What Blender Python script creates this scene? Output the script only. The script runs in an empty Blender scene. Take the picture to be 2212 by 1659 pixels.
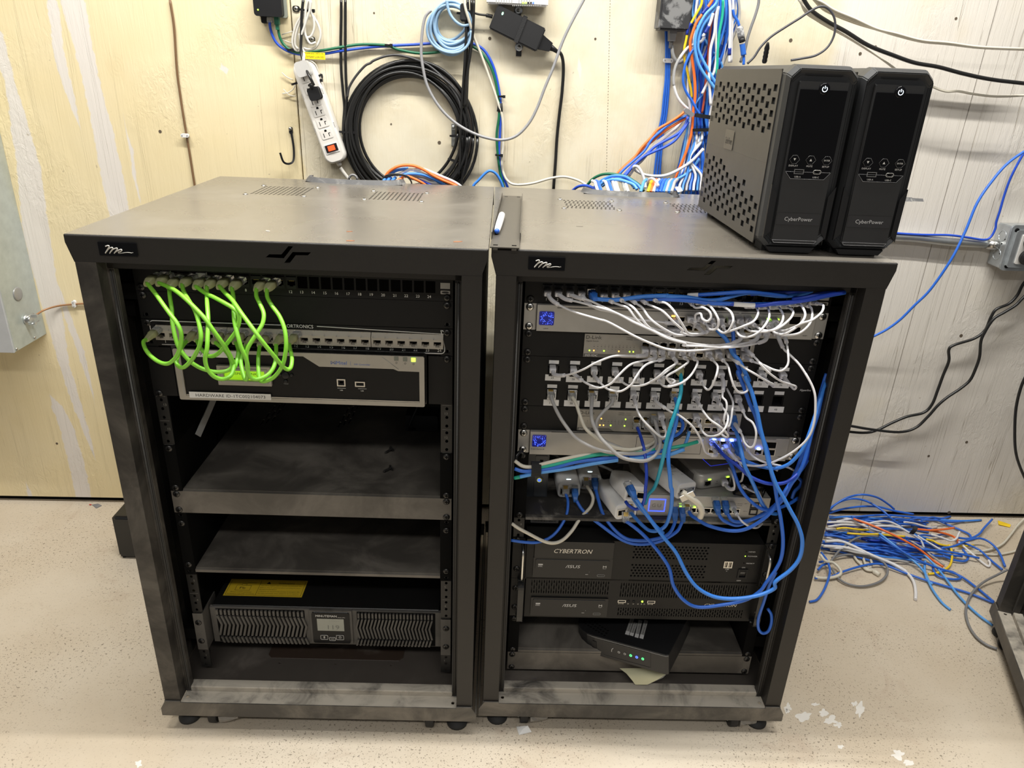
import bpy, bmesh, math, random
from mathutils import Vector, Matrix, noise
from math import sin, cos, pi, radians
# ---------------------------------------------------------------- camera
# all lengths in this script are millimetres; the floor lies at z = -85 mm and S() turns mm into metres
FZ = -85.0
def S(v): return Vector((v[0]*.001, v[1]*.001, (v[2]-FZ)*.001))
scn = bpy.context.scene
COL = scn.collection
CP = Vector((310.15, -1071.89, 1084.42)); RX, RY, RZ = 1.1616, -0.0392, -0.0089; FPX = 1555.93; W0, H0 = 2212.0, 1659.0
CM = Matrix.Rotation(RZ,3,'Z') @ Matrix.Rotation(RY,3,'Y') @ Matrix.Rotation(RX,3,'X')
cd = bpy.data.cameras.new('camera'); cam = bpy.data.objects.new('camera', cd); COL.objects.link(cam)
cd.sensor_fit = 'HORIZONTAL'; cd.sensor_width = 36.0; cd.lens = 36.0*FPX/W0; cd.clip_start = 0.02; cd.clip_end = 50
cam.matrix_world = Matrix.Translation(S(CP)) @ CM.to_4x4()
scn.camera = cam
# ---------------------------------------------------------------- world, lights, exposure
wd = bpy.data.worlds.new('room_air'); scn.world = wd; wd.use_nodes = True
wd.node_tree.nodes['Background'].inputs[0].default_value = (1.0, .975, .93, 1)
wd.node_tree.nodes['Background'].inputs[1].default_value = 0.15
def area(name, loc, sx, sy, watt, color, rot=(0,0,0)):
    l = bpy.data.lights.new(name, 'AREA'); l.shape = 'RECTANGLE'; l.size = sx*.001; l.size_y = sy*.001; l.energy = watt; l.color = color
    o = bpy.data.objects.new(name, l); COL.objects.link(o); o.location = S(loc); o.rotation_euler = rot; return o
area('tube_and_fill_light', (330, -28, 2330), 2400, 26, 60, (1, .975, .915))
area('tube_and_fill_light', (330, -140, 2330), 2400, 26, 12, (1, .975, .915))
area('tube_and_fill_light', (330, -1900, 2330), 2400, 200, 25, (1, .975, .93))  # unseen fill lamp, added to brighten the rack fronts
scn.view_settings.view_transform = 'Standard'; scn.view_settings.look = 'None'
scn.view_settings.gamma = 1; scn.view_settings.use_curve_mapping = False; scn.view_settings.exposure = 0.27
# ---------------------------------------------------------------- helpers
RR = Matrix.Translation((593.84, 17.22, -2.17)) @ Matrix.Rotation(.0042,4,'Z')   # frame of the right rack
LR = Matrix.Identity(4)
WS = .0193; WY = 697.5                                                            # the wall: y = WY + WS x
WF = Matrix.Translation((0, WY, 0)) @ Matrix.Rotation(math.atan(WS),4,'Z')        # wall frame, local y = 0 on its face
def pray(px, py):
    return (CM @ Vector(((px-W0/2)/FPX, -(py-H0/2)/FPX, -1.0)))
def pl(px, py, F, axis, v):
    "point (in frame F) where the sight line of a photo point meets the plane local[axis] = v"
    I = F.inverted(); c = I @ CP; d = I.to_3x3() @ pray(px, py)
    return c + d*((v-c[axis])/d[axis])
def Rp(px, py, y): return pl(px, py, RR, 1, y)
def Lp(px, py, y): return pl(px, py, LR, 1, y)
def Wp(px, py, d=0): return WF @ pl(px, py, WF, 1, -d)      # world point at distance d in front of the wall
def Fp(px, py, h=0): return pl(px, py, LR, 2, FZ+h)          # world point at height h above the floor
def Yp(px, py, y): return pl(px, py, LR, 1, y)
def Zp(px, py, z): return pl(px, py, LR, 2, z)
FR = {}      # object name -> world frame (mm) of things, for building their parts in the same frame
def tag(o, label, cat, group=None, kind=None):
    if label: o['label'] = label
    if cat: o['category'] = cat
    if group: o['group'] = group
    if kind: o['kind'] = kind
    return o
def thing(name, label, cat, F=LR, at=(0,0,0), group=None):
    o = bpy.data.objects.new(name, None); COL.objects.link(o); o.empty_display_size = .02
    G = F @ Matrix.Translation(at)
    M = G.copy(); M.translation = S(G.translation); o.matrix_world = M; o.matrix_basis = M
    FR[o.name] = G.inverted() @ F        # takes frame-F coordinates to coordinates local to the thing
    return tag(o, label, cat, group)
def catmull(P, n=6):
    P = [Vector(p) for p in P]
    if len(P) < 3: return P
    Q = [P[0]*2-P[1]] + P + [P[-1]*2-P[-2]]; out = []
    for i in range(1, len(Q)-2):
        a, b, c, d = Q[i-1:i+3]
        for k in range(n):
            t = k/n
            out.append(.5*((2*b)+(c-a)*t+(2*a-5*b+4*c-d)*t*t+(3*b-a-3*c+d)*t**3))
    out.append(P[-1]); return out
_TX = {}
def text_mesh(s, font_shear=0.0):
    k = (s, font_shear)
    if k not in _TX:
        c = bpy.data.curves.new('t', 'FONT'); c.body = s; c.size = 1; c.shear = font_shear; c.resolution_u = 2
        o = bpy.data.objects.new('t', c); m = o.to_mesh()
        vs = [v.co.copy() for v in m.vertices]; fs = [tuple(p.vertices) for p in m.polygons]
        o.to_mesh_clear(); bpy.data.objects.remove(o); bpy.data.curves.remove(c)
        if vs:
            x0 = min(v.x for v in vs); x1 = max(v.x for v in vs); y0 = min(v.y for v in vs); y1 = max(v.y for v in vs)
        else: x0 = x1 = y0 = y1 = 0
        _TX[k] = (vs, fs, x0, x1, y0, y1)
    return _TX[k]
class MB:
    def __init__(s, M=None): s.v = []; s.f = []; s.m = []; s.mats = []; s.M = M; s.sm = []
    def mi(s, mat):
        if mat is None: return 0
        if mat not in s.mats: s.mats.append(mat)
        return s.mats.index(mat)
    def add(s, vs, fs, mat=None, smooth=False):
        b = len(s.v); s.v += [(s.M @ Vector(v)) if s.M else Vector(v) for v in vs]
        k = s.mi(mat)
        for f in fs: s.f.append(tuple(b+i for i in f)); s.m.append(k); s.sm.append(smooth)
        return s
    def box(s, x0, x1, y0, y1, z0, z1, mat=None):
        v = [(x,y,z) for x in (x0,x1) for y in (y0,y1) for z in (z0,z1)]
        return s.add(v, [(0,1,3,2),(4,6,7,5),(0,4,5,1),(2,3,7,6),(0,2,6,4),(1,5,7,3)], mat)
    def prism(s, poly, a, b, plane='xz', mat=None, smooth=False):
        "poly in the named plane, extruded from a to b along the third axis"
        def P(u, v, w): return {'xz':(u,w,v),'xy':(u,v,w),'yz':(w,u,v)}[plane]
        n = len(poly); vs = [P(u,v,a) for u,v in poly]+[P(u,v,b) for u,v in poly]
        fs = [tuple(range(n)), tuple(range(2*n-1,n-1,-1))]+[(i,(i+1)%n+0,(i+1)%n+n,i+n) for i in range(n)]
        b0 = len(s.v); s.add(vs, fs[:2], mat); k = s.mi(mat)
        for f in fs[2:]: s.f.append(tuple(b0+i for i in f)); s.m.append(k); s.sm.append(smooth)
        return s
    def loft(s, rings, mat=None, cap=True, smooth=True, closed=True):
        n = len(rings[0]); vs = [p for r in rings for p in r]; fs = []
        for i in range(len(rings)-1):
            for j in range(n if closed else n-1): fs.append((i*n+j, i*n+(j+1)%n, (i+1)*n+(j+1)%n, (i+1)*n+j))
        b0 = len(s.v); s.add(vs, fs, mat, smooth)
        if cap:
            k = s.mi(mat)
            s.f.append(tuple(b0+i for i in range(n-1,-1,-1))); s.f.append(tuple(b0+(len(rings)-1)*n+i for i in range(n))); s.m += [k,k]; s.sm += [False,False]
        return s
    def tube(s, P, r, n=8, mat=None, cap=True):
        "round tube along P; r a number or a list"
        P = [Vector(p) for p in P]; rings = []; up = None
        for i, p in enumerate(P):
            t = (P[min(i+1,len(P)-1)]-P[max(i-1,0)])
            if t.length < 1e-9: t = Vector((0,0,1))
            t.normalize()
            if up is None:
                up = t.orthogonal().normalized()
            up = (up - t*up.dot(t))
            up = up.normalized() if up.length > 1e-6 else t.orthogonal().normalized()
            w = t.cross(up); q = r[i] if isinstance(r,(list,tuple)) else r
            rings.append([p+(up*cos(2*pi*k/n)+w*sin(2*pi*k/n))*q for k in range(n)])
        return s.loft(rings, mat, cap)
    def ribbon(s, P, w, h, up=(0,-1,0), mat=None):
        "flat strap along P, w wide, h thick; up = direction of its thickness"
        P = [Vector(p) for p in P]; rings = []
        for i, p in enumerate(P):
            t = (P[min(i+1,len(P)-1)]-P[max(i-1,0)]).normalized(); u = Vector(up); u = (u-t*u.dot(t)).normalized(); x = t.cross(u)
            rings.append([p+x*w/2+u*h/2, p-x*w/2+u*h/2, p-x*w/2-u*h/2, p+x*w/2-u*h/2])
        return s.loft(rings, mat, True, False)
    def cyl(s, a, b, r, n=16, mat=None, r2=None):
        return s.tube([a,b], [r, r if r2 is None else r2], n, mat)
    def lathe(s, c, axis, prof, n=20, mat=None):
        "prof = [(distance along axis, radius)]"
        a = Vector(axis).normalized(); u = a.orthogonal().normalized(); w = a.cross(u); c = Vector(c)
        return s.loft([[c+a*d+(u*cos(2*pi*k/n)+w*sin(2*pi*k/n))*q for k in range(n)] for d,q in prof], mat)
    def plate(s, us, vs, hole, a, b, plane='xz', mat=None):
        "grid plate between a and b with cells (i,j) missing where hole(i,j)"
        def P(u, v, w): return {'xz':(u,w,v),'xy':(u,v,w),'yz':(w,u,v)}[plane]
        nu, nv = len(us)-1, len(vs)-1; V = {}; vv = []; ff = []
        def g(i,j,w):
            k = (i,j,w)
            if k not in V: V[k] = len(vv); vv.append(P(us[i],vs[j],w))
            return V[k]
        H = [[(hole(i,j) if 0<=i<nu and 0<=j<nv else True) for j in range(-1,nv+1)] for i in range(-1,nu+1)]
        h = lambda i,j: H[i+1][j+1]
        for i in range(nu):
            for j in range(nv):
                if h(i,j): continue
                ff.append((g(i,j,a),g(i+1,j,a),g(i+1,j+1,a),g(i,j+1,a))); ff.append((g(i,j,b),g(i,j+1,b),g(i+1,j+1,b),g(i+1,j,b)))
                if h(i-1,j): ff.append((g(i,j,a),g(i,j+1,a),g(i,j+1,b),g(i,j,b)))
                if h(i+1,j): ff.append((g(i+1,j,a),g(i+1,j,b),g(i+1,j+1,b),g(i+1,j+1,a)))
                if h(i,j-1): ff.append((g(i,j,a),g(i,j,b),g(i+1,j,b),g(i+1,j,a)))
                if h(i,j+1): ff.append((g(i,j+1,a),g(i+1,j+1,a),g(i+1,j+1,b),g(i,j+1,b)))
        return s.add(vv, ff, mat)
    def panel(s, x0, x1, z0, z1, a, b, holes, plane='xz', mat=None):
        "plate with rectangular openings (u0,u1,v0,v1)"
        us = sorted({round(u,3) for u in [x0,x1]+[h[0] for h in holes]+[h[1] for h in holes]}); vs = sorted({round(u,3) for u in [z0,z1]+[h[2] for h in holes]+[h[3] for h in holes]})
        def hole(i,j):
            u = (us[i]+us[i+1])/2; v = (vs[j]+vs[j+1])/2
            return any(h[0]<u<h[1] and h[2]<v<h[3] for h in holes)
        return s.plate(us, vs, hole, a, b, plane, mat)
    def cells(s, cells, a, b, plane='xz', mat=None):
        "cells = [(u0,u1,v0,v1, poly or None)]: each rectangle with an 8-point hole through it"
        def P(u, v, w): return {'xz':(u,w,v),'xy':(u,v,w),'yz':(w,u,v)}[plane]
        for u0,u1,v0,v1,poly in cells:
            um, vm = (u0+u1)/2, (v0+v1)/2
            R = [(u0,v0),(um,v0),(u1,v0),(u1,vm),(u1,v1),(um,v1),(u0,v1),(u0,vm)]
            if poly is None:
                s.add([P(u,v,a) for u,v in R[::2]]+[P(u,v,b) for u,v in R[::2]], [(0,1,2,3),(7,6,5,4)], mat); continue
            vs = [P(u,v,a) for u,v in R]+[P(u,v,a) for u,v in poly]+[P(u,v,b) for u,v in R]+[P(u,v,b) for u,v in poly]
            fs = []
            for i in range(8):
                j = (i+1)%8
                fs += [(i,j,8+j,8+i),(16+j,16+i,24+i,24+j),(8+i,8+j,24+j,24+i)]
            s.add(vs, fs, mat)
        return s
    def text(s, t, x, z, y, h=None, w=None, plane='xz', mat=None, shear=0.0, align='l', R=None, flip=False):
        "flat lettering on plane y, lower-left (or centre / right) at x,z, cap height h, optional width w"
        vs, fs, x0, x1, y0, y1 = text_mesh(t, shear)
        if not vs: return s
        k = (h or 1)/.70; kx = k if w is None else w/(x1-x0)
        W = (x1-x0)*kx; ox = {'l':0,'c':-W/2,'r':-W}[align]
        out = []
        for v in vs:
            u = ox+(v.x-x0)*kx; q = v.y*k
            if R is not None:
                p = R @ Vector((u,q,0)); out.append(p)
            elif plane == 'xz': out.append((x+u, y, z+q))
            elif plane == 'xy': out.append((x+u, z+q, y))
        if R is not None: out = [Vector(p) for p in out]
        return s.add(out, fs, mat)
    def build(s, name, mat=None, parent=None, label=None, bevel=0, seg=1, F=None, kind=None, sharp=None):
        if mat is not None and mat not in s.mats: s.mats.insert(0, mat) if not s.mats else s.mats.append(mat)
        L = None
        if parent is not None:
            r = parent
            while r.parent: r = r.parent
            L = FR.get(r.name)
        vs = [((L @ v) if L else v) for v in s.v]
        if parent is not None and L is not None: co = [v*.001 for v in vs]
        else:
            FF = F or LR; co = [S(FF @ v) for v in vs]
        me = bpy.data.meshes.new(name); 
        org = None
        if parent is None:
            xs = [c.x for c in co]; ys = [c.y for c in co]; zs = [c.z for c in co]
            org = Vector(((min(xs)+max(xs))/2, (min(ys)+max(ys))/2, min(zs))); co = [c-org for c in co]
        me.from_pydata([tuple(c) for c in co], [], s.f)
        for m in (s.mats or ([mat] if mat else [])): me.materials.append(m)
        me.polygons.foreach_set('material_index', s.m); me.polygons.foreach_set('use_smooth', s.sm)
        me.update()
        bm = bmesh.new(); bm.from_mesh(me)
        if bevel:
            ed = [e for e in bm.edges if len(e.link_faces) == 2 and e.calc_face_angle(0) > .5]
            bmesh.ops.bevel(bm, geom=ed, offset=bevel*.001, segments=seg, affect='EDGES', clamp_overlap=True)
        bmesh.ops.recalc_face_normals(bm, faces=bm.faces); bm.to_mesh(me); bm.free()
        o = bpy.data.objects.new(name, me); COL.objects.link(o)
        if org is not None: o.location = org
        if parent is not None: o.parent = parent; FR[o.name] = None
        if label: o['label'] = label
        if kind: o['kind'] = kind
        return o
def copy_tree(o, delta=(0,0,0), parent=None):
    c = o.copy(); COL.objects.link(c)
    if parent is not None: c.parent = parent
    else: c.location = o.location + Vector(delta)*.001
    if o.name in FR: FR[c.name] = FR[o.name]
    for ch in list(o.children): copy_tree(ch, parent=c)
    return c
# ---------------------------------------------------------------- materials
def nm(name):
    m = bpy.data.materials.new(name); m.use_nodes = True; nt = m.node_tree; return m, nt, nt.nodes['Principled BSDF']
def node(nt, t, **kw):
    n = nt.nodes.new(t)
    for k, v in kw.items(): setattr(n, k, v)
    return n
def mixc(nt, fac, a, b):
    n = node(nt, 'ShaderNodeMix', data_type='RGBA')
    for i, x in ((0,fac),(6,a),(7,b)):
        if hasattr(x,'is_linked'): nt.links.new(x, n.inputs[i])
        elif i == 0: n.inputs[0].default_value = x
        else: n.inputs[i].default_value = (*x, 1)
    return n.outputs[2]
def math_(nt, op, a, b=None, c=None, clamp=False):
    n = node(nt, 'ShaderNodeMath', operation=op, use_clamp=clamp)
    for i, x in enumerate((a,b,c)):
        if x is None: continue
        if hasattr(x,'is_linked'): nt.links.new(x, n.inputs[i])
        else: n.inputs[i].default_value = x
    return n.outputs[0]
def nz(nt, scale, detail=2, rough=.5, vec=None, dim='3D', dist=0):
    n = node(nt, 'ShaderNodeTexNoise'); n.inputs['Scale'].default_value = scale; n.inputs['Detail'].default_value = detail; n.inputs['Roughness'].default_value = rough; n.inputs['Distortion'].default_value = dist
    if vec is not None: nt.links.new(vec, n.inputs['Vector'])
    return n.outputs['Fac']
def pos(nt, scale=(1,1,1), obj=False):
    if obj: c = node(nt, 'ShaderNodeTexCoord').outputs['Object']
    else: c = node(nt, 'ShaderNodeNewGeometry').outputs['Position']
    m = node(nt, 'ShaderNodeMapping'); m.inputs['Scale'].default_value = scale; nt.links.new(c, m.inputs['Vector']); return m.outputs[0]
def ramp(nt, fac, a, b):
    n = node(nt, 'ShaderNodeMapRange', interpolation_type='SMOOTHSTEP'); n.inputs[1].default_value = a; n.inputs[2].default_value = b
    nt.links.new(fac, n.inputs[0]); return n.outputs[0]
def bump(nt, bs, h, strength, dist=.001):
    n = node(nt, 'ShaderNodeBump'); n.inputs['Strength'].default_value = strength; n.inputs['Distance'].default_value = dist
    nt.links.new(h, n.inputs['Height']); nt.links.new(n.outputs[0], bs.inputs['Normal']); return n
_M = {}
def mat(name, col, rough=.5, metal=0, spec=.5, ior=None, var=.06, grain=0, gscale=900, emit=None, es=1, alpha=None, trans=0, coat=0, dust=0, dcol=(.42,.38,.32), dscale=9, dlo=.5, dhi=.72):
    if name in _M: return _M[name]
    m, nt, b = nm(name); P = pos(nt)
    n1 = nz(nt, 35, 3, .6, P)
    c2 = tuple(min(1, c*(1+var*2)) for c in col); c1 = tuple(c*(1-var*2) for c in col)
    base = mixc(nt, n1, c1, c2)
    rsock = None
    if dust:
        d = ramp(nt, nz(nt, dscale, 6, .62, P, dist=.6), dlo, dhi); d = math_(nt, 'MULTIPLY', d, dust)
        base = mixc(nt, d, base, dcol)
        r = math_(nt, 'MULTIPLY_ADD', d, .5, rough, True); nt.links.new(r, b.inputs['Roughness']); rsock = 1
    nt.links.new(base, b.inputs['Base Color'])
    if not rsock: b.inputs['Roughness'].default_value = rough
    b.inputs['Metallic'].default_value = metal; b.inputs['Specular IOR Level'].default_value = spec
    if ior: b.inputs['IOR'].default_value = ior
    if coat: b.inputs['Coat Weight'].default_value = coat; b.inputs['Coat Roughness'].default_value = .1
    if trans: b.inputs['Transmission Weight'].default_value = trans; b.inputs['IOR'].default_value = 1.45
    if emit: b.inputs['Emission Color'].default_value = (*emit,1); b.inputs['Emission Strength'].default_value = es
    if grain: bump(nt, b, nz(nt, gscale, 2, .5, P), grain, .0006)
    _M[name] = m; return m
RACK = mat('black_powder_coat', (.022,.020,.018), .42, grain=.35, gscale=1100, spec=.36)
RACKD = mat('dusty_black_powder_coat', (.028,.0255,.023), .5, grain=.3, gscale=1100, spec=.35, dust=.6, dscale=7, dlo=.42, dhi=.85, dcol=(.26,.235,.20))
SILL = mat('dust_covered_steel', (.06,.055,.05), .6, dust=.9, dscale=14, dlo=.22, dhi=.56, dcol=(.56,.51,.43))
INNER = mat('black_inner_steel', (.010,.0095,.009), .5, spec=.15)
BLK = mat('black_plastic', (.012,.012,.013), .42, grain=.1, spec=.3)
BLKP = mat('black_panel_paint', (.009,.0088,.0088), .42, grain=.12, spec=.2)
BLKG = mat('gloss_black', (.004,.004,.005), .12, spec=.22)
DARK = mat('dark_cavity', (.003,.003,.003), .8, spec=.1)
WHT = mat('white_print', (.72,.71,.68), .5)
STEEL = mat('bright_steel', (.62,.61,.58), .28, 1)
ZINC = mat('zinc_steel', (.58,.60,.60), .38, .9, var=.1)
SCRW = mat('black_screw', (.05,.048,.046), .28, .6)
SILV = mat('silver_paint', (.44,.415,.375), .42, .25)
LABEL = mat('white_label', (.72,.71,.69), .55)
GREY = mat('grey_plastic', (.33,.33,.32), .5)
RUB = mat('black_rubber', (.02,.02,.02), .7)
WPL = mat('white_plastic', (.74,.73,.72), .4)
INK = mat('black_ink', (.015,.015,.015), .6)
GOLD = mat('contact_gold', (.55,.38,.12), .35, .8)
LEDG = mat('green_led', (.3,.8,.1), .4, emit=(.45,1,.05), es=2.4)
LEDA = mat('amber_led', (.8,.4,.1), .4, emit=(1,.45,.08), es=2.2)
LEDW = mat('white_led', (.8,.9,1), .4, emit=(.75,.9,1), es=3.5)
LEDB = mat('blue_led', (.1,.2,.9), .4, emit=(.03,.07,1), es=2.4)
# ---------------------------------------------------------------- floor and wall
def floor_mat():
    m, nt, b = nm('painted_concrete'); P = pos(nt)
    c = mixc(nt, ramp(nt, nz(nt, 2.2, 5, .6, P), .35, .7), (.54,.455,.345), (.61,.535,.43))
    c = mixc(nt, math_(nt,'MULTIPLY', ramp(nt, nz(nt, 7, 5, .65, P, dist=1), .58, .72), .55), c, (.47,.37,.28))
    n1 = nz(nt, 190, 2, .5, P); n2 = nz(nt, 3.5, 3, .5, P)
    sp = math_(nt, 'MULTIPLY', math_(nt,'ADD', ramp(nt, n1, .63, .66), ramp(nt, nz(nt,360,2,.5,P), .64, .67), None, True), math_(nt,'MULTIPLY_ADD', ramp(nt, n2, .38, .6), .75, .25))
    c = mixc(nt, math_(nt,'MULTIPLY',sp,.65), c, (.10,.075,.05))
    nt.links.new(c, b.inputs['Base Color']); b.inputs['Roughness'].default_value = .62
    h = math_(nt,'ADD', math_(nt,'MULTIPLY',nz(nt,90,4,.6,P),.5), math_(nt,'MULTIPLY',sp,-.7)); bump(nt, b, h, .35, .0015)
    return m
MB().box(-1700, 2500, -2300, 900, FZ-60, FZ).build('floor', floor_mat(), kind='structure')
# paint worn through to pale concrete, at the right front
def blotch(q, z, r0, seed, name, m, kind='structure'):
    rnd = random.Random(seed); mb = MB()
    for (px,py,rx,ry) in q:
        c = Fp(px,py,.15); e = Fp(px+rx,py,.15); f = Fp(px,py+ry,.15); A = e-c; B = f-c
        n = 26; pts = [c+(A*cos(2*pi*k/n)+B*sin(2*pi*k/n))*(.62+.38*noise.noise(Vector((cos(2*pi*k/n)*1.6+px,sin(2*pi*k/n)*1.6,seed)))*1.6) for k in range(n)]
        mb.add([tuple(p) for p in pts], [tuple(range(n))])
    return mb.build(name, m, kind=kind)
PALE = mat('bare_pale_patch', (.74,.71,.66), .7)
blotch([(1736,1548,22,17),(1700,1535,9,8),(1778,1540,14,12),(1795,1556,24,14),(1812,1566,14,8),(1762,1522,10,5),(1858,1533,14,20),(1846,1520,8,8),(1815,1613,12,5),(1940,1630,20,13),(1962,1648,16,9),(1702,1528,10,14),(300,1650,12,10)], 0, 1, 3, 'trim_1', PALE)
def curve_node(nt, x, pts):
    n = node(nt, 'ShaderNodeFloatCurve'); cv = n.mapping.curves[0]
    while len(cv.points) > 2: cv.points.remove(cv.points[1])
    cv.points[0].location = pts[0]; cv.points[-1].location = pts[-1]
    for p in pts[1:-1]: cv.points.new(*p)
    for p in cv.points: p.handle_type = 'VECTOR'
    n.mapping.update(); nt.links.new(x, n.inputs['Value']); return n.outputs[0]
def wall_mat():
    m, nt, b = nm('painted_plywood'); P = pos(nt)
    sx = node(nt, 'ShaderNodeSeparateXYZ'); nt.links.new(P, sx.inputs[0]); X, Z = sx.outputs[0], sx.outputs[2]
    nA = nz(nt, 1.7, 4, .6, P); nB = nz(nt, 7, 5, .65, P)
    wob = math_(nt,'MULTIPLY', math_(nt,'SUBTRACT', nz(nt, 14, 4, .6, P), .5), .05)
    Xw = math_(nt,'ADD', X, wob)
    yel = mixc(nt, ramp(nt, nA, .3, .7), (.74,.62,.365), (.76,.66,.44))
    mid = mixc(nt, ramp(nt, nB, .32, .68), (.68,.60,.435), (.735,.675,.53))
    rgt = mixc(nt, ramp(nt, nA, .50, .68), (.70,.66,.60), (.70,.63,.48))
    c = mixc(nt, ramp(nt, Xw, -.165, -.155), yel, mid)
    c = mixc(nt, ramp(nt, Xw, 1.035, 1.075), c, rgt)
    white = (.71,.665,.615)
    Zn = math_(nt, 'MULTIPLY', Z, 1/1.6)
    nE = math_(nt,'MULTIPLY', math_(nt,'SUBTRACT', nz(nt, 55, 3, .6, P), .5), .012)
    for pts in ([(112,0,14),(128,120,14),(150,200,10),(168,260,5),(176,285,.5)],
                [(156,0,30),(180,100,22),(200,190,20),(222,280,24),(236,350,25),(260,470,25),(272,560,20)],
                [(-8,72,16),(22,181,13),(46,289,22),(62,362,27),(76,488,31),(98,600,26),(118,690,20),(138,784,13),(168,880,11),(196,960,6),(208,1000,.5)],
                [(106,567,1),(128,630,6),(148,688,9),(174,758,9),(200,849,3),(206,880,.5)],
                [(264,235,.6),(274,290,3),(284,325,6),(290,380,5),(303,434,3)],
                [(106,850,.5),(124,880,14),(146,930,17),(165,1000,19),(178,1060,18),(182,1090,17)],
                [(55,1040,1),(62,1060,6),(68,1085,7)], [(478,138,1),(484,149,13),(490,160,1)],
                [(1250,120,1),(1252,150,7),(1254,175,1)]):
        W = [(Wp(px,py), abs(Wp(px+hw,py).x-Wp(px,py).x)) for px,py,hw in pts]
        W.sort(key=lambda t: t[0].z)
        zz = [((w.z+85)*.001)/1.6 for w,_ in W]
        cx = [(zz[i], (W[i][0].x*.001+1.3)/3.3) for i in range(len(W))]; hw = [(zz[i], W[i][1]*.001*5) for i in range(len(W))]
        if zz[0] > .02: cx = [(0, cx[0][1])]+cx; hw = [(0,0),(zz[0]-.008,0)]+hw
        if zz[-1] < .8: cx = cx+[(1,cx[-1][1])]; hw = hw+[(zz[-1]+.008,0),(1,0)]
        else: cx = cx+[(1,cx[-1][1])]; hw = hw+[(1,hw[-1][1])]
        cc = math_(nt,'MULTIPLY_ADD', curve_node(nt, Zn, cx), 3.3, -1.3); hh = math_(nt,'MULTIPLY', curve_node(nt, Zn, hw), .2)
        d = math_(nt,'SUBTRACT', math_(nt,'ADD', hh, math_(nt,'MULTIPLY',nE,ramp(nt,hh,0,.01))), math_(nt,'ABSOLUTE', math_(nt,'SUBTRACT', X, cc)))
        k = ramp(nt, d, .0, .004)
        c = mixc(nt, k, c, white)
    # grain cracks and knots
    Pg = pos(nt, (46,46,.7)); g = nz(nt, 1, 3, .55, Pg, dist=.25); mk = nz(nt, 5, 2, .5, pos(nt,(1,1,.45)))
    side = math_(nt,'MULTIPLY_ADD', ramp(nt, X, -.17, -.15), .8, .2)
    cr = math_(nt,'MULTIPLY', math_(nt,'MULTIPLY', ramp(nt, math_(nt,'ABSOLUTE', math_(nt,'SUBTRACT', g, .5)), .008, .0015), ramp(nt, mk, .48, .6)), side)
    c = mixc(nt, math_(nt,'MULTIPLY',cr,.42), c, (.34,.28,.20))
    vo = node(nt, 'ShaderNodeTexVoronoi', feature='F1'); nt.links.new(pos(nt,(7,7,5.2)), vo.inputs['Vector']); vo.inputs['Scale'].default_value = 1.0
    kd = ramp(nt, vo.outputs['Distance'], .22, .02)
    ring = math_(nt,'MULTIPLY', kd, math_(nt,'SINE', math_(nt,'MULTIPLY', math_(nt,'ADD', vo.outputs['Distance'], math_(nt,'MULTIPLY', nB, .12)), 150)))
    c = mixc(nt, math_(nt,'MULTIPLY',kd,.22), c, (.62,.50,.28))
    spots = ramp(nt, nz(nt, 90, 1, .4, P), .80, .83)
    c = mixc(nt, math_(nt,'MULTIPLY',spots,.5), c, (.35,.29,.2))
    nt.links.new(c, b.inputs['Base Color']); b.inputs['Roughness'].default_value = .5; b.inputs['Specular IOR Level'].default_value = .35
    fine = nz(nt, 1, 4, .65, pos(nt,(120,120,9)), dist=.6); wav = nz(nt, 1, 5, .7, pos(nt,(55,55,30)), dist=1.6)
    rough = ramp(nt, nz(nt, 4.5, 2, .5, pos(nt,(1,1,.7))), .5, .66)
    h = math_(nt,'ADD', math_(nt,'MULTIPLY',fine,.45), math_(nt,'MULTIPLY', math_(nt,'MULTIPLY',wav,rough), 1.0))
    h = math_(nt,'ADD', h, math_(nt,'MULTIPLY',cr,-.8)); h = math_(nt,'ADD', h, math_(nt,'MULTIPLY', ring, .03))
    bump(nt, b, h, .55, .004)
    return m
WALLM = wall_mat()
wb = MB(WF); WB = FZ+6
def wall_board(x0, x1): wb.box(x0, x1, 0, 14, WB+12, 1900, WALLM)
wall_board(-1500, -161.5); wall_board(-158.5, 1399); wall_board(1401, 2400)
wb.box(-1500, 2400, 14.2, 40, FZ, 1900, DARK)
wb.build('wall_back', kind='structure')
nh = MB()      # screw holes and nail heads in the plywood
for px,py,r in [(346,284,3.6),(123,958,3.2),(2065,40,3),(1708,87,4),(1858,116,3.6),(1891,101,3),(2006,985,3.5),(2076,725,4.5),(2050,1107,5),(1022,82,3.6),(1025,83,2),(1058,83,3.6),(949,308,4),(1286,84,2.6),(808,28,2),(845,268,2),(2088,955,4)]:
    p = WF.inverted() @ Wp(px,py,0); nh.cyl((p.x,-.6,p.z),(p.x,.4,p.z), r, 10)
nh.M = None; nh.build('trim_2', mat('old_nail_hole', (.10,.075,.05), .8), kind='structure', F=WF)
dots = MB()    # stitched line of staples between two sheets of ply
for k in range(60):
    t = k/59; py = 2+t*372; px = 1318-8*t+.25*sin(k*1.7)
    p = WF.inverted() @ Wp(px,py,0); dots.box(p.x-.55,p.x+.55,-.3,.3,p.z-1-.4*(k%3),p.z+1)
dots.build('trim_3', mat('old_nail_hole', (.1,.08,.05)), kind='structure', F=WF)

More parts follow.
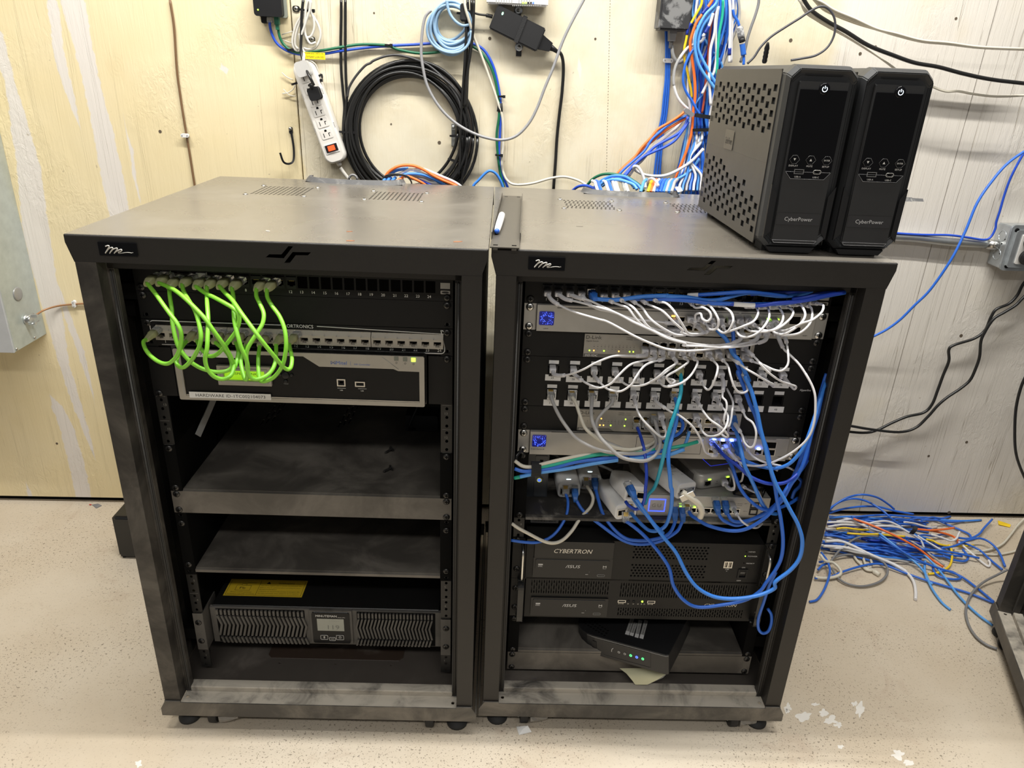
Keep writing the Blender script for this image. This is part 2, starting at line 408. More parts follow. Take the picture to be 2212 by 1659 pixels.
# ---------------------------------------------------------------- the racks
U = 44.45
def scr(mb, x, z, y=-1, r=6.2, m=None):
    mb.lathe((x,y,z), (0,-1,0), [(-1,r*.95),(0,r),(1.2,r*.9),(2.3,r*.55),(2.5,.1)], 14, m)
    mb.box(x-.55*r*.9,x+.55*r*.9,y-2.8,y-2.2,z-.7,z+.7,DARK); mb.box(x-.7,x+.7,y-2.8,y-2.2,z-.5*r,z+.5*r,DARK)
def rackscrews(F, parent, spots, m=SCRW, y=-3, r=6.2):
    for x,z in spots:
        s = MB(); scr(s, x, z, y, r, m); s.build('screw', m, parent)
def octo(cx, cy, hx, hy, k=.45):
    a, b = hx*(1-k), hy*(1-k)
    return [(cx-a,cy-hy),(cx,cy-hy),(cx+a,cy-hy),(cx+hx,cy),(cx+a,cy+hy),(cx,cy+hy),(cx-a,cy+hy),(cx-hx,cy)]
LZ = 853.6
VENTS = {'L':[(-170,-61,317,428),(54,161,308,412)], 'R':[(-162.5,-57.5,292,396),(54,160,296,402)]}
CRES = {'L':(-110,104,489),'R':(-109,106,470)}
def build_rack(side, F, label):
    t = thing('equipment_rack', label, 'rack', F, (0,0,FZ-(0 if side=='L' else -2.17)), 'black equipment racks against the wall')
    L = MB(); vents = VENTS[side]; cx0, cx1, cy = CRES[side]
    holes = [(x0+4,x1-4,y0+4,y1-4) for x0,x1,y0,y1 in vents]+[(cx0+4,cx1-4,cy+10,525)]
    if side == 'R': holes.append((-156,-144.5,119,121.6))
    L.panel(-295, 295, -65, 533, LZ-1.6, LZ, holes, 'xy')
    for x0,x1,y0,y1 in vents:                        # slotted fan grille: slanted slots in staggered rows
        X0,X1,Y0,Y1 = x0+4,x1-4,y0+4,y1-4; nx, ny = (12,6) if side=='L' else (12,7); w=(X1-X0)/nx; h=(Y1-Y0)/ny; cs=[]
        for j in range(ny):
            for i in range(nx):
                a,b_ = X0+i*w, Y0+j*h
                if side=='L': sl=h*.42; q=[(a+w*.22,b_+h*.10),(a+w*.42,b_+h*.10),(a+w*.6,b_+h*.10),(a+w*.7,b_+h*.5),(a+w*.86,b_+h*.9),(a+w*.66,b_+h*.9),(a+w*.48,b_+h*.9),(a+w*.36,b_+h*.5)]
                else:
                    o=.18 if j%2 else -.10; q=[(a+w*(.28+o),b_+h*.14),(a+w*(.48+o),b_+h*.14),(a+w*(.68+o),b_+h*.14),(a+w*(.72+o),b_+h*.5),(a+w*(.76+o),b_+h*.86),(a+w*(.56+o),b_+h*.86),(a+w*(.36+o),b_+h*.86),(a+w*(.32+o),b_+h*.5)]
                cs.append((a,a+w,b_,b_+h,q))
        L.cells(cs, LZ-1.6, LZ, 'xy')
    L.build('top_panel', mat('dusty_lid_steel', (.135,.122,.104), .27, grain=.06, gscale=700, spec=.6, ior=2.0, dust=.4, dscale=5, dlo=.42, dhi=1.0, dcol=(.30,.275,.24)), t)
    D = MB()                                        # whitish drywall dust lying along the rear edge of the lid
    E = MB()
    # fascia: front face with a cut-through emblem, tapering at the ends, plus side skirts
    em = [(-25,829),(8.5,829),(20,840),(25,840),(12,825),(12,825)]
    fz0 = 815
    prof = [(-295,LZ-3),(-293.4,LZ-2.4),(293.4,LZ-2.4),(295,LZ-3),(295,842),(287.5,fz0+4),(287.5,fz0),(-287.5,fz0),(-287.5,fz0+4),(-295,842)]
    ex0, ex1 = -33, 33
    e0, e1, ez0, ez1 = (-19.5,46.5,823.5,848.5) if side=='L' else (-13,56,826,848)
    E.add([(x,-67,z) for x,z in [(-295,842),(-295,LZ-3.2),(-293,LZ-2.4),(e0,LZ-2.4),(e0,fz0),(-287.5,fz0),(-287.5,fz0+4)]], [tuple(range(7))])
    E.add([(x,-67,z) for x,z in [(e1,fz0),(e1,LZ-2.4),(293,LZ-2.4),(295,LZ-3.2),(295,842),(287.5,fz0+4),(287.5,fz0)]], [tuple(range(7))])
    # emblem: two slanted strokes, drawn as the opening left between the faces of this middle piece
    w = e1-e0; h = ez1-ez0
    A = [(e0+.02*w,ez0+.30*h),(e0+.10*w,ez0+.48*h),(e0+.36*w,ez0+.50*h),(e0+.52*w,ez1-.02*h),(e0+.62*w,ez1-.02*h),(e0+.40*w,ez0+.28*h)]
    B = [(e0+.40*w,ez0+.02*h),(e0+.52*w,ez0+.02*h),(e0+.66*w,ez0+.48*h),(e1-.08*w,ez0+.50*h),(e1-.01*w,ez0+.68*h),(e0+.60*w,ez0+.66*h)]
    bmq = bmesh.new(); loops = [[(e0,fz0),(e1,fz0),(e1,LZ-2.4),(e0,LZ-2.4)], A, B]; eds = []
    for lp in loops:
        vs = [bmq.verts.new((x,-67,z)) for x,z in lp]; eds += [bmq.edges.new((vs[i],vs[(i+1)%len(vs)])) for i in range(len(vs))]
    r = bmesh.ops.triangle_fill(bmq, use_beauty=True, edges=eds); bmq.verts.index_update()
    E.add([tuple(v.co) for v in bmq.verts], [tuple(v.index for v in f.verts) for f in bmq.faces]); bmq.free()
    for lp in (A,B):
        n=len(lp); E.add([(x,y,z) for y in (-67,-65.4) for x,z in lp], [(i,(i+1)%n,(i+1)%n+n,i+n) for i in range(n)])
    for a,b_ in ((0,1),(1,2),(2,3),(3,4),(4,5),(5,6),(6,7),(7,8),(8,9),(9,0)):
        pa,pb = prof[a],prof[b_]; E.add([(pa[0],-67,pa[1]),(pb[0],-67,pb[1]),(pb[0],-65.4,pb[1]),(pa[0],-65.4,pa[1])], [(0,1,2,3)])
    arc_ = [(-67+2.6*(1-cos(a)), LZ-2.5+2.6*sin(a)) for a in [k*pi/10 for k in range(6)]]
    E.add([(x,y,z) for y,z in arc_ for x in (-294,294)], [(2*i,2*i+1,2*i+3,2*i+2) for i in range(5)], None, True)
    for s in (-1,1):
        E.box(s*295-s*1.5, s*295, -66.9, 533, 842, LZ-.6)
        E.add([(s*295,-66.9,842),(s*287.5,-66.9,fz0),(s*287.5,533,fz0),(s*295,533,842)],[(0,1,2,3)])
    E.box(-295,295,531.5,533,fz0,LZ-.6)
    E.box(-287,287,-66,-40,fz0,fz0+1.5)
    E.build('front_fascia', RACK, t)
    Bd = MB(); bx = -222.5 if side=='L' else -215; bz = 835.2   # logo plate
    Bd.prism([(bx-25.5,bz-8.5),(bx+25.5,bz-8.5),(bx+25.5,bz+8.5),(bx-25.5,bz+8.5)], -69.2, -67, mat=BLKG)
    bo = Bd.build('logo_plate', BLKG, t, bevel=.9)
    lg = MB(); zc_ = lambda x,y: (bx-25.5+(x-685)*.0829, bz+8.5-(y-325)*.085)
    for st in (((800,382),(845,366),(862,380),(825,432),(778,495)),((800,470),(850,418),(905,396),(916,412),(880,455),(850,495)),((872,470),(920,425),(980,404),(991,418),(955,460),(925,492)),((945,472),(990,445),(1050,424),(1062,438),(1030,462),(1000,468),(1005,488),(1060,482),(1150,470),(1225,475))):
        C_ = catmull([(zc_(x,y)[0],-69.7,zc_(x,y)[1]) for x,y in st],5); lg.tube(C_, [.85 if i<26 else .4 for i in range(len(C_))], 6)
    lg.cyl((zc_(1238,470)[0],-69.9,zc_(1238,470)[1]),(zc_(1238,470)[0],-69.2,zc_(1238,470)[1]),.6,8)
    lg.build('logo', mat('silver_print',(.62,.60,.56),.35,.3), bo)
    # front posts: face, return, stop strip
    for s in (-1,1):
        X = lambda a: s*a
        q = MB(); q.prism([(X(287),-67),(X(257.5),-67),(X(257.5),-42),(X(247),-42),(X(247),-30),(X(249),-30),(X(249),-40),(X(259.5),-40),(X(259.5),-65),(X(285),-65),(X(285),60),(X(287),60)], -18, fz0, 'xy')
        q.build('front_post', RACKD if s<0 and side=='L' else RACK, t, bevel=.5)
        q = MB(); q.box(min(X(249.4),X(247.6)),max(X(249.4),X(247.6)),-44.2,-42.2,-10,798); q.tube([(X(252.2),-43.2,-8),(X(252.2),-43.2,798)], 1.6, 6); q.build('door_gasket', mat('grey_gasket',(.05,.048,.045),.9,grain=.8,gscale=400), t)
        q = MB(); q.box(min(X(287),X(259)),max(X(287),X(259)),470,530,-18,fz0); q.build('rear_post', INNER, t, bevel=.8)
        q = MB(); q.box(min(X(286.4),X(284.6)),max(X(286.4),X(284.6)),60,470,-18,fz0); q.build('side_panel', mat('black_side_panel',(.02,.019,.018),.45), t)
        # mounting rail: L section with tapped holes, numbered every unit
        zs = [0]; hol = []
        for u in range(18):
            for hz in (6.35,22.225,38.1): hol.append(u*U+hz)
        q = MB(); rx = X(232.55); xs = sorted([X(241.5), X(222.5)])
        q.cells([(xs[0],xs[1], (hol[i-1]+hol[i])/2 if i else 0, (hol[i]+hol[i+1])/2 if i<53 else 18*U, octo(rx, hol[i], 2.7,2.7)) for i in range(54)], 0, 1.6)
        q.box(*sorted([X(241.5),X(239.9)]), 1.6, 40, 0, 18*U)
        rl = q.build('mounting_rail', mat('rail_black',(.02,.0195,.019),.4,.3), t)
        q = MB()
        for u in range(18):
            q.text(str(u+1), X(232.55)-(3.2 if s>0 else -2.8), u*U+27.4, -.15, 4.2); q.box(*sorted([X(240),X(225)]), -.15,-.05, (u+1)*U-.2,(u+1)*U+.2)
        q.build('unit_numbers', mat('rail_print',(.20,.19,.17),.6), rl)
        q = MB(); q.box(*sorted([X(241.5),X(222.5)]), 430, 431.6, 0, 18*U); q.box(*sorted([X(241.5),X(239.9)]), 400,430,0,18*U); q.build('mounting_rail', INNER, t)
    q = MB(); q.panel(-259,259,-15,fz0,528,530,[(196,240,740,fz0-4)] if side=='L' else [(-60,240,780,fz0-4)]); q.build('rear_light_blocker', INNER, t)  # unseen closing sheet, added to keep daylit wall out and the inside dark
    for y0,y1,z0,z1 in ((20,34,735,760),(20,34,50,75),(40,520,30,55),(40,520,700,725)):
        for s in (-1,1):
            q = MB(); q.box(*sorted([s*284,s*(243 if y1-y0<20 else 270)]), y0,y1,z0,z1); q.build('rail_brace', INNER, t)
    q = MB(); q.box(-257,257,-42,-40.4,800,fz0+4); q.box(-257,257,-42,-28,800,801.4); q.build('header_strip', RACK, t, bevel=.4)
    # base: sloped-end skirt, dusty sill with bolt holes, riser and floor pan
    q = MB(); q.prism([(-295,-52),(295,-52),(295,-34),(284.5,-16.5),(257,-16.5),(257,-19.5),(-257,-19.5),(-257,-16.5),(-284.5,-16.5),(-295,-34)], -70.5, -68.5)
    q.box(-287,287,-68.5,-66,-50,-19.8)
    for s in (-1,1): q.box(*sorted([s*295,s*293]), -68.5,533,-52,-34); q.box(*sorted([s*287,s*285.5]),-68.5,533,-34,-17)
    q.box(-295,295,531,533,-52,-17)
    q.build('base_skirt', mat('dusty_skirt',(.05,.046,.041),.5,grain=.25,gscale=1100,dust=.62 if side=='L' else .38,dscale=10,dlo=.35,dhi=.75,dcol=(.30,.27,.225)), t)
    q = MB(); hs = []
    us = [-257,-254,-246,254.5-8,254,257]
    q.cells([(-257,-243,-68.5,-41,octo(-249.7,-55,3.4,3.4)),(243,257,-68.5,-41,octo(250,-57,3.4,3.4))], -21.2,-19.6,'xy')
    q.box(-243,243,-68.5,-41,-21.2,-19.6)
    si = q.build('sill', SILL, t)
    q = MB(); q.prism([(-42,-21),(-42,-9.5),(-40.5,-8),(-24,-8),(-24,-9.6),(-39.5,-9.6),(-39.5,-21)], -248.5, 248.5, 'yz'); q.build('sill_riser', SILL, t)
    q = MB(); pan = [(-90,95,65,110),(-105,-101,33,36),(6.5,10,33,36),(118,121.5,33,36)] if side=='L' else []
    q.panel(-284,284,-39,528,-22,-20.4,pan,'xy'); q.build('floor_pan', mat('dusty_floor_pan',(.085,.073,.063),.5,dust=.5,dscale=5,dcol=(.24,.21,.18)), t)
    if side=='L':
        q = MB(); q.prism([(-122,47),(134,47),(141,55),(141,125),(-130,125),(-130,55)], -20.4, -18.6, 'xy'); cp = q.build('blanking_cover', mat('brown_cover',(.05,.033,.024),.5,dust=.3), t, bevel=.5)
    q = MB(); n=28; cy0=cy; rim=[]; mx=(cx0+cx1)/2; hw=(cx1-cx0)/2       # plastic collar of the cable opening, an arc whose back is at the lid's rear edge
    arc = [(mx-hw*cos(pi*k/n), cy0+44-46*max(0,sin(pi*k/n))**.62) for k in range(n+1)]
    for k in range(n):
        (x0,y0),(x1,y1) = arc[k],arc[k+1]; d0=(x0-mx)*.06; d1=(x1-mx)*.06
        vs=[(x0,y0,LZ),(x1,y1,LZ),(x1-d1,y1+5,LZ+9),(x0-d0,y0+5,LZ+9),(x1-d1*2,y1+9,LZ+9),(x0-d0*2,y0+9,LZ+9),(x1-d1*2,y1+9,LZ-14),(x0-d0*2,y0+9,LZ-14)]
        q.add(vs,[(0,1,2,3),(3,2,4,5),(5,4,6,7)],smooth=False)
    q.build('cable_collar', mat('dusty_grommet',(.085,.085,.088),.55,dust=.6,dscale=30,dcol=(.40,.39,.37)), t)
    for s in (-1,1):
        for y in (-44,500):
            q = MB(); q.lathe((s*258,y,FZ),(0,0,1),[(0,17),(2,20),(7,20),(13,12),(14,5),(37,5)],20); q.build('leveling_foot', RUB, t)
            q = MB(); c = (s*206,(-47 if y<0 else y-10),FZ+21); q.lathe((c[0]-8,c[1],c[2]),(1,0,0),[(0,19),(1.5,21),(14.5,21),(16,19)],22,BLK)
            q.box(c[0]-12,c[0]-10,c[1]-10,c[1]+10,c[2]-4,c[2]+16,ZINC); q.box(c[0]+10,c[0]+12,c[1]-10,c[1]+10,c[2]-4,c[2]+16,ZINC); q.box(c[0]-16,c[0]+16,c[1]-16,c[1]+16,c[2]+11,c[2]+13,ZINC); q.build('caster', BLK, t)
    for (x0,x1,y0,y1) in VENTS[side]:
        for x,y in ((x0,y0),(x0,y1),(x1,y0),(x1,y1)):
            q = MB(); q.lathe((x,y,LZ),(0,0,1),[(0,5.2),(1.2,4.8),(2,3.4),(2.2,.2)],12,STEEL); q.box(x-2.6,x+2.6,y-.6,y+.6,LZ+1.6,LZ+2.35,DARK); q.box(x-.6,x+.6,y-2.6,y+2.6,LZ+1.6,LZ+2.35,DARK); q.build('fan_screw', STEEL, t)
        q = MB(); q.lathe(((x0+x1)/2,(y0+y1)/2,LZ-10),(0,0,-1),[(0,18),(16,18)],20,BLK)
        for k in range(7):
            a=2*pi*k/7; cx_,cy_=(x0+x1)/2,(y0+y1)/2
            q.add([(cx_+18*cos(a),cy_+18*sin(a),LZ-11),(cx_+50*cos(a),cy_+50*sin(a),LZ-11),(cx_+50*cos(a+.55),cy_+50*sin(a+.55),LZ-20),(cx_+18*cos(a+.8),cy_+18*sin(a+.8),LZ-22)],[(0,1,2,3)],BLK)
        q.panel(x0-8,x1+8,y0-8,y1+8,LZ-28,LZ-4,[(x0,x1,y0,y1)],'xy',BLK); q.build('exhaust_fan', BLK, t)
    return t
RACKL = build_rack('L', LR, 'black equipment rack left of the pair, with bright green cables and mostly empty shelves')
RACKR = build_rack('R', RR, 'black equipment rack right of the pair, full of white and blue network cables')
# ---------------------------------------------------------------- third cabinet at the right edge, turned towards the left
c3 = copy_tree(RACKL)
th = radians(-110.9); R3m = Matrix.Rotation(th,4,'Z'); cor = Vector((1507,280,0)) - R3m @ Vector((-295,-70.5,0))
M3 = Matrix.Translation(S((cor.x,cor.y,FZ))) @ R3m; c3.matrix_basis = M3
tag(c3, 'corner of a third black cabinet at the right edge, standing apart on the floor', 'rack')
del c3['group']
for ch in c3.children:
    if ch.name.startswith(('exhaust_fan','unit_numbers')): pass
# ---------------------------------------------------------------- small helpers for rack gear
def ear_holes(z0, z1):
    return [(s*232.55-4.5, s*232.55+4.5, z-2.9, z+2.9) for s in (-1,1) for z in (z0+6.35, z1-6.35)]
def faceplate(u0, n, y0=-2.6, y1=0, holes=(), m=BLKP, ears=True):
    z0, z1 = u0*U+.4, (u0+n)*U-.4
    q = MB(); hh = list(holes)+(ear_holes(z0,z1) if ears else [])
    q.panel(-241.3, 241.3, z0, z1, y0, y1, hh, mat=m); return q
def jack(q, x, z, w=11.6, h=7.6, y=-3, depth=9, shell=GREY, wall=1.4, up=True, wh=None):
    "an RJ45 socket: a framed block with a real recess, key notch and gold contacts"
    W, H = wh or (w+2*wall, h+2*wall+1.5)
    hs = [(x-w/2,x+w/2,z-h/2,z+h/2),(x-2.6,x+2.6,z-h/2-1.6,z-h/2)] if up else [(x-w/2,x+w/2,z-h/2,z+h/2),(x-2.6,x+2.6,z+h/2,z+h/2+1.6)]
    q.panel(x-W/2, x+W/2, z-H/2, z+H/2, y, y+1.3, hs, mat=shell); q.panel(x-W/2+.2, x+W/2-.2, z-H/2+.2, z+H/2-.2, y+1.3, y+depth, hs, mat=DARK)
    q.box(x-W/2+.3, x+W/2-.3, y+depth-.6, y+depth, z-H/2+.3, z+H/2-.3, DARK)
    for k in range(8):
        zz = (z+h/2-1.3) if up else (z-h/2+.4)
        q.box(x-3.7+k*1.02, x-3.3+k*1.02, y+1.6, y+depth-.6, zz, zz+.9, GOLD)
def rounded(x0,x1,z0,z1,r,n=4):
    out=[]
    for cx,cz,a0 in ((x1-r,z1-r,0),(x0+r,z1-r,pi/2),(x0+r,z0+r,pi),(x1-r,z0+r,3*pi/2)):
        for k in range(n+1): a=a0+k*pi/2/n; out.append((cx+r*cos(a),cz+r*sin(a)))
    return out
def outline(q, poly, w, y, m=None):
    n=len(poly); q.tube([(p[0],y,p[1]) for p in poly]+[(poly[0][0],y,poly[0][1])], w/2, 4, m, cap=False)
# ================================================================ LEFT RACK
t = thing('patch_bay', 'black half filled patch panel numbered 1 to 24 at the top of the left rack', 'patch panel', LR, (0,0,17*U))
PX = lambda n: -200+17.8*(n-1) if n <= 12 else 12.6+17.68*(n-13)
holes = [(PX(n)-7.4,PX(n)+7.4,768.6,787.2) for n in range(1,25)]+[(222,237,776,785)][:0]
faceplate(17,1,-2.6,0,holes).build('faceplate', BLKP, t)
q = MB()
for n in range(12,25): q.text(str(n), PX(n)-2, 760.6, -2.75, 4.3, align='c')
for n in (8,9): q.text(str(n), PX(n)+1, 760.6, -2.75, 4.3, align='c')
q.build('port_numbers', WHT, t)
for n in range(1,13):
    q = MB(); jack(q, PX(n), 776.5, 11.6, 7.4, -3, 14, BLK, wh=(14.6,18.4)); q.build('jack', BLK, t)
q = MB(); q.box(222.2,236.8,-2.9,-2.6,775.8,785.2); q.build('blank_label', mat('grey_label',(.42,.41,.39),.5), t)
q = MB(); q.prism(rounded(222.4,237,767.4,773,1.2), -2.95,-2.6); b_ = q.build('maker_badge', mat('grey_label',(.42,.41,.39)), t)
q = MB(); q.prism([(229.7+5.6*cos(a*.35),770.2+1.6*sin(a*.35)) for a in range(18)],-3.1,-2.95); q.build('badge_print', INK, b_)
q = MB(); q.box(-197,-184,-10,-2.7,779,789); q.box(-144,-130,-10,-2.7,779,789); q.build('icon_tab', LABEL, t)
rackscrews(LR, t, [(-232.55,17*U+6.35),(232.55,17*U+6.35)])
t = thing('blank_panel', 'plain black blank panel between the two patch panels of the left rack', 'panel', LR, (0,0,16*U))
faceplate(16,1,-2,0).build('faceplate', BLKP, t)
rackscrews(LR, t, [(-232.55,17*U-6.35),(232.55,17*U-6.35)])
# angled-jack patch panel with beige modules
t = thing('patch_bay', 'black patch panel with a white outline and a beige strip of 24 jacks', 'patch panel', LR, (0,0,15*U))
MX = lambda n: -211.5+18.55*(n-1) if n <= 12 else 10+18.9*(n-13)
faceplate(15,1,-2.6,0,[(-222,223,678.5,702.5)]).build('faceplate', BLKP, t)
q = MB(); pl_ = rounded(-229,229,669.6,708.6,6)
pts = [(p[0],-2.8,p[1]) for p in pl_]
i1 = [p for p in pts]                                           # outline broken where the name stands
q.tube([(30,-2.8,708.4)]+[p for p in pts if p[0] > 30 and p[2] > 690]+[(229,-2.8,680)], .8, 4); q.tube([(229,-2.8,680)]+[p for p in pts[::-1] if p[2] < 690 and p[0] > 0]+[(-215,-2.8,669.6)], .8, 4); q.tube([(-21,-2.8,708.4)]+[p for p in pts if p[0] < -30 and p[2] > 690]+[(-229,-2.8,690)],.8,4)
q.build('white_outline', WHT, t)
q = MB(); q.text('ORTRONICS', -17, 704.6, -2.75, 5.6, 41); q.build('maker_name', WHT, t)
q = MB()
for n in [1]+list(range(12,25)): q.text(str(n), MX(n)+2.6, 672.4, -2.75, 4.6, align='c')
q.build('port_numbers', WHT, t)
BEI = mat('beige_module', (.36,.325,.27), .5)
for k in range(4):
    x0 = MX(1+6*k)-9.2; x1 = MX(6+6*k)+9.2; q = MB(); hs = [(MX(n)-5.9,MX(n)+5.9,681.8,690.6) for n in range(1+6*k,7+6*k)]
    q.panel(x0+.3, x1-.3, 679, 695, -8.5, 6, hs, mat=BEI)
    q.prism([(-8.5,695),(-3.5,701.5),(6,701.5),(6,695)], x0+.3, x1-.3, 'yz', BEI)
    for n in range(1+6*k,7+6*k):
        q.box(MX(n)-5.9,MX(n)+5.9,5,6,681.8,690.6,DARK); q.box(MX(n)-6,MX(n)-3,-4.6,-3.4,700,701.9,BEI); q.box(MX(n)-6.4,MX(n)-1.2,-8.9,-8.4,694.5,695.3,GREY); q.box(MX(n)-6.4,MX(n)-5.7,-8.9,-8.4,694.5,698,GREY)
        q.box(MX(n)-5.9,MX(n)-3,-8,4,681.8,684,BEI); q.box(MX(n)+3,MX(n)+5.9,-8,4,681.8,684,BEI)
    q.build('jack_module', BEI, t)
rackscrews(LR, t, [(-232.55,16*U-6.35),(232.55,16*U-6.35)])
# phone controller, 2U
t = thing('phone_controller', 'grey framed black phone system controller under the green cables', 'controller', LR, (0,0,13*U))
for s in (-1,1):
    q = MB(); q.box(*sorted([s*241.3,s*201]), -2.4,0,580.5,664.5); q.box(*sorted([s*203,s*201]), -2.4,60,580.5,664.5); q.build('mounting_ear', BLKP, t)
q = MB(); q.box(-200,200,-6,330,582,669); q.build('chassis', mat('black_chassis',(.02,.019,.018),.45), t)
q = MB(); q.prism(rounded(-191,198.5,584,670.5,2), -20, -6); bz = q.build('bezel', BLKP, t, bevel=.8)
SB = mat('warm_grey_bezel', (.36,.335,.29), .42, .25)
q = MB(); fr = rounded(-191,198.5,584,670.5,2.5); inn = [(-180.5,591.5),(190.5,591.5),(190.5,645),(157.5,645.3),(150,648.5),(34,648.5),(10,664.8),(-180.5,664.8)]
bmq = bmesh.new(); eds = []
for lp in (fr, inn):
    vs = [bmq.verts.new((x,-22.4,z)) for x,z in lp]; eds += [bmq.edges.new((vs[i],vs[(i+1)%len(vs)])) for i in range(len(vs))]
bmesh.ops.triangle_fill(bmq, use_beauty=True, edges=eds); bmq.verts.index_update()
q.add([tuple(v.co) for v in bmq.verts], [tuple(v.index for v in f.verts) for f in bmq.faces]); bmq.free()
for lp in (fr, inn):
    n = len(lp); q.add([(x,y,z) for y in (-22.4,-19) for x,z in lp], [(i,(i+1)%n,(i+1)%n+n,i+n) for i in range(n)])
q.build('bezel_frame', SB, bz)
q = MB(); q.box(-183,-182,-22.6,-20,594,660,GREY); q.box(-182,190,-21.5,-20,592,593,STEEL); outline(q,[(133,668),(141,662),(158,648.5)],.6,-22.6,GREY); q.build('bezel_trim', GREY, bz)
q = MB(); q.text('Mitel', 61, 653.4, -22.6, 5.6, 16.5); lb = 'x'
for sx in (0,1):
    x0 = 53.5+sx*3.4; outline(q, [(x0-.6,653.6),(x0-.6,658.6),(x0+2.4,656.1)] if sx==0 else [(x0+2.6,653.6),(x0+2.6,658.6),(x0-.6,656.1)], .9, -22.6, mat('blue_print',(.05,.12,.4),.5))
q.box(83,83.3,-22.6,-22.4,652.5,659); q.text('HX Controller', 89, 653.2, -22.6, 2.6, 25); q.build('model_name', INK, bz)
for k,(x,z) in enumerate(((155,666.2),(168.7,665.6),(181.7,665.2))):
    q = MB(); q.prism([(x-2.9,z-2.6),(x+2.9,z-2.6),(x+2.9,z+3),(x-2.9,z+3)], -23.2,-22.3); q.build('status_light', LEDG if k==2 else mat('unlit_led',(.16,.17,.14),.4), bz, bevel=.4)
    q = MB(); outline(q,[(x+1.5*cos(a),z-7+1.5*sin(a)) for a in (0,1.2,2.4,3.6,4.8)],.35,-22.6); q.build('status_icon', INK, bz)
q = MB(); q.panel(-125.5,-42,613,646,-26,-20,[(-116,-51.5,621,638.5)],mat=SB); q.panel(-120,-47,617,642,-27,-26,[(-116,-51.5,621,638.5)],mat=SB); lc = q.build('display_frame', SB, bz, bevel=.6)
q = MB(); q.box(-116,-51.5,-21,-20.2,621,638.5); q.build('display', mat('lime_lcd',(.32,.62,.02),.3,emit=(.42,.9,.01),es=.42), lc)
q = MB(); q.text('ASPEN BANKS', -104, 629.6, -21.15, 3.8, 42); q.build('display_text', mat('lcd_ink',(.02,.06,.01)), lc)
for x0,x1,z0,z1,inn_ in ((60,73.4,615.6,628,'b'),(88.4,104.2,615.8,624.6,'a')):
    q = MB(); q.panel(x0,x1,z0,z1,-22,-12,[(x0+1.8,x1-1.8,z0+1.8,z1-1.8)],mat=STEEL); q.box(x0+1,x1-1,-13,-12,z0+1,z1-1,DARK)
    q.box(x0+4,x1-4,-20,-13,z0+4.2,z1-4.4 if inn_=='b' else z0+5.4,BLK); q.build('usb_port', STEEL, bz)
q = MB()
for x in (66.6,99.5): q.text('USB', x, 608.3, -22.55, 1.9, align='c'); q.box(x-6.6,x+6.6,-20.3,-20.1,611.6,612,WHT)
q.M=None; q.build('usb_print', WHT, bz)
for x,z,r in ((-20.8,631,6.2),(-29,632,2.6),(-11,632,2.8),(-21,621,3.2)):
    q = MB(); q.lathe((x,-20,z),(0,-1,0),[(0,r),(1.6,r),(2.4,r*.7),(2.5,.1)],18); q.build('keypad_button', BLK, bz)
q = MB(); q.text('Cancel', -21, 615.6, -20.2, 1.8, align='c'); q.build('key_print', mat('grey_print',(.3,.3,.3)), bz)
q = MB(); q.box(-175,-46,-23,-22.4,588,598.4); tp = q.build('paper_label', LABEL, bz); q = MB(); q.text('HARDWARE ID-1TC002104073', -165, 590.4, -23.1, 5.2, 110); q.build('label_text', INK, tp)
q = MB(); q.box(-172,-91,-23,-22.4,658.6,669.6); tp = q.build('paper_label', LABEL, bz); q = MB(); q.text('192', -153.5, 661.2, -23.1, 5.8, 12.5); q.text('2', -104, 661.2, -23.1, 5.8); q.build('label_text', INK, tp)
rackscrews(LR, t, [(-232.55,13*U+6.35),(232.55,15*U-6.35)])
# deep shelf, 2U sides
SHM = mat('scuffed_shelf', (.07,.063,.055), .42, dust=.6, dscale=8, dlo=.35, dhi=.75, dcol=(.26,.235,.20), grain=.15)
def side_shelf(label, u0, n, F, depth=520, rise=0, dusty=SHM, slots=False, lip=8, zf=None, t0=-2.2):
    z0, z1 = u0*U+.4, (u0+n)*U-.4; zf = zf or z0+3
    t = thing('rack_shelf', label, 'shelf', F, (0,0,z0))
    q = MB(); hs = []
    if slots:
        for gx, gx2 in ((-168,-138),(-10,20)):
            for j in range(7):
                for i in range(3): hs.append((gx+i*9+j*1.5, gx+i*9+j*1.5+3.6, 250+j*34+i*9, 250+j*34+i*9+24))
    q.panel(-221.5, 221.5, t0+4, depth, zf-1.2, zf, hs, 'xy'); q.prism([(t0+4,zf-1.2),(t0,zf-2.5),(t0,zf-lip),(t0+1.2,zf-lip),(t0+1.2,zf-3),(t0+5,zf-1.2)], -221.5, 221.5, 'yz')
    q.build('shelf_floor', dusty, t)
    for s in (-1,1):
        q = MB(); q.box(*sorted([s*222.8,s*221.5]), -2,depth,z0,z1)
        q.cells([(*sorted([s*241.3,s*222.8]), z0, (z0+z1)/2, octo(s*232.55,z0+5.95,4.6,3.2)),(*sorted([s*241.3,s*222.8]), (z0+z1)/2, z1, octo(s*232.55,z1-5.95,4.6,3.2))], -2.2, -.4)
        for k in range(5): q.box(*sorted([s*221.4,s*221.2]), 60+k*55, 62+k*55, z0+12, z1-8, DARK)
        q.build('side_flange', dusty, t)
    return t
t = side_shelf('scuffed black shelf holding two loose screws, in the left rack', 9, 2, LR, 500, slots=True, zf=402.5)
rackscrews(LR, t, [(s*232.55,z) for s in (-1,1) for z in (482.6,406.4)], y=-2.4)
t = thing('blank_panel', 'black one unit crossbar between the two shelves of the left rack', 'panel', LR, (0,0,8*U))
q = faceplate(8,1,-2.4,0,m=SHM); q.build('faceplate', SHM, t); rackscrews(LR, t, [(s*232.55,z) for s in (-1,1) for z in (393.7,361.95)], y=-2.6)
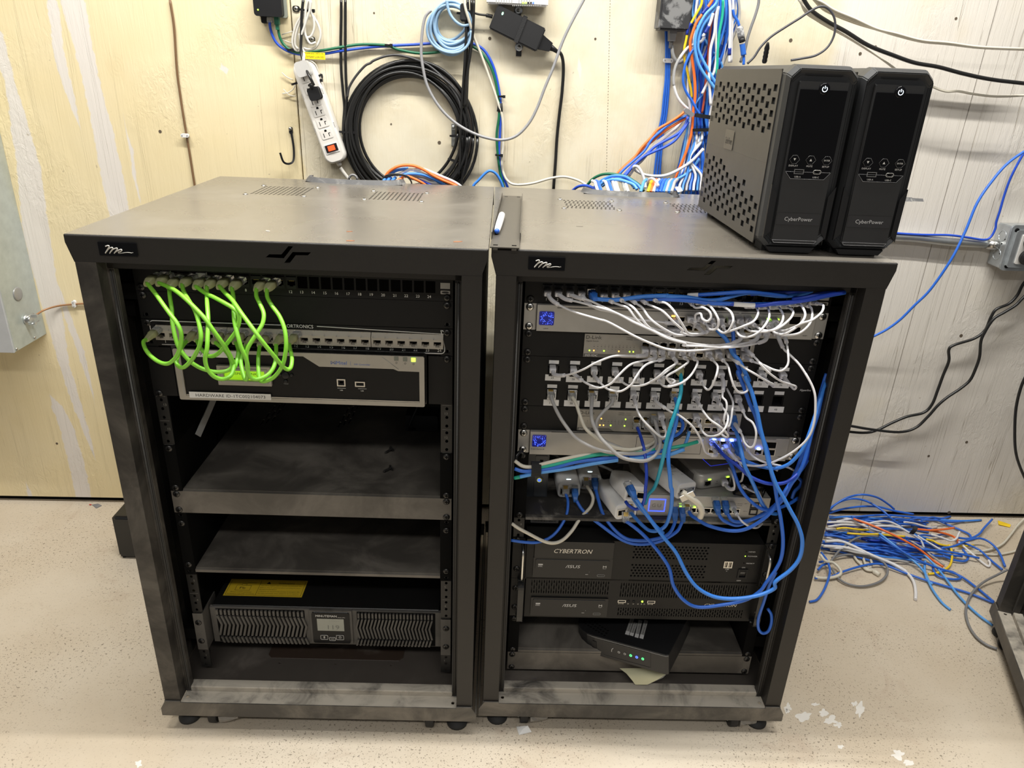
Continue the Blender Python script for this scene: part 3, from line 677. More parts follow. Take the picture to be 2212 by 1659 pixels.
t = side_shelf('empty deep black shelf in the left rack, just above the battery unit', 5, 3, LR, 480, zf=237, lip=8, t0=-3)
rackscrews(LR, t, [(s*232.55,z) for s in (-1,1) for z in (333.4,244.5)], y=-2.4)
for k,(x,y,a) in enumerate(((115,155,.9),(124,83,.75))):                       # loose rack screws
    t = thing('rack_screw', 'loose black screw lying on the left rack shelf, %s one' % ('rear' if k==0 else 'front'), 'screw', LR, (x,y,402.5), 'loose screws on the shelf')
    d = Vector((-cos(a),-sin(a),-.1)).normalized(); c = Vector((x,y,402.5+5.4))
    q = MB(); q.lathe(c, -d, [(0,6),(1.2,5.8),(2.6,3.4),(2.8,.1)], 14); q.build('screw_head', SCRW, t)
    q = MB(); q.tube([c+d*i*.8 for i in range(22)], [2.3 if i%2 else 1.9 for i in range(20)]+[1.3,.5], 8); q.build('threaded_shank', SCRW, t)
t = thing('power_brick', 'black power brick at the back right of the upper left rack shelf', 'power supply', LR, (164,258,402.5))
q = MB(); q.prism(rounded(130,196,403,438,4),242,285); q.build('case', BLK, t)
q = MB(); q.tube(catmull([(150,242,408),(140,225,420),(160,232,470),(178,240,520),(190,240,560)],6),2.4,8); q.build('cord', BLK, t)
for k,(x,z) in enumerate(((182,470),(190,468),(200,472),(206,480))):
    t2 = thing('looped_cable', 'black cord loop hanging behind the controller, %s' % ('furthest left','second from left','second from right','furthest right')[k], 'cord', LR, (x,250,z), 'cord loops behind the controller')
    q = MB(); q.tube(catmull([(x-8,240,600),(x-6,232,z+60),(x,228,z+6),(x+6,234,z+40),(x+8,240,600)],6),3,8); q.build('cord_jacket', BLK, t2)
t = thing('cable_tie', 'long dusty grey strap hanging inside the left rack behind the controller', 'strap', LR, (-190,60,400))
q = MB(); q.ribbon(catmull([(-180,160,590),(-187,150,560),(-198,120,520),(-214,70,470)],6), 14, 1.5, up=(.9,-.4,0)); q.build('strap', GREY, t)
# rack UPS
t = thing('rack_ups', 'dusty black rack mounted battery backup with slatted grille and small display', 'ups', LR, (0,0,1*U))
q = MB(); q.box(-215,217,25,470,47,130.5); q.build('case', mat('ups_case',(.010,.010,.010),.38), t, bevel=1)
UPS = mat('dusty_ups_bezel', (.045,.043,.04), .5, dust=.7, dscale=6, dlo=.3, dhi=.75, dcol=(.20,.185,.165))
q = MB(); q.prism([(22,127),(27,129),(27,42.5),(22,43.5)], -219, 221, 'yz', UPS)
q.box(-29,51,17,24,50,130,UPS)
def slat(q, xa, xb, side):
    n = 22; w = (xb-xa)/n
    for i in range(n):
        x = xa+i*w; o = w*.9*(1 if side<0 else -1)
        for rows in ([(124,113,0,0)],[(110,89,0,o*.9),(89,63,o*.9,0)],[(59,45,o*.4,o)]) :
            for (za,zb,oa,ob) in rows:
                q.add([(x+oa,17.5,za),(x+oa+w*.52,17.5,za),(x+ob+w*.52,17.5,zb),(x+ob,17.5,zb),(x+oa,22.5,za),(x+oa+w*.52,22.5,za),(x+ob+w*.52,22.5,zb),(x+ob,22.5,zb)],[(0,1,2,3),(0,4,5,1),(2,6,7,3),(1,5,6,2),(0,3,7,4)],UPS)
slat(q,-207,-38,-1); slat(q,62,209,1); q.box(-208,-40,21.2,22,45,125,DARK); q.box(60,210,21.2,22,45,125,DARK)
q.build('grille_bezel', UPS, t)
q = MB(); q.prism(rounded(-24,46,54,126,3),14,17.5); dp = q.build('display_panel', BLKG, t, bevel=.7)
q = MB(); q.box(-15,36,13.6,14,84,113); q.build('display', mat('grey_lcd',(.30,.31,.27),.25), dp)
q = MB(); q.text('119', 5, 88, 13.5, 10, 22); q.text('-----', 8,107,13.5,2.6,20); q.build('display_text', mat('lcd_grey_ink',(.16,.165,.15)), dp)
q = MB(); q.text('MINUTEMAN', -17, 117, 13.9, 5, 40); q.text('Enterprise Plus', 25,116,13.9,1.7,14); q.build('maker_name', WHT, dp)
for x0,x1,z0,z1,gl in ((-10,3.5,63,73.5,'^'),(6.5,18,60.5,68.5,'x'),(20,34,63,74,'o')):
    q = MB(); q.prism(rounded(x0,x1,z0,z1,1.6),13.2,14); bt = q.build('button', BLK, dp); q = MB(); outline(q, rounded(x0,x1,z0,z1,1.6), .9, 13.1)
    cx,cz=(x0+x1)/2,(z0+z1)/2
    if gl=='^': q.add([(cx-2,13.1,cz+.6),(cx+2,13.1,cz+.6),(cx,13.1,cz+3),(cx-2,13.1,cz-.6),(cx+2,13.1,cz-.6),(cx,13.1,cz-3)],[(0,1,2),(3,4,5)])
    elif gl=='o': outline(q,[(cx+2.4*cos(a),cz+2.4*sin(a)) for a in [1.57+.6+k*.63 for k in range(9)]],.6,13.1); q.box(cx-.3,cx+.3,13,13.2,cz,cz+3)
    else: q.text('ALARM',cx,cz-1.2,13.1,2.2,7,align='c')
    q.build('button_outline', WHT, bt)
for s in (-1,1):
    q = MB(); q.cells([(*sorted([s*241.3,s*223]),45.5,88,octo(s*232.55,66.7,6.5,3.4)),(*sorted([s*241.3,s*223]),88,133,octo(s*232.55,111.1,6.5,3.4))],-2.4,0); q.box(*sorted([s*224.5,s*222.5]),-2,60,45.5,133); q.build('mounting_ear', UPS, t)
yl = mat('yellow_label',(.72,.50,.03),.45)
q = MB(); q.box(-204,-52,52,101,130.5,130.9); lb = q.build('warning_label', yl, t)
q = MB(); z=131.0
for (x0,x1,y0,y1) in ((-201,-55,98,98.6),(-201,-55,54.4,55),(-201,-200.4,54.4,98.6),(-55.6,-55,54.4,98.6),(-143,-142.4,54.4,98.6)): q.box(x0,x1,y0,y1,z-.1,z)
q.text('Pb', -179, 72, z, 6.5, 11, plane='xy'); q.panel(-187,-158,68,83,z-.1,z,[(-186.4,-158.6,68.6,82.4)],'xy'); q.panel(-178,-168,83,88,z-.1,z,[(-177.4,-168.6,83,87.4)],'xy'); q.box(-168,-150,90,90.5,z-.1,z)
q.text('Battery is NOT connected', -193,62,z,2.6,40,plane='xy'); q.text("La batterie n'est PAS connectée",-198,57,z,2.6,52,plane='xy')
q.text('WARNING', -108, 89, z, 4.2, 32, plane='xy'); q.add([(-131,88,z),(-122,88,z),(-126.5,95.6,z)],[(0,1,2)])
for k,s_ in enumerate(('This unit is shipped with the battery disconnected. The','batteries must be connected before operating this device.','AVERTISSEMENT','La batterie est déconnectée pendant le transport. Elle','doit être connectée avant utilisation de cet appareil.')): q.text(s_, -140, 82-k*5.6, z, 2.3, 80 if len(s_)>20 else 34, plane='xy')
q.build('label_text', INK, lb)
rackscrews(LR, t, [(s*232.55,z) for s in (-1,1) for z in (111.1,66.7)], y=-2.6)
# ---------------------------------------------------------------- things on the lids
t = thing('filler_plate', 'long narrow grey filler plate lying on the right rack lid with the pen on it', 'plate', LR, (325,170,LZ))
A0,B0 = Vector((296.5,-57,LZ-1)),Vector((338.5,-57,LZ-1)); C0,D0 = Vector((352.5,408,LZ-1)),Vector((314,408,LZ-1))
ux=(B0-A0).normalized(); uy=(D0-A0).normalized(); up=Vector((0,0,1))
def PQ(u,v,h): return A0+(B0-A0)*u+(D0-A0)*v+((C0-D0)-(B0-A0))*u*v+up*h
q = MB(); rows=[0,.022,.036,.964,.978,1]; cols=[0,.10,.26,.74,.90,1]
q.plate([0,1,2,3,4,5],[0,1,2,3,4,5],lambda i,j: (i in(1,3)) and (j in (1,3)), 1.2, 2.8, 'xy'); q.v=[PQ(cols[int(v.x+.5)],rows[int(v.y+.5)],v.z) for v in q.v]
GP = mat('grey_brown_plate',(.075,.068,.058),.4,.1,grain=.2)
for u in (0,1):
    vs=[PQ(u,v,h)+ux*(-.8 if u==0 else 0)+ux*o for v in (.115,.93) for h in (1.2,13) for o in (0,1.3)]
    q.add(vs,[(0,1,3,2),(4,6,7,5),(0,4,5,1),(2,3,7,6),(0,2,6,4),(1,5,7,3)])
q.build('plate', GP, t)
q = MB()
for v in (-.003,):
    for u in (.10,.74): q.add([PQ(u,v,1.0),PQ(u+.17,v,1.0),PQ(u+.17,v,-1.4),PQ(u,v,-1.4)],[(0,1,2,3)])
q.build('lower_flange', GP, t)
t = thing('pen', 'white ballpoint pen with blue end lying on the narrow filler plate', 'pen', LR, (307,90,LZ+4))
a = Vector((313,166,LZ+7.6)); b_ = Vector((305.5,24,LZ+7.2)); d=(b_-a).normalized(); L_=(b_-a).length
q = MB(); q.lathe(a, d, [(0,.5),(1.5,4),(5,5.4),(30,5.6),(L_*.55,5.6),(L_*.8,5.2),(L_-6,4.4),(L_-5,4.0)], 18); q.build('barrel', WPL, t)
q = MB(); q.lathe(a+d*(L_-6), d, [(0,3.9),(3,4.0),(6,3.3),(7,.3)], 16); q.build('blue_end', mat('pen_blue',(.03,.12,.55),.3), t)
q = MB(); q.lathe(a+d*42+Vector((0,0,5.5)), (0,0,1), [(0,.9),(.5,.7),(.6,.05)], 8); q.build('dot', INK, t)
def chip(px,py,L,w,a,nm_,m,lab):
    p = Zp(px,py,LZ-.4); q = MB(Matrix.Translation(p)@Matrix.Rotation(a,4,'Z')); q.prism([(-L/2,-w*.3),(0,-w*.5),(L/2,0),(L*.1,w*.5),(-L*.4,w*.2)],.4,1.1,'xy'); return tag(q.build(nm_, m), lab, 'debris')
CU = mat('copper_shaving',(.75,.30,.14),.35,.5); PALEW = mat('pale_chip',(.85,.80,.66),.6)
chip(755,501,9,2,.2,'copper_chip',CU,'copper shaving on the left rack lid, upper one of a loose cluster right of centre')
chip(757,521,12,3,.1,'copper_chip',CU,'copper shaving near the front edge of the left rack lid, right of the emblem')
chip(989,523,14,3.4,.3,'copper_chip',CU,'copper shaving near the right front corner of the left rack lid')
chip(579,500,9,2.4,-.5,'pale_chip',PALEW,'tiny pale chip on the left rack lid above the emblem')
# ================================================================ RIGHT RACK
t = thing('patch_bay', 'black 24 port patch panel at the very top of the right rack, full of plugs', 'patch panel', RR, (0,0,17*U))
RPX = lambda n: -207+17.6*(n-1) + (1.5 if n > 12 else 0)
faceplate(17,1,-2.6,0,[(RPX(n)-7.3,RPX(n)+7.3,768.6,787.2) for n in range(1,25)]).build('faceplate', BLKP, t)
for n in range(1,25):
    q = MB(); jack(q, RPX(n), 776.5, 11.6, 7.4, -3, 14, BLK, wh=(14.4,18.4)); q.box(RPX(n)-5,RPX(n)+5,-4,-3,781.5,784.5,BLK); q.build('jack', BLK, t)
q = MB()
for n in range(1,25): q.text(str(n), RPX(n)-.5, 760.4, -2.75, 4.3, align='c')
q.build('port_numbers', WHT, t)
q = MB(); q.prism(rounded(222.4,237,767.4,773,1.2), -2.95,-2.6); b_ = q.build('maker_badge', mat('grey_label',(.42,.41,.39)), t)
q = MB(); q.prism([(229.7+5.6*cos(a*.35),770.2+1.6*sin(a*.35)) for a in range(18)],-3.1,-2.95); q.build('badge_print', INK, b_)
q = MB(); q.box(222.2,236.8,-2.9,-2.6,775.8,785.2); q.build('blank_label', mat('grey_label',(.42,.41,.39),.5), t)
rackscrews(RR, t, [(s*232.55,17*U+6.35) for s in (-1,1)])
SWM = mat('silver_grey_aluminium', (.40,.385,.355), .4, .35)
STM = mat('brushed_steel', (.32,.305,.275), .36, .55, var=.1)
def speckle_screen(par, x0,x1,z0,z1,y,seed,c=(-1,)):
    q = MB(); q.prism(rounded(x0,x1,z0,z1,2.2), y-1, y); sc_ = q.build('touch_screen', mat('deep_blue_screen',(.01,.012,.08),.2,emit=(.01,.015,.25),es=.35), par)
    rnd = random.Random(seed); q = MB(); cx,cz=(x0+x1)/2,(z0+z1)/2
    for k in range(120):
        a = rnd.uniform(0,2*pi); r = rnd.gauss(8.2,2.6)
        if r<4.0: r=4.5+rnd.random()*3
        x,z = cx+r*cos(a)*1.05, cz+r*sin(a)
        if x0+.6<x<x1-.6 and z0+.6<z<z1-.6:
            s_=rnd.choice((.22,.3,.42,.5)); q.prism([(x+s_*cos(b),z+s_*sin(b)) for b in (0,1.57,3.14,4.71)], y-1.15, y-1.0)
    q.build('screen_dots', mat('blue_dots',(.1,.15,.9),.4,emit=(.06,.12,1),es=3.2), sc_, kind='stuff')
# 24 port switch
t = thing('network_switch', 'silver 1U switch with a blue screen and green port lights, upper one of two', 'network switch', RR, (0,0,16*U))
z0,z1 = 16*U+.5, 17*U-.5
for s in (-1,1):
    q = MB(); q.cells([(*sorted([s*241.3,s*223]),z0,(z0+z1)/2,octo(s*232.55,z0+6,4,3)),(*sorted([s*241.3,s*223]),(z0+z1)/2,z1,octo(s*232.55,z1-6,4,3))],-3,-.6); q.box(*sorted([s*223,s*221.6]),-3,80,z0,z1); q.build('mounting_ear', SWM, t, bevel=.6)
SWX = lambda i: -8+14.3*i+(4 if i>=8 else 0)*(1)+(4 if i>=4 else 0)
holes = [(SWX(i)-6,SWX(i)+6,z,z+9) for i in range(12) for z in (720,735)]+[(178,196,736.5,750.5),(181,199,719.5,733)]
q = MB(); q.panel(-221,220,z0+.3,z1-.3,-9,.5,holes,mat=SWM); q.box(-221,220,.5,300,z0+.3,z1-.3,SWM); q.build('case', SWM, t)
q = MB(); q.box(-190,-108,-9.3,-9,750.6,751.6); q.box(-105,-25,-9.3,-9,750.6,751.6); q.box(-20,96,-9.3,-9,752,752.8); q.box(100,170,-9.3,-9,752,752.8)
for i in range(12): q.text(str(2*i+1), SWX(i), 747.2, -9.2, 1.6, align='c')
q.text('USW', -206, 715.2, -9.2, 2.2, 8, align='c'); q.text('• RESET', 203, 717.6,-9.2,1.8,9); q.build('case_print', INK, t)
for i in range(12):
    for z in (720,735):
        q = MB(); jack(q, SWX(i), z+4.3, 11.2, 7.2, -9.6, 9, STEEL, 1, up=z>730, wh=(13.2,10)); q.build('jack', STEEL, t)
for i in (0,3,5,6,7,8,10,11):
    q = MB(); q.box(SWX(i)-1.5,SWX(i)+4.5,-10.3,-9.5,742.8,745.2); q.build('port_light', LEDA if i==0 else LEDG, t)
for (a,b,c,d_) in holes[-2:]:
    q = MB(); q.panel(a-.6,b+.6,c-.6,d_+.6,-9.8,-5.2,[(a+.6,b-.6,c+.6,d_-.6)],mat=STEEL); q.box(a,b,-5.4,-5.1,c,d_,DARK); q.build('fiber_port', STEEL, t)
speckle_screen(t, -217.5,-194,722.2,744.6,-9,1)
rackscrews(RR, t, [(s*232.55,z) for s in (-1,1) for z in (749.3,717.55)], STEEL, y=-3.4, r=6.6)
# the two silver gigabit switches
def dlink(u, label, tops, top_l, bot_l, seed):
    z0,z1 = u*U+.5,(u+1)*U-.5; t = thing('network_switch', label, 'network switch', RR, (0,0,u*U))
    q = faceplate(u,1,-2.6,0,[(-143.5,132.5,z0+1.8,z1-1.6)]); q.build('faceplate', BLKP, t)
    X = lambda i: -44+14.35*i+(3.2*(i//4))
    hs = [(X(i)-5.7,X(i)+5.7,z,z+7.8) for i in range(12) for z in (z0+7.2,z0+22.4)]
    q = MB(); q.panel(-143,132,z0+2.2,z1-2,-6,2.5,hs,mat=STM); q.box(-143,132,2.5,170,z0+2.2,z1-2,STM); q.build('case', STM, t)
    for i in range(12):
        for z in (z0+7.2,z0+22.4):
            q = MB(); jack(q, X(i), z+3.9, 10.6, 7, -6.5, 8, STEEL, .9, up=z<z0+12, wh=(12.4,9.6)); q.build('jack', STEEL, t)
    q = MB(); q.text('D-Link', -140.5, z1-10.4, -6.2, 6, 25); q.text('Gigabit Switch', -140.2, z1-14.8, -6.2, 2.1, 20)
    for r_ in (0,1): q.text('1000Mbps   Link/Act', -76, z1-7-r_*3.2, -6.2, 1.3, 22)
    for i in range(12):
        q.text(str(2*i+1 if 0 else i+1), -126.5+5.85*i, z0+22.4, -6.2, 1.4, align='c'); q.text(str(i+13), -126.5+5.85*i, z0+16, -6.2, 1.4, align='c'); q.box(-127.2+5.85*i,-125.8+5.85*i,-6.1,-6,z0+20,z0+20.8)
        q.text(str(2*i+1), X(i), z0+32.8, -6.2, 1.5, align='c')
    q.build('case_print', INK, t)
    q = MB(); q.prism([(-142.5,z0+2.6),(-81,z0+2.6),(-89,z0+8),(-142.5,z0+8)],-6.3,-6); md = q.build('model_stripe', mat('dark_grey_stripe',(.10,.095,.085),.5), t); q = MB(); q.text('DGS-1024C', -140, z0+3.5, -6.4, 3.6, 20, shear=.2); q.build('model_text', WHT, md)
    for k,(i,row) in enumerate([(-1.2,0)]+bot_l+top_l):
        x = -126.5+5.85*i; z = z0+13.4 if (k<=len(bot_l)) else z0+25.6
        q = MB(); q.lathe((x,-6,z),(0,-1,0),[(0,1.25),(.8,1.15),(1,.1)],10); q.build('status_light', LEDG if row==0 else LEDA, t)
    rackscrews(RR, t, [(s*232.55,z) for s in (-1,1) for z in (z0+5.85,z1-5.85)])
dlink(15, 'brushed steel 1U gigabit switch just above the big labelled patch panel', 0, [], [(0,1),(2.8,0),(6.9,1),(9.9,0),(10.9,0)], 1)
dlink(12, 'brushed steel 1U gigabit switch just under the big labelled patch panel', 0, [(3.9,1),(10.9,0)], [(3.7,1),(4.7,1),(6.8,0),(10.8,0)], 2)
# 2U panel with white labels
t = thing('patch_bay', 'two row black patch panel with small white labels numbered 25 to 48', 'patch panel', RR, (0,0,13*U))
HX = lambda n: -189+34.4*((n-25)%12) if n < 37 else -189.5+34.4*((n-37)%12)+.2
q = MB(); z0,z1 = 13*U+.4, 15*U-.4; hs = ear_holes(z0,z1)
for n in range(25,49):
    zc = 642 if n<37 else 600
    hs.append((HX(n)-9.2,HX(n)+9.2,zc-8.5,zc+8.5))
q.panel(-241.3,241.3,z0,z1,-2.4,0,hs,mat=BLKP); q.build('faceplate', BLKP, t)
white_k = {35,37,38,39,40,41,42,43,44,45}
for n in range(25,49):
    zc = 642 if n<37 else 600; q = MB()
    if n in (47,48): q.box(HX(n)-9,HX(n)+9,9,10,zc-8.4,zc+8.4,DARK); q.panel(HX(n)-9.1,HX(n)+9.1,zc-8.4,zc+8.4,-.2,10,[(HX(n)-8.2,HX(n)+8.2,zc-7.6,zc+7.6)],mat=BLK)
    else: jack(q, HX(n), zc-2.5, 11.8, 7.6, -3.2, 13, LABEL if n in white_k else BLK, wh=(14.6,14)); q.box(HX(n)-7.3,HX(n)+7.3,-3.6,5,zc+4.4,zc+8.6,LABEL if n in white_k else BLK)
    j = q.build('jack', None, t)
    if n in white_k:
        q = MB(); q.box(HX(n)-6.4,HX(n)-5.6,-3.8,-3.6,zc+4.8,zc+8.2,INK); q.box(HX(n)+5.6,HX(n)+6.4,-3.8,-3.6,zc+4.8,zc+8.2,INK); q.text('C6A', HX(n), zc+5.5, -3.8, 2, 5, align='c', mat=INK); q.build('jack_print', None, j)
    z_ = 654.2 if n<37 else 611.4; q = MB(); q.box(HX(n)-8,HX(n)+8,-2.7,-2.4,z_,z_+6); q.build('icon_label', LABEL, t)
    dz = {25:0,26:-1.5}.get(n,-.6); zz = 624.4+dz if n<37 else 579
    q = MB(); q.box(HX(n)-12.8,HX(n)+12.8,-2.9,-2.4,zz,zz+10.8); l_ = q.build('number_label', LABEL, t)
    q = MB(); q.text(str(n), HX(n)-1, zz+3.6, -3.0, 3.7, align='c'); q.build('number', INK, l_)
q = MB(); q.text('Hyperline', 222, 619.5, -2.6, 3.6, 18.5, shear=.25); q.build('maker_name', WHT, t)
rackscrews(RR, t, [(s*232.55,z) for s in (-1,1) for z in (660.4,584.2)])
# gateway 1U
t = thing('network_gateway', 'silver 1U gateway with a blue screen and glowing blue ports, lower one of two', 'network gateway', RR, (0,0,11*U))
z0,z1 = 11*U+.5, 12*U-.5
for s in (-1,1):
    q = MB(); q.cells([(*sorted([s*241.3,s*223]),z0,(z0+z1)/2,octo(s*232.55,z0+6,4,3)),(*sorted([s*241.3,s*223]),(z0+z1)/2,z1,octo(s*232.55,z1-6,4,3))],-3,-.6); q.box(*sorted([s*223,s*221.6]),-3,80,z0,z1); q.build('mounting_ear', SWM, t, bevel=.6)
GX = lambda i: 91+15.2*i
hs = [(GX(i)-6.3,GX(i)+6.3,z,z+9) for i in range(4) for z in (501.5,516.5)]+[(164,176,502,511),(178,199,500,511.8),(178,199,513.8,526.5)]
q = MB(); q.panel(-221,220,z0+.3,z1-.3,-9,.5,hs,mat=SWM); q.box(-221,220,.5,280,z0+.3,z1-.3,SWM); q.build('case', SWM, t)
q = MB(); q.box(-186,-114,-9.3,-9,532.8,533.8); q.box(-110,75,-9.3,-9,532.8,533.5); q.box(80,197,-9.3,-9,531.3,532); q.build('case_print', INK, t)
q = MB(); q.text('Dream Machine', -219, 498.9, -9.2, 2.0, 19.5); q.text('• RESET', 204, 497.5,-9.2,1.7,9); q.panel(-198.5,-196.5,498.8,501,-9.2,-9,[(-198.2,-196.8,499.1,500.7)]); q.build('maker_name', INK, t)
q = MB(); q.panel(-41,71,498.5,529,-9.25,-9,[(-40.4,70.4,499.1,528.4)],mat=INK); q.build('drive_bay_cover', INK, t)
for i in range(4):
    for z in (501.5,516.5):
        q = MB(); jack(q, GX(i), z+4.3, 11.2, 7.2, -9.6, 9, STEEL, 1, up=z>510, wh=(13.4,10.4)); q.build('jack', STEEL, t)
q = MB(); jack(q, 170, 506.3, 11.2, 7.2, -9.6, 9, STEEL, 1, wh=(13.4,10.4)); q.build('jack', STEEL, t)
for (a,b,c,d_) in hs[-2:]:
    q = MB(); q.panel(a-.6,b+.6,c-.6,d_+.6,-9.8,-5.2,[(a+.6,b-.6,c+.6,d_-.6)],mat=STEEL); q.box(a,b,-5.4,-5.1,c,d_,DARK); q.build('fiber_port', STEEL, t)
for i,z in ((0,526.2),(2,526.2),(3,526.2),(5.2,511.4),(1,526.2)):
    q = MB(); q.box(GX(i)-2.2,GX(i)+2.2,-11,-9.5,z,z+2); q.build('port_light', mat('blue_white_led',(.5,.6,1),.4,emit=(.10,.20,1),es=90), t)
speckle_screen(t, -217.5,-194,505,527,-9,5)
rackscrews(RR, t, [(s*232.55,z) for s in (-1,1) for z in (527,495.3)], STEEL, y=-3.4, r=6.6)
# cantilever shelf and what stands on it
DSH = mat('chalky_black_shelf', (.03,.028,.026), .5, dust=.8, dscale=13, dlo=.45, dhi=.62, dcol=(.27,.25,.225))
t = side_shelf('dusty black shelf in the right rack carrying routers and injectors', 8, 3, RR, 420, zf=363, lip=8, dusty=DSH, t0=-6)
rackscrews(RR, t, [(-232.55,z) for z in (483,362)]+[(232.55,362)], y=-2.4)
SX = 363.0
t = thing('mini_computer', 'small upright dark box with a round blue power light at the shelf left end', 'computer', RR, (-200,60,SX))
q = MB(); q.prism(rounded(-221.2,-181,SX,452,2),58,150); q.build('case', mat('blue_black_plastic',(.03,.036,.045),.4), t, bevel=1)
q = MB(); q.prism(rounded(-205,-183,SX+2,450,2),56.8,58.2); fp = q.build('front_panel', mat('slate_plastic',(.05,.055,.062),.4), t); q = MB(); q.box(-197,-191,56.5,56.8,430,442); q.build('card_slot', DARK, fp)
q = MB(); outline(q,[(-196+4*cos(a*.42),399.5+4*sin(a*.42)) for a in range(15)],1.0,56.4,mat('yellow_green_ring',(.4,.45,.1),.4,emit=(.5,.55,.1),es=.8)); q.prism([(-196+2.8*cos(a*.42),399.5+2.8*sin(a*.42)) for a in range(15)],56.2,56.6,mat=LEDB); q.build('power_light', None, fp)
# injectors: rounded white bricks with two ports
INJ = mat('injector_white', (.82,.82,.81), .3)
def injector(label, M, L=88, w=42, h=31, led=True, red=True, printed=False, tone=INJ):
    t = thing('power_injector', label, 'power injector', RR @ M, (0,0,0), 'white network power injectors on the shelf')
    F = RR @ M; o = MB(); rr = rounded(-w/2,w/2,0,h,8,5)
    def ring(y,k,dz=0): return [(x*k,y,h/2+(z-h/2)*k+dz) for x,z in rr]
    o.loft([ring(0,.93),ring(1.2,1),ring(L-26,1),ring(L-10,.9),ring(L,.62)], tone); o.build('case', tone, t)
    q = MB(); hs = [(-15.5,-2.2,9,19),(2.2,15.5,9,19)]; q.panel(-17,17,6.5,21,-1,1.5,hs,mat=STEEL)
    for a,b,c,d_ in hs: q.box(a,b,-.5,-.2,c,d_,DARK); 
    q.build('port_block', STEEL, t)
    if red:
        q = MB(); q.prism(rounded(-13.5,-1.5,22.6,25.6,1.4),-.5,.2); rd = q.build('power_mark', mat('red_mark',(.62,.03,.03),.5), t); q = MB(); q.text('POE', -7.5, 23.2, -.6, 1.7, 6, align='c'); q.build('mark_text', WHT, rd); q = MB(); q.text('LAN', 9, 23.2, -.2, 1.6, 6, align='c'); q.prism([(13.5,23.2),(16.5,23.2),(15,25.4)],-.2,.1); q.build('port_print', INK, t)
    if led: q = MB(); q.prism(rounded(-4,4,-1,1,.9),h-.1,h+.5,'xy'); q.v = [v+Vector((0,13,0)) for v in q.v]; q.build('status_light', mat('soft_white_led',(.8,.95,1),.4,emit=(.7,.95,1),es=4), t)
    if printed:
        q = MB()
        for k,(a,b) in enumerate((('CE',5),('POE INJECTOR',2.2),('INPUT 48V 0.5A',2.2),('UNIT 24',2.2))): q.text(a, -15, 30+k*9, h+.15, b, plane='xy')
        q.text('FC', 8, 26, h+.15, 4, plane='xy'); q.panel(6,14,50,58,h+.05,h+.15,[(8,12,52,56)],'xy'); q.build('printed_text', mat('grey_print_dark',(.22,.22,.22)), t)
    q = MB(); q.tube(catmull([(0,L-2,h*.5),(0,L+14,h*.5),(-4,L+40,h*.4),(-20,L+70,h*.3)],5),[4.2]*6+[2.6]*10,8); q.build('power_lead', tone, t)
    return F
Mi = lambda x,y,z,yaw=0,pitch=0,roll=0: Matrix.Translation((x,y,z)) @ Matrix.Rotation(yaw,4,'Z') @ Matrix.Rotation(pitch,4,'X') @ Matrix.Rotation(roll,4,'Y')
def Mp(px,py,z,*r): c = pl(px,py,RR,2,z); return Mi(c.x,c.y,c.z,*r)
INJF = [injector('white power injector with red mark, nearer left one, feeding two blue cables', Mp(1228,1074.5,SX+.2,.05)),
 injector('white power injector with red mark and a cream cable plugged in, just behind another', Mp(1274,1057.5,SX+.2,.04)),
 injector('white power injector hanging over the shelf edge with two clear plugs in front', Mp(1351,1120.5,SX+2,.27,-.03), L=100, led=False, red=False),
 injector('white power injector tilted on top of another, with one blue plug', Mp(1369,1085,SX+36,.24,-.12,.20), L=84, led=False, red=False),
 injector('grey printed power injector lying upside down across the others, metal plug at its end', Mp(1478,1076,SX+48,.47,.02,.12), L=118, led=False, red=False, printed=True, tone=mat('injector_grey',(.60,.60,.59),.35))]
# router under, console on top
t = thing('network_switch', 'flat silver desktop switch with a lit blue square and a row of cables', 'network switch', RR, (100,20,SX))
Mg = RR @ Mi(0,0,0)
q = MB(); q.prism(rounded(-22,216,SX,SX+43.5,3),11.5,160); q.panel(-21.8,215.8,SX+.3,SX+43.3,4,11.5,[(52+13.1*i-5.9,52+13.1*i+5.9,SX+9.8,SX+20.2) for i in range(9)]); q.build('case', SWM, t, bevel=1.2)
q = MB(); q.panel(-2,28,SX+10,SX+36,3,4.2,[(-.6,26.6,SX+11.4,SX+34.6)]); q.build('lit_frame', mat('blue_frame',(.05,.1,.9),.4,emit=(.04,.08,1),es=2.2), t)
q = MB(); q.text('U', 14, SX+19, 3.7, 7, 6.6); q.text('G', 4, SX+19, 3.7, 7, 6.6); q.build('maker_mark', mat('grey_logo',(.2,.19,.17),.5), t)
gx = lambda i: 52+13.1*i
for i in range(9):
    q = MB(); jack(q, gx(i), SX+15, 11, 8, 2.6, 8, STEEL, 1, up=True, wh=(12.9,11.5)); q.build('jack', STEEL, t)
    if i in (0,1,2,3,5,6,7): q = MB(); q.box(gx(i)+.5,gx(i)+5,2,2.8,SX+20.6,SX+22.8); q.build('port_light', LEDG, t)
for k in (0,1):
    q = MB(); q.panel(181,196,SX+8+k*14,SX+20+k*14,2.4,5,[(183,194,SX+9.5+k*14,SX+18.5+k*14)],mat=BLK); q.box(183,194,4.4,5,SX+9.5+k*14,SX+18.5+k*14,DARK); q.build('fiber_port', BLK, t)
q = MB()
for k in (0,1): q.text('PoE 10/100/1000 RJ45  PoE+ OUT  LAN/WAN', 126, SX+26+k*3.4, 3.8, 1.5, 40)
q.text('SFP 1',170,SX+30,3.8,1.6,7); q.text('SFP 2',170,SX+14,3.8,1.6,7); q.prism([(203+cos(a),SX+13+sin(a)) for a in range(6)],3.8,4.2); q.build('case_print', INK, t)
ALU = mat('pale_aluminium', (.50,.485,.45), .34, .3)
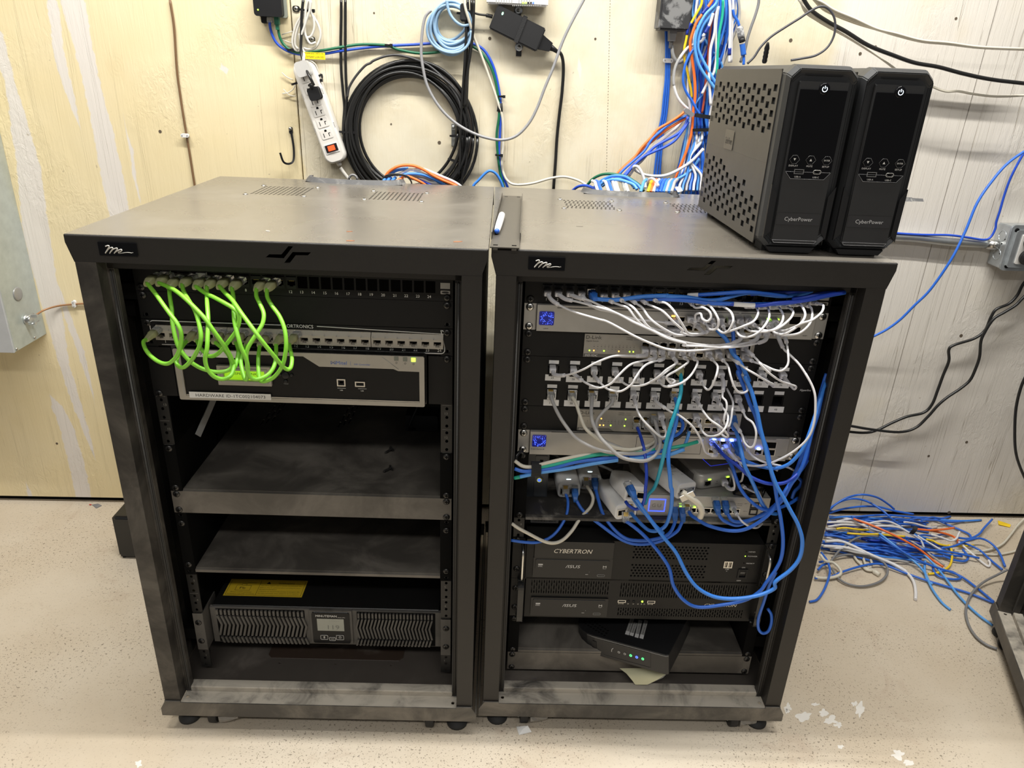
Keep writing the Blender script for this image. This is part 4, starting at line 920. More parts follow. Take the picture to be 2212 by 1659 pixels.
Mr = RR @ Mi(86,22,SX+44.5,.30); t = thing('router', 'rounded silver router sitting on the flat silver desktop switch', 'router', Mr, (0,0,0))
q = MB(); rr = rounded(0,140,2,124,14,6)
q.loft([[(x,y,z) for x,y in rounded(0+d,140-d,0+d,124-d,14,6)] for z,d in ((0,3),(2,0),(27,0),(29.5,1.5),(30,4))], ALU); q.build('case', ALU, t)
q = MB(); q.panel(40,108,26,60,29.9,30.2,[(41,107,27,59)],'xy'); q.build('lit_outline', mat('dim_blue',(.02,.03,.5),.4,emit=(.03,.05,.8),es=.6), t)
for i,x in enumerate((20,58,76,112)):
    q = MB(); jack(q, x, 13, 11.4, 8, -1.6, 1.9, STEEL, 1, up=True, wh=(14,11.5)); q.build('jack', STEEL, t)
    if i<3: q = MB(); q.box(x+.5,x+6,-1.6,-.8,18.8,20.8); q.build('port_light', LEDG, t)
q = MB(); q.text('RESET', 40, 8, -.2, 1.4, 6, align='c'); q.prism([(40+.8*cos(a),13+.8*sin(a)) for a in range(6)],-.3,0); q.build('case_print', INK, t)
q = MB()
for k in range(22):
    q.box(-.4,.2,16+k*4.4,19+k*4.4,3,25,mat('vent_grey',(.12,.115,.105),.5))
q.build('side_vents', None, t)
t = thing('media_box', 'black angular gadget at the shelf right end under a white labelled cable', 'gadget', RR, (190,60,SX+45))
q = MB(); q.prism([(150,10),(196,-2),(221,40),(221,90),(158,96)],SX+46,SX+70,'xy'); q.build('case', BLKG, t, bevel=.8)
q = MB(); q.tube([(196.3,-1.6,SX+58),(219.5,40,SX+58)],.4,5); q.build('edge_trim', GREY, t)
# under-shelf labelled drawer unit (deep box with stickers)
t = thing('drive_enclosure', 'dark box with a grey sticker and a barcode, under the right rack shelf', 'enclosure', RR, (-120,30,7*U+2))
q = MB(); q.box(-218,-60,40,300,7*U+4,350); q.build('case', BLK, t)
q = MB(); q.prism([(-209,352),(-209,334),(-128,334),(-126,352)],38.6,39.9); s_ = q.build('sticker', mat('dim_paper',(.17,.155,.13),.6), t); q = MB(); q.text('REMOVE BEFORE USING', -206, 346, 38.5, 2.2, 44); q.text('PLEASE NOTICE IT WHEN OPENING', -206, 337, 38.5, 2.2, 74); q.build('sticker_text', mat('brown_ink',(.06,.05,.04)), s_)
q = MB(); q.prism(rounded(-209,-157,318.5,327,1.5),38.6,39.9); s_ = q.build('barcode_sticker', mat('dim_white_paper',(.32,.31,.30),.6), t); q = MB(); rnd = random.Random(4); x=-206
while x<-162: w_=rnd.choice((.4,.7,1.1)); q.box(x,x+w_,38.4,38.6,321,326); x+=w_+rnd.choice((.5,.8,1.2))
q.build('barcode_bars', INK, s_)
q = MB(); q.text('greenland', -190, 329, 39.8, 2.2, 16); q.build('maker_name', WHT, t)
# servers
SVM = mat('server_black', (.014,.0135,.013), .45, grain=.2, spec=.25)
def asus(t, x0,x1,z0,z1,y):
    q = MB(); q.prism(rounded(x0,x1,z0,z1,1),y-3,y+3); dv = q.build('optical_drive', mat('drive_black',(.012,.0115,.011),.4), t, bevel=.5)
    q = MB(); q.prism(rounded(x0+4,x1-6,z0+18.5,z1-3.5,1.5),y-4.4,y-3); tr = q.build('drive_tray', mat('drive_black',(.012,.0115,.011)), dv, bevel=.5)
    q = MB(); q.text('/ISUS', x0+59, z0+23.5, y-4.5, 6.4, 27, shear=.15); q.text('DISC', x0+8.5, z0+24.5, y-4.5, 4, 8.5, shear=.2); q.box(x0+8.5,x0+17,y-4.5,y-4.4,z0+29,z0+31); q.text('M', x0+128, z0+25, y-4.5, 5, 6.2); q.text('DISC', x0+128, z0+22.8, y-4.5, 1.2, 6); q.build('drive_print', mat('grey_white_print',(.66,.65,.64),.5), tr)
    q = MB(); outline(q, rounded(x0+119,x0+133,z0+4.6,z0+9,1.8),.7,y-3.2); q.box(x0+97,x0+102,y-3.2,y-3,z0+8,z0+9.2,GREY); q.lathe((x0+104,y-3,z0+14),(0,-1,0),[(0,.7),(.3,.1)],8); q.build('eject_button', INK, dv)
def handle(t, x, z0, z1, m, wide=2.6):
    q = MB(); q.tube(catmull([(x,0,z1),(x,-22,z1-1),(x,-32,z1-8),(x,-33,(z0+z1)/2),(x,-32,z0+8),(x,-22,z0+1),(x,0,z0)],5),wide,10); q.build('handle', m, t)
def round_cells(x0,x1,z0,z1,nx,nz,r):
    w=(x1-x0)/nx; h=(z1-z0)/nz; cs=[]
    for j in range(nz):
        o = w*.5 if j%2 else 0
        if o: cs.append((x0,x0+o,z0+j*h,z0+j*h+h,None))
        for i in range(nx-(1 if o else 0)):
            a=x0+o+i*w; cx=a+w/2; cz=z0+(j+.5)*h
            cs.append((a,a+w,z0+j*h,z0+j*h+h,[(cx+r*cos(-3*pi/4+k*pi/4),cz+r*sin(-3*pi/4+k*pi/4)) for k in range(8)]))
        if o: cs.append((x1-o,x1,z0+j*h,z0+j*h+h,None))
    return cs
t = thing('rack_server', 'black 2U server with round perforations and bright metal handles, upper of two', 'server', RR, (0,0,5*U))
q = MB(); q.panel(-216,219,223.5,312,-4,0,[(-202,-57,229.5,310.5),(-22.5,119.5,232.5,263.5),(-22.5,119.5,274,305),(150,166,259,274),(179,197,236,257)],mat=SVM)
q.cells(round_cells(-22.5,119.5,232.5,263.5,21,5,2.1),-4,-2,mat=SVM); q.cells(round_cells(-22.5,119.5,274,305,21,5,2.1),-4,-2,mat=SVM); q.build('front_panel', None, t)
q = MB(); q.box(-216,219,0,400,223.5,312); q.build('case', SVM, t)
for s in (-1,1):
    q = MB(); q.box(*sorted([s*241.3,s*218]),-2.4,0,223.5,312); q.box(*sorted([s*219.5,s*218]),-16,0,223.5,312); q.build('mounting_ear', SVM, t)
handle(t,-224,238,306,STEEL); handle(t,222,238,304,STEEL)
q = MB(); q.prism(rounded(-201,-58,275.5,310,1),-8,0); bc = q.build('drive_bay_cover', mat('drive_black',(.012,.0115,.011)), t, bevel=.6)
BEIGEP = mat('beige_print',(.80,.74,.63),.4)
q = MB(); q.text('CYBERTRON', -166, 286, -8.2, 9, 70, shear=.28); q.build('maker_name', BEIGEP, bc)
asus(t,-202,-57,230,273.5,-4)
q = MB(); q.panel(150,166,259,274,-5.4,4,[(152,156.6,261,272),(159.4,164,261,272)],mat=STEEL); q.box(150.5,165.5,3.6,4,259.5,273.5,DARK)
for a in (153.6,161): q.box(a,a+1.4,-4.6,3.6,261.5,271.5,mat('cream_tongue',(.6,.52,.4)))
q.build('usb_port', None, t)
q = MB(); q.text('USB', 158, 254.5, -4.15, 2.4, 7, align='c')
for s_,x,z,w in (('HDD',188,294.5,12),('POWER',188,284.6,17.5),('RESET',188,268.7,15)): q.text(s_, x+4, z, -4.15, 2.6, w)
q.text('ON',188,259,-4.15,2.6,6,align='c'); q.text('OFF',184,229,-4.15,2.6,8,align='c'); outline(q,[(156.8,252),(158,250.6),(159.2,252)],.5,-4.15); q.build('panel_print', mat('grey_white_print',(.42,.41,.40)), t)
q = MB(); q.panel(179,197,236,257,-6,0,[(182,194,239,254)],mat=BLK); q.add([(182,-3,239),(194,-3,239),(194,-6.5,254),(182,-6.5,254)],[(0,1,2,3)],BLK); q.add([(184,-4.9,247),(192,-4.9,247),(192,-5.9,251),(184,-5.9,251)],[(0,1,2,3)],mat('switch_glint',(.10,.10,.10),.25)); q.build('rocker_switch', BLK, t)
for z,m in ((286,LEDG),(296,DARK),(270.5,DARK)):
    q = MB(); q.lathe((187,-4,z),(0,-1,0),[(0,1.1),(.6,1),(.8,.1)],8); q.build('status_light', m, t)
rackscrews(RR, t, [(-232.55,z) for z in (311-3,244.5)]+[(232.55,308),(232.55,244.5)], y=-2.6)
t = thing('rack_server', 'black 2U server with slotted vents and broad black handles, lower of two', 'server', RR, (0,0,3*U))
def slots(x0,x1,z0,z1,n):
    w=(x1-x0)/n; cs=[]; h=z1-z0
    for i in range(n):
        a=x0+i*w
        if i%2: ss=[(z0,z0+h*.27),(z0+h*.27,z0+h*.73),(z0+h*.73,z1)]
        else: ss=[(z0,z0+h*.5),(z0+h*.5,z1)]
        for c,d_ in ss: cs.append((a,a+w,c,d_,octo(a+w/2,(c+d_)/2,w*.26,(d_-c)/2-.9,.5)))
    return cs
VS = [(-205,-57,189.5,222,32),(-37,203,185,220,52),(-37,205,141,161.5,52)]
q = MB(); q.panel(-214,219,134.5,227,-4,0,[v[:4] for v in VS]+[(-202,-57,139,182.5)],mat=SVM)
for v in VS: q.cells(slots(*v),-4,-1.5,mat=SVM)
q.build('front_panel', None, t)
q = MB(); q.box(-214,219,0,400,134.5,222.8); q.build('case', SVM, t)
for s in (-1,1):
    q = MB(); q.box(*sorted([s*241.3,s*216]),-2.4,0,134.5,222.8); q.build('mounting_ear', SVM, t)
    q = MB(); P = catmull([(s*224,-2,224),(s*224,-20,224),(s*224,-27,216),(s*224,-27,180),(s*224,-27,148),(s*224,-20,139),(s*224,-2,139)],4); q.ribbon(P,12,4,up=(0,-1,.01)); q.build('handle', mat('gloss_black_handle',(.02,.02,.02),.22), t, bevel=.8)
asus(t,-202,-57,140,182,-4)
q = MB()
for x in (-38,18): q.panel(x,x+15,173,179,-5,0,[(x+1.2,x+13.8,174.3,177.8)],mat=STEEL)
q.build('usb_port', STEEL, t)
for x in (-18,-8): q = MB(); q.lathe((x+.5,-4,176),(0,-1,0),[(0,2.6),(1,2.4),(1.2,.1)],14,BLK); q.build('button', BLK, t)
q = MB(); q.lathe((8.5,-4,176.3),(0,-1,0),[(0,2),(1,1.8),(1.2,.1)],12); q.build('status_light', LEDG, t)
q = MB()
for x in (-31,25): q.box(x-3.5,x+3.5,-4.2,-4,169.7,170.2); q.prism([(x-5.4,168.9),(x-5.4,171),(x-3.4,170)],-4.2,-4.1); q.prism([(x+3.5+cos(a),170+sin(a)) for a in range(6)],-4.2,-4.1)
for x in (-18,-8,1,7.5,13): outline(q,[(x+1.3*cos(a),170+1.3*sin(a)) for a in (0,1.1,2.2,3.3,4.4)],.5,-4.15)
q.text('CYBERTRON', 128, 168.5, -4.2, 6, 62, shear=.28); q.build('panel_print', BEIGEP, t)
rackscrews(RR, t, [(s*232.55,z) for s in (-1,1) for z in (200,155.6)], y=-2.6)
# low shelf, crossbar, modem
t = side_shelf('low black shelf under the servers, carrying the tilted modem', 1, 2, RR, 430, zf=52, dusty=SHM, lip=7)
rackscrews(RR, t, [(s*232.55,z) for s in (-1,1) for z in (127,50.8)], y=-2.4)
t = thing('blank_panel', 'dusty black one unit panel at the bottom of the right rack', 'panel', RR, (0,0,0))
faceplate(0,1,-2.4,0,m=SHM).build('faceplate', SHM, t); rackscrews(RR, t, [(s*232.55,z) for s in (-1,1) for z in (38.1,6.35)], y=-2.6)
# modem leaning out of the low shelf, its labels, and the papers under it
T_ = lambda q,y: Rp(1040+q[0]*.31646,1100+q[1]*.31646,y)
p1 = T_((1275,1000),-62); p2 = T_((1260,1130),-66); p3 = T_((600,815),36); p4 = T_((620,940),28)
MOD = mat('modem_black', (.017,.017,.018), .38, grain=.1)
t = thing('modem', 'tilted black modem with coloured lights and four small labels, leaning out of the low shelf', 'modem', RR, (20,0,60))
ax = (p1-p3); L_ = ax.length; ux = ax.normalized(); vz = (p1-p2).normalized(); vz = (vz-ux*vz.dot(ux)).normalized(); vy = vz.cross(ux)     # ux along the front, vy into the rack
hgt = (p1-p2).length
MM = Matrix((ux, vy, vz)).transposed().to_4x4(); MM.translation = p3 - vz*hgt
D_ = 150
def ring(y, ex=0, x0=0): return None
q = MB(MM)
out = [(0,60),(3,40),(10,22),(22,9),(38,1),(55,-1),(L_-4,0),(L_,3),(L_,D_),(0,D_)]
q.loft([[(x,y,z) for x,y in out] for z in (0,1,hgt-1.2,hgt)], MOD, True, False)
q.build('case', MOD, t, bevel=.8)
q = MB(MM); q.tube([(x,y-.2,hgt-3) for x,y in out[4:8]], .5, 5); q.build('case_seam', GREY, t)
q = MB(MM)
for k in range(9):
    for j in range(3): q.box(14+k*7,18+k*7,30-k*3+j*9,33-k*3+j*9,hgt,hgt+.5)
q.build('top_vents', DARK, t)
q = MB(MM); q.prism(rounded(50,58,hgt*.35,hgt*.72,1),-2,0); q.build('push_button', BLK, t, bevel=.4)
fy = -1.3
for k,(x,m) in enumerate(((92,None),(105,GREY),(117,GREY),(129,mat('green_icon',(.1,.7,.25),.4,emit=(.1,.85,.25),es=1.1)),(141,mat('blue_icon',(.1,.2,.9),.4,emit=(.08,.15,1),es=1.6)),(153,mat('green_icon',(.1,.7,.25))))):
    q = MB(MM)
    if m is None: q.tube(catmull([(x-2,fy,hgt*.42),(x-1.4,fy,hgt*.55),(x+1.4,fy,hgt*.62)],4),.6,5,WHT)
    else:
        c = x; z=hgt*.5; n=14
        q.prism([(c+2.7*cos(a*2*pi/n),z+2.7*sin(a*2*pi/n)) for a in range(n)],fy-.2,fy+.3,mat=m); q.prism([(c+.9*cos(a*2*pi/n),z+.9*sin(a*2*pi/n)) for a in range(n)],fy-.4,fy-.2,mat=INK if m!=GREY else MOD)
    q.build('status_icon', m or WHT, t)
q = MB(MM); q.panel(168/1.2-70,168,hgt*.12,hgt*.88,fy-.05,fy+.1,[(168/1.2-69.5,167.5,hgt*.14,hgt*.86)]); q.build('icon_frame', mat('faint_grey',(.05,.05,.05)), t)
for k,(x0,y0,x1,y1,s_) in enumerate(((980,855,1018,742,'AB'),(1010,862,1040,772,'PW'),(1045,875,1073,757,'LAN'),(1078,882,1112,758,'ONT'))):
    a = T_((x0,y0),-6); b = T_((x1,y1),-6); c0 = Vector(a); 
    # strips lie on the modem's top: intersect the sight lines with that plane
    def ontop(px,py):
        n = (RR.to_3x3() @ vz); o_ = RR @ p1; r = pray(1040+px*.31646,1100+py*.31646); tt = (o_-CP).dot(n)/r.dot(n); return RR.inverted() @ (CP+r*tt) + vz*(.6+.1*k)
    A,B = ontop(x0,y0),ontop(x1,y1); C = ontop(x0+26,y0+8); w=(C-A)
    lb = tag(None,None,None) if False else None
    q = MB(); q.add([A,C,C+(B-A),B,A+vz*.3,C+vz*.3,C+(B-A)+vz*.3,B+vz*.3],[(0,1,2,3),(4,5,6,7),(0,1,5,4),(1,2,6,5),(2,3,7,6),(3,0,4,7)]); l_ = q.build('strip_label', mat('grey_strip',(.36,.355,.34),.5), t)
    q = MB(); q.add([A+vz*.5,C+vz*.5,C+(B-A)*.2+vz*.5,A+(B-A)*.2+vz*.5],[(0,1,2,3)]); l2=q.build('label_tip', LABEL, l_)
    q = MB(); tx = text_mesh(('ONTARIO UNIT','POWER UNIT A','LAN PORT ONE','SERIAL ONE')[k]); u_=(B-A)*.7; v_=-w*.35; W_=tx[3]-tx[2]
    q.add([A+(B-A)*.24+w*.7+u_*((v.x-tx[2])/W_)+v_*v.y+vz*.6 for v in tx[0]], tx[1]); q.build('label_text', INK, l_)
STK = mat('sticky_note_yellow', (.62,.60,.40), .7)
t = thing('sticky_note', 'pale yellow sticky notes hanging down in front of the modem, over the bottom panel', 'paper', RR, (10,-10,10))
def fz(px,py,y): return Rp(1040+px*.31646,1100+py*.31646,y)
q = MB(); g=[]; 
q.loft([[fz(942,1086,-8),fz(1290,1098,-30)+Vector((0,6,0))],[fz(990,1122,-22),fz(1270,1120,-34)],[fz(1030,1170,-30),fz(1200,1165,-36)],[fz(1050,1198,-34),fz(1132,1198,-38)]],STK,False,True,False)
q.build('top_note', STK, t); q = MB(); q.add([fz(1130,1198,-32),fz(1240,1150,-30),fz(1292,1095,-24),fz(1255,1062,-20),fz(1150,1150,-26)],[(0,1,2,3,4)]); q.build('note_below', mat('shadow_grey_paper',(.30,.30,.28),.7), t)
# ---------------------------------------------------------------- battery backup towers on the right lid
TWB = mat('charcoal_plastic', (.026,.027,.029), .4, grain=.12, gscale=1500, spec=.35)
TWS = mat('warm_grey_steel', (.075,.069,.060), .45, .3, grain=.1)
def tower(label, x, y, yaw, first):
    F = Matrix.Translation((x,y,LZ-2)) @ Matrix.Rotation(yaw,4,'Z'); t = thing('battery_backup', label, 'ups', F, (0,0,0), 'battery backup towers on the right lid')
    w, h, d = 99.0, 258.0, 350.0
    def sec(y, inx=0, inz=0, ch=14, zb=9):
        x0,x1,z0,z1 = inx,w-inx,zb+inz,h-inz
        return [(x0+ch,y,z0),(x1-ch,y,z0),(x1,y,z0+ch),(x1,y,z1-ch),(x1-ch,y,z1),(x0+ch,y,z1),(x0,y,z1-ch),(x0,y,z0+ch)]
    q = MB(); q.loft([sec(6,7,13,10),sec(0,9,13,10),sec(0,9,13,10)][:1]+[sec(1.5,4,6,11),sec(12,0,1,12),sec(28,0,0,12)], TWB, True, False)
    fb = q.build('front_bezel', TWB, t, bevel=1.2, seg=2)
    q = MB(); q.loft([sec(28,1.6,1.6,10),sec(d,1.6,1.6,10)], TWB, True, False); bd = q.build('body', TWB, t)
    # side panels with skewed vent openings
    for sx in ((0,1) if True else (0,)):
        xx = 0 if sx==0 else w; q = MB(); y0,y1,z0,z1 = 30,345,14,248; cs=[]
        def pat(j,i,up):
            return None
        ys=[44+ (k*21.4) for k in range(15)]; nz_=8
        def vent(cols, zf):
            for i in range(len(cols)-1):
                a,b_=cols[i],cols[i+1]; zz = zf(i); c=z0c if False else None
        W=(y1-y0)/14; 
        for i in range(14):
            a=y0+i*W; zs=[z0]; items=[]
            top = 236-(6 if i%2 else 0); n=4; H=13.5*1.0
            lowtop = 30+ (76 if i>10 else 40+ (i*3.0)); 
            ztops=[(top-17*(k+1)+3, top-17*k-5) for k in range(n)]
            nl = 3+ (i>=3) + (i>=8); zl0 = 24+(8 if i%2 else 0)
            zlow=[(zl0+17*k, zl0+17*k+9) for k in range(nl)]
            allh = sorted([(s0,s1) for s0,s1 in ztops]+zlow); z=z0
            for (s0,s1) in allh:
                if s0-2>z: cs.append((a,a+W,z,s0-2,None))
                m0,m1=a+W*.16,a+W*.76; cs.append((a,a+W,s0-2,s1+2,[(m0,s0),((m0+m1)/2,s0),(m1,s0),(m1,(s0+s1)/2),(m1,s1),((m0+m1)/2,s1),(m0,s1),(m0,(s0+s1)/2)])); z=s1+2
            cs.append((a,a+W,z,z1,None))
        q.cells(cs, *( (-1.4,-.2) if sx==0 else (w+.2,w+1.4) ), 'yz', TWS)
        for (a,b_,c,e_) in ((y0-4,y0,z0-3,z1+3),(y0-4,y1,z1,z1+3),(y0-4,y1,z0-3,z0)): q.box(*((-1.4,-.2) if sx==0 else (w+.2,w+1.4)),a,b_,c,e_,TWS)
        sp = q.build('side_panel', TWS, t)
        if sx==0:
            q = MB(); q.prism(rounded(190,236,128,158,3),-2.6,-1.3,'yz'); lg=q.build('side_badge', mat('badge_steel',(.095,.088,.075),.38,.45), sp, bevel=.5)
            q = MB(); tx=text_mesh('CyberPower'); Wt=tx[3]-tx[2]
            q.add([(-2.75, 232-38*((v.x-tx[2])/Wt), 136+v.y*15) for v in tx[0]], tx[1]); q.build('badge_print', INK, lg)
            q = MB(); q.box(-1.6,-1.35,y0,y1,127,127.5); q.build('panel_seam', mat('seam_dark',(.08,.075,.065)), sp)
    # top vent slot in the bezel, face panel, screen, keys, sockets
    q = MB(); q.prism(rounded(22,76,243.5,251,3),5.4,7,); q.v=[Vector((v.x, v.y+(v.z-243.5)*.75-1.2, v.z+1.0)) for v in q.v]; vt=q.build('top_vent', mat('vent_black',(.012,.012,.013),.4), fb)
    q = MB()
    for k in range(12): q.prism([(25+k*4.2+1.1*cos(a),(246.4 if k%2 else 249.6)+.8*sin(a)) for a in range(6)],5.2,5.6)
    q.v=[Vector((v.x, v.y+(v.z-243.5)*.75-1.4, v.z+1.0)) for v in q.v]; q.build('vent_holes', DARK, vt)
    q = MB(); q.prism([(17,22),(20,19),(79,19),(82,22),(82,236),(17,236)],-1.2,4); fp=q.build('face_panel', mat('matte_charcoal',(.022,.0225,.024),.5,grain=.1), t, bevel=.8)
    q = MB(); q.prism([(18,226),(18,120),(26,110),(74,110),(82,120),(82,226)],-2.2,-1); ds=q.build('display_glass', BLKG, fp, bevel=.5)
    q = MB(); outline(q,[(82,119),(74,109.4),(26,109.4),(17.6,119)][::1],.6,-2.3); q.v=q.v; q.build('glass_edge', mat('edge_glint',(.25,.25,.26),.3,.5), ds)
    q = MB(); q.lathe((50,-1,228),(0,-1,0),[(0,7.6),(2,7.2),(2.4,6.4),(2.4,.1)],26); pb=q.build('power_button', BLKG, t)
    q = MB(); q.tube([(50+3.3*cos(a),-3.7,227.6+3.3*sin(a)) for a in [pi/2+.65+k*(2*pi-1.3)/14 for k in range(15)]],.42,6); q.tube([(50,-3.7,228),(50,-3.7,231.8)],.42,6); q.build('power_icon', mat('power_white',(.8,.9,1),.4,emit=(.72,.86,1),es=2.0), pb)
    for k,(x0_,s_) in enumerate(((27,'DISPLAY'),(50,'MUTE'),(73,'SETUP'))):
        q = MB(); hx=[(x0_+7.6*cos(a)*(.95 if i in(0,3) else .78),135.5+5.6*(1 if i in(1,2) else -1 if i in (4,5) else 0)) for i,a in enumerate([0,pi/3,2*pi/3,pi,4*pi/3,5*pi/3])]
        q.prism(hx,-3,-2); kb=q.build('key', BLKG, ds, bevel=.3); q=MB(); outline(q,hx,.35,-3.1,mat('key_edge',(.20,.20,.20),.4,.3)); q.build('key_edge', None, kb)
        q = MB()
        if k==0: q.add([(x0_-1.8,-3.2,137.2),(x0_+1.8,-3.2,137.2),(x0_,-3.2,134)],[(0,1,2)])
        elif k==1: q.add([(x0_-1.8,-3.2,134),(x0_+1.8,-3.2,134),(x0_,-3.2,137.2)],[(0,1,2)])
        else: q.text('ENTER',x0_,134.6,-3.2,2.1,8.6,align='c')
        q.build('key_symbol', WHT, kb)
    q = MB()
    for x0_,s_,wd_ in ((27,'DISPLAY',13),(50,'MUTE',8.5),(73,'SETUP',10)): q.text(s_,x0_,126,-2.4,2.3,wd_,align='c')
    q.text('USB-A',36,111.2,-2.4,2.2,9,align='c'); q.text('USB-C',62,111.2,-2.4,2.2,9,align='c'); q.build('key_text', mat('grey_white_print',(.42,.41,.40)), ds)
    q = MB(); q.panel(29.5,43.5,116,122.6,-2.8,-2.2,[(30.5,42.5,117,121.6)],mat=mat('slot_rim',(.25,.25,.25),.35,.5)); q.box(30.5,42.5,-2.4,-2.3,117,121.6,DARK); q.build('usb_port', None, ds)
    q = MB(); outline(q,rounded(57,68,117,122,2.4),1.1,-2.5,mat('socket_ring',(.45,.44,.42),.35,.4)); q.prism(rounded(59.5,65.5,118.8,120.2,.6),-2.6,-2.2,mat=DARK); q.build('usb_c_port', None, ds)
    q = MB(); q.panel(17.4,81.6,44,62,-1.5,-1.1,[(18,81,44.5,61.4)],mat=INK); q.box(18,81,-1.45,-1.15,44.6,61.3,mat('logo_band',(.030,.030,.032),.35)); lb=q.build('logo_band', None, fp)
    q = MB(); q.text('CyberPower', 49.5, 50.4, -1.8, 5.4, 41, align='c'); q.build('maker_name', mat('silver_print2',(.55,.55,.56),.4), lb)
    q = MB(); outline(q,[(82.5,22),(79.5,18.2),(19.5,18.2),(16.5,22)],1.0,-.9); q.build('lower_trim', mat('edge_glint',(.25,.25,.26)), fp)
    for sx in (0,1):       # dark chamfer facets at the sides of the bezel
        X=lambda a: a if sx==0 else w-a
        q = MB(); q.add([(X(3.0),.3,100),(X(12),-.2,86),(X(12),-.2,34),(X(3.4),.6,24),(X(3.0),4,24),(X(3.0),4,100)],[(0,1,2,3),(0,3,4,5)]); q.build('side_recess', mat('recess_black',(.010,.010,.011),.35), fb)
    for fy in (28,300):
        q = MB(); q.box(14,85,fy,fy+30,0,9.5); q.build('foot', RUB, t)
    q = MB(); q.prism([(20,2),(80,2),(86,10),(14,10)],9,330); q.build('plinth', BLK, t)
    return t
tower('black and grey battery backup tower with perforated grey side, left one of the pair', 692.5, -22, .012, True)
tower('black battery backup tower right one of the pair, beside the wall conduit', 796.5, -22, .012, False)
# ================================================================ network cables
def zc(x0, y0, w, W2=2212):
    k = w/W2
    return lambda *P: [((x0+p[0]*k, y0+p[1]*k)+tuple(p[2:])) for p in P]
JK = lambda name, c, r=.38, **k: mat(name, c, r, var=.05, **k)
GRN = JK('lime_jacket',(.24,.62,.05)); WHC = JK('white_jacket',(.72,.71,.72)); BLU = JK('blue_jacket',(.025,.135,.60)); BL2 = JK('bright_blue_jacket',(.045,.22,.72)); BL3 = JK('sky_blue_jacket',(.10,.34,.78)); BLD = JK('deep_blue_jacket',(.012,.05,.42))
TEAL = JK('teal_jacket',(.02,.36,.50)); GRN2 = JK('sea_green_jacket',(.02,.40,.27)); GRYC = JK('grey_jacket',(.40,.39,.38)); CRM = JK('cream_jacket',(.66,.62,.52)); ORG = JK('orange_jacket',(.85,.17,.03)); YEL = JK('yellow_jacket',(.85,.58,.02)); BKC = JK('black_jacket',(.012,.012,.012),.32); DGN = JK('dark_green_jacket',(.01,.13,.06)); LBL = JK('pale_blue_jacket',(.26,.41,.58)); DGR = JK('mid_grey_jacket',(.20,.20,.205))
HOOD = mat('yellowish_clear_boot',(.50,.50,.27),.25,trans=.35); CLR = mat('clear_plastic',(.75,.76,.76),.08,trans=.75); SLB = mat('milky_white_boot',(.66,.65,.67),.35); BBT = mat('blue_boot',(.03,.13,.42),.42)
def plug(t, P, d, kind, F=LR, up=(0,0,1), m=None):
    "connector seated with its tip at P, leaving the jack along d; returns the point where the cable leaves"
    d = Vector(d).normalized(); u = Vector(up); u = (u-d*u.dot(d)).normalized(); x = d.cross(u)
    M = Matrix((x,d,u)).transposed().to_4x4(); M.translation = Vector(P); M = M
    q = MB(M)
    if kind == 'hood':
        q.box(-5.8,5.8,-4,9,-4,3.6,CLR); q.box(-2,2,-2,11,-5.4,-4,CLR); q.build('connector', CLR, t)
        q = MB(M); q.loft([[(a*k,y,b*k+dz) for a,b in rounded(-6.4,6.4,-5,5.6,3,3)] for y,k,dz in ((7,1,0),(14,1.06,0),(20,.98,-.5),(25,.72,-1.2),(28,.5,-2))], HOOD); q.build('boot', m or HOOD, t); L = 25
    elif kind == 'ribbed':
        q.box(-5.8,5.8,-4,8,-4,3.6,CLR); q.build('connector', CLR, t); q = MB(M)
        q.loft([[(a*k,y,b*k) for a,b in rounded(-6,6,-4.6,5,2.4,3)] for y,k in ((6,1),(14,1),(17,.8),(18.5,.84),(20,.72),(21.5,.78),(23,.64),(24.5,.7),(28,.5))], m or HOOD); q.build('boot', m or HOOD, t); L = 26
    elif kind == 'slim':
        q.loft([[(a*k,y,b*k) for a,b in rounded(-5.6,5.6,-4.4,4.4,1.2,2)] for y,k in ((-4,.95),(6,.98),(6.2,1),(9.5,.96),(11.5,.7))], SLB); q.build('connector', SLB, t); L = 9
    elif kind == 'boot':
        q.box(-5.8,5.8,-4,9,-4,3.6,CLR); q.build('connector', CLR, t); q = MB(M)
        q.loft([[(a*k,y,b*k) for a,b in rounded(-6,6,-4.8,5.4,1.6,3)] for y,k in ((5,1),(17,1),(21,.8),(30,.55))], m or BBT); q.box(-3,3,6,16,5,7,m or BBT)
        for y in (19.5,22,24.5,27): q.box(-4.2*(1-(y-19)/25),4.2*(1-(y-19)/25),y,y+1,-4.2*(1-(y-19)/25),4.4*(1-(y-19)/25),m or BBT)
        q.build('boot', m or BBT, t); L = 28
    else:   # bare clear plug
        q.box(-5.8,5.8,-4,14,-4,3.6,CLR); q.box(-2.4,2.4,0,16,-5.6,-4.4,CLR); q.box(-4,4,-3,4,2.6,3.7,GOLD); q.build('connector', m or CLR, t); L = 12
    return Vector(P)+d*L
def depth(P, y0, y1, B):
    "fills in missing depths: from y0 to y1 with a belly of B mm towards the room"
    n = len(P); s = [0]
    for i in range(1,n): s.append(s[-1]+math.hypot(P[i][0]-P[i-1][0],P[i][1]-P[i-1][1]))
    out = []
    for i,p in enumerate(P):
        k = s[i]/s[-1]; y = p[2] if len(p) > 2 else y0+(y1-y0)*k-B*sin(pi*k)**.8
        out.append((p[0],p[1],y))
    return out
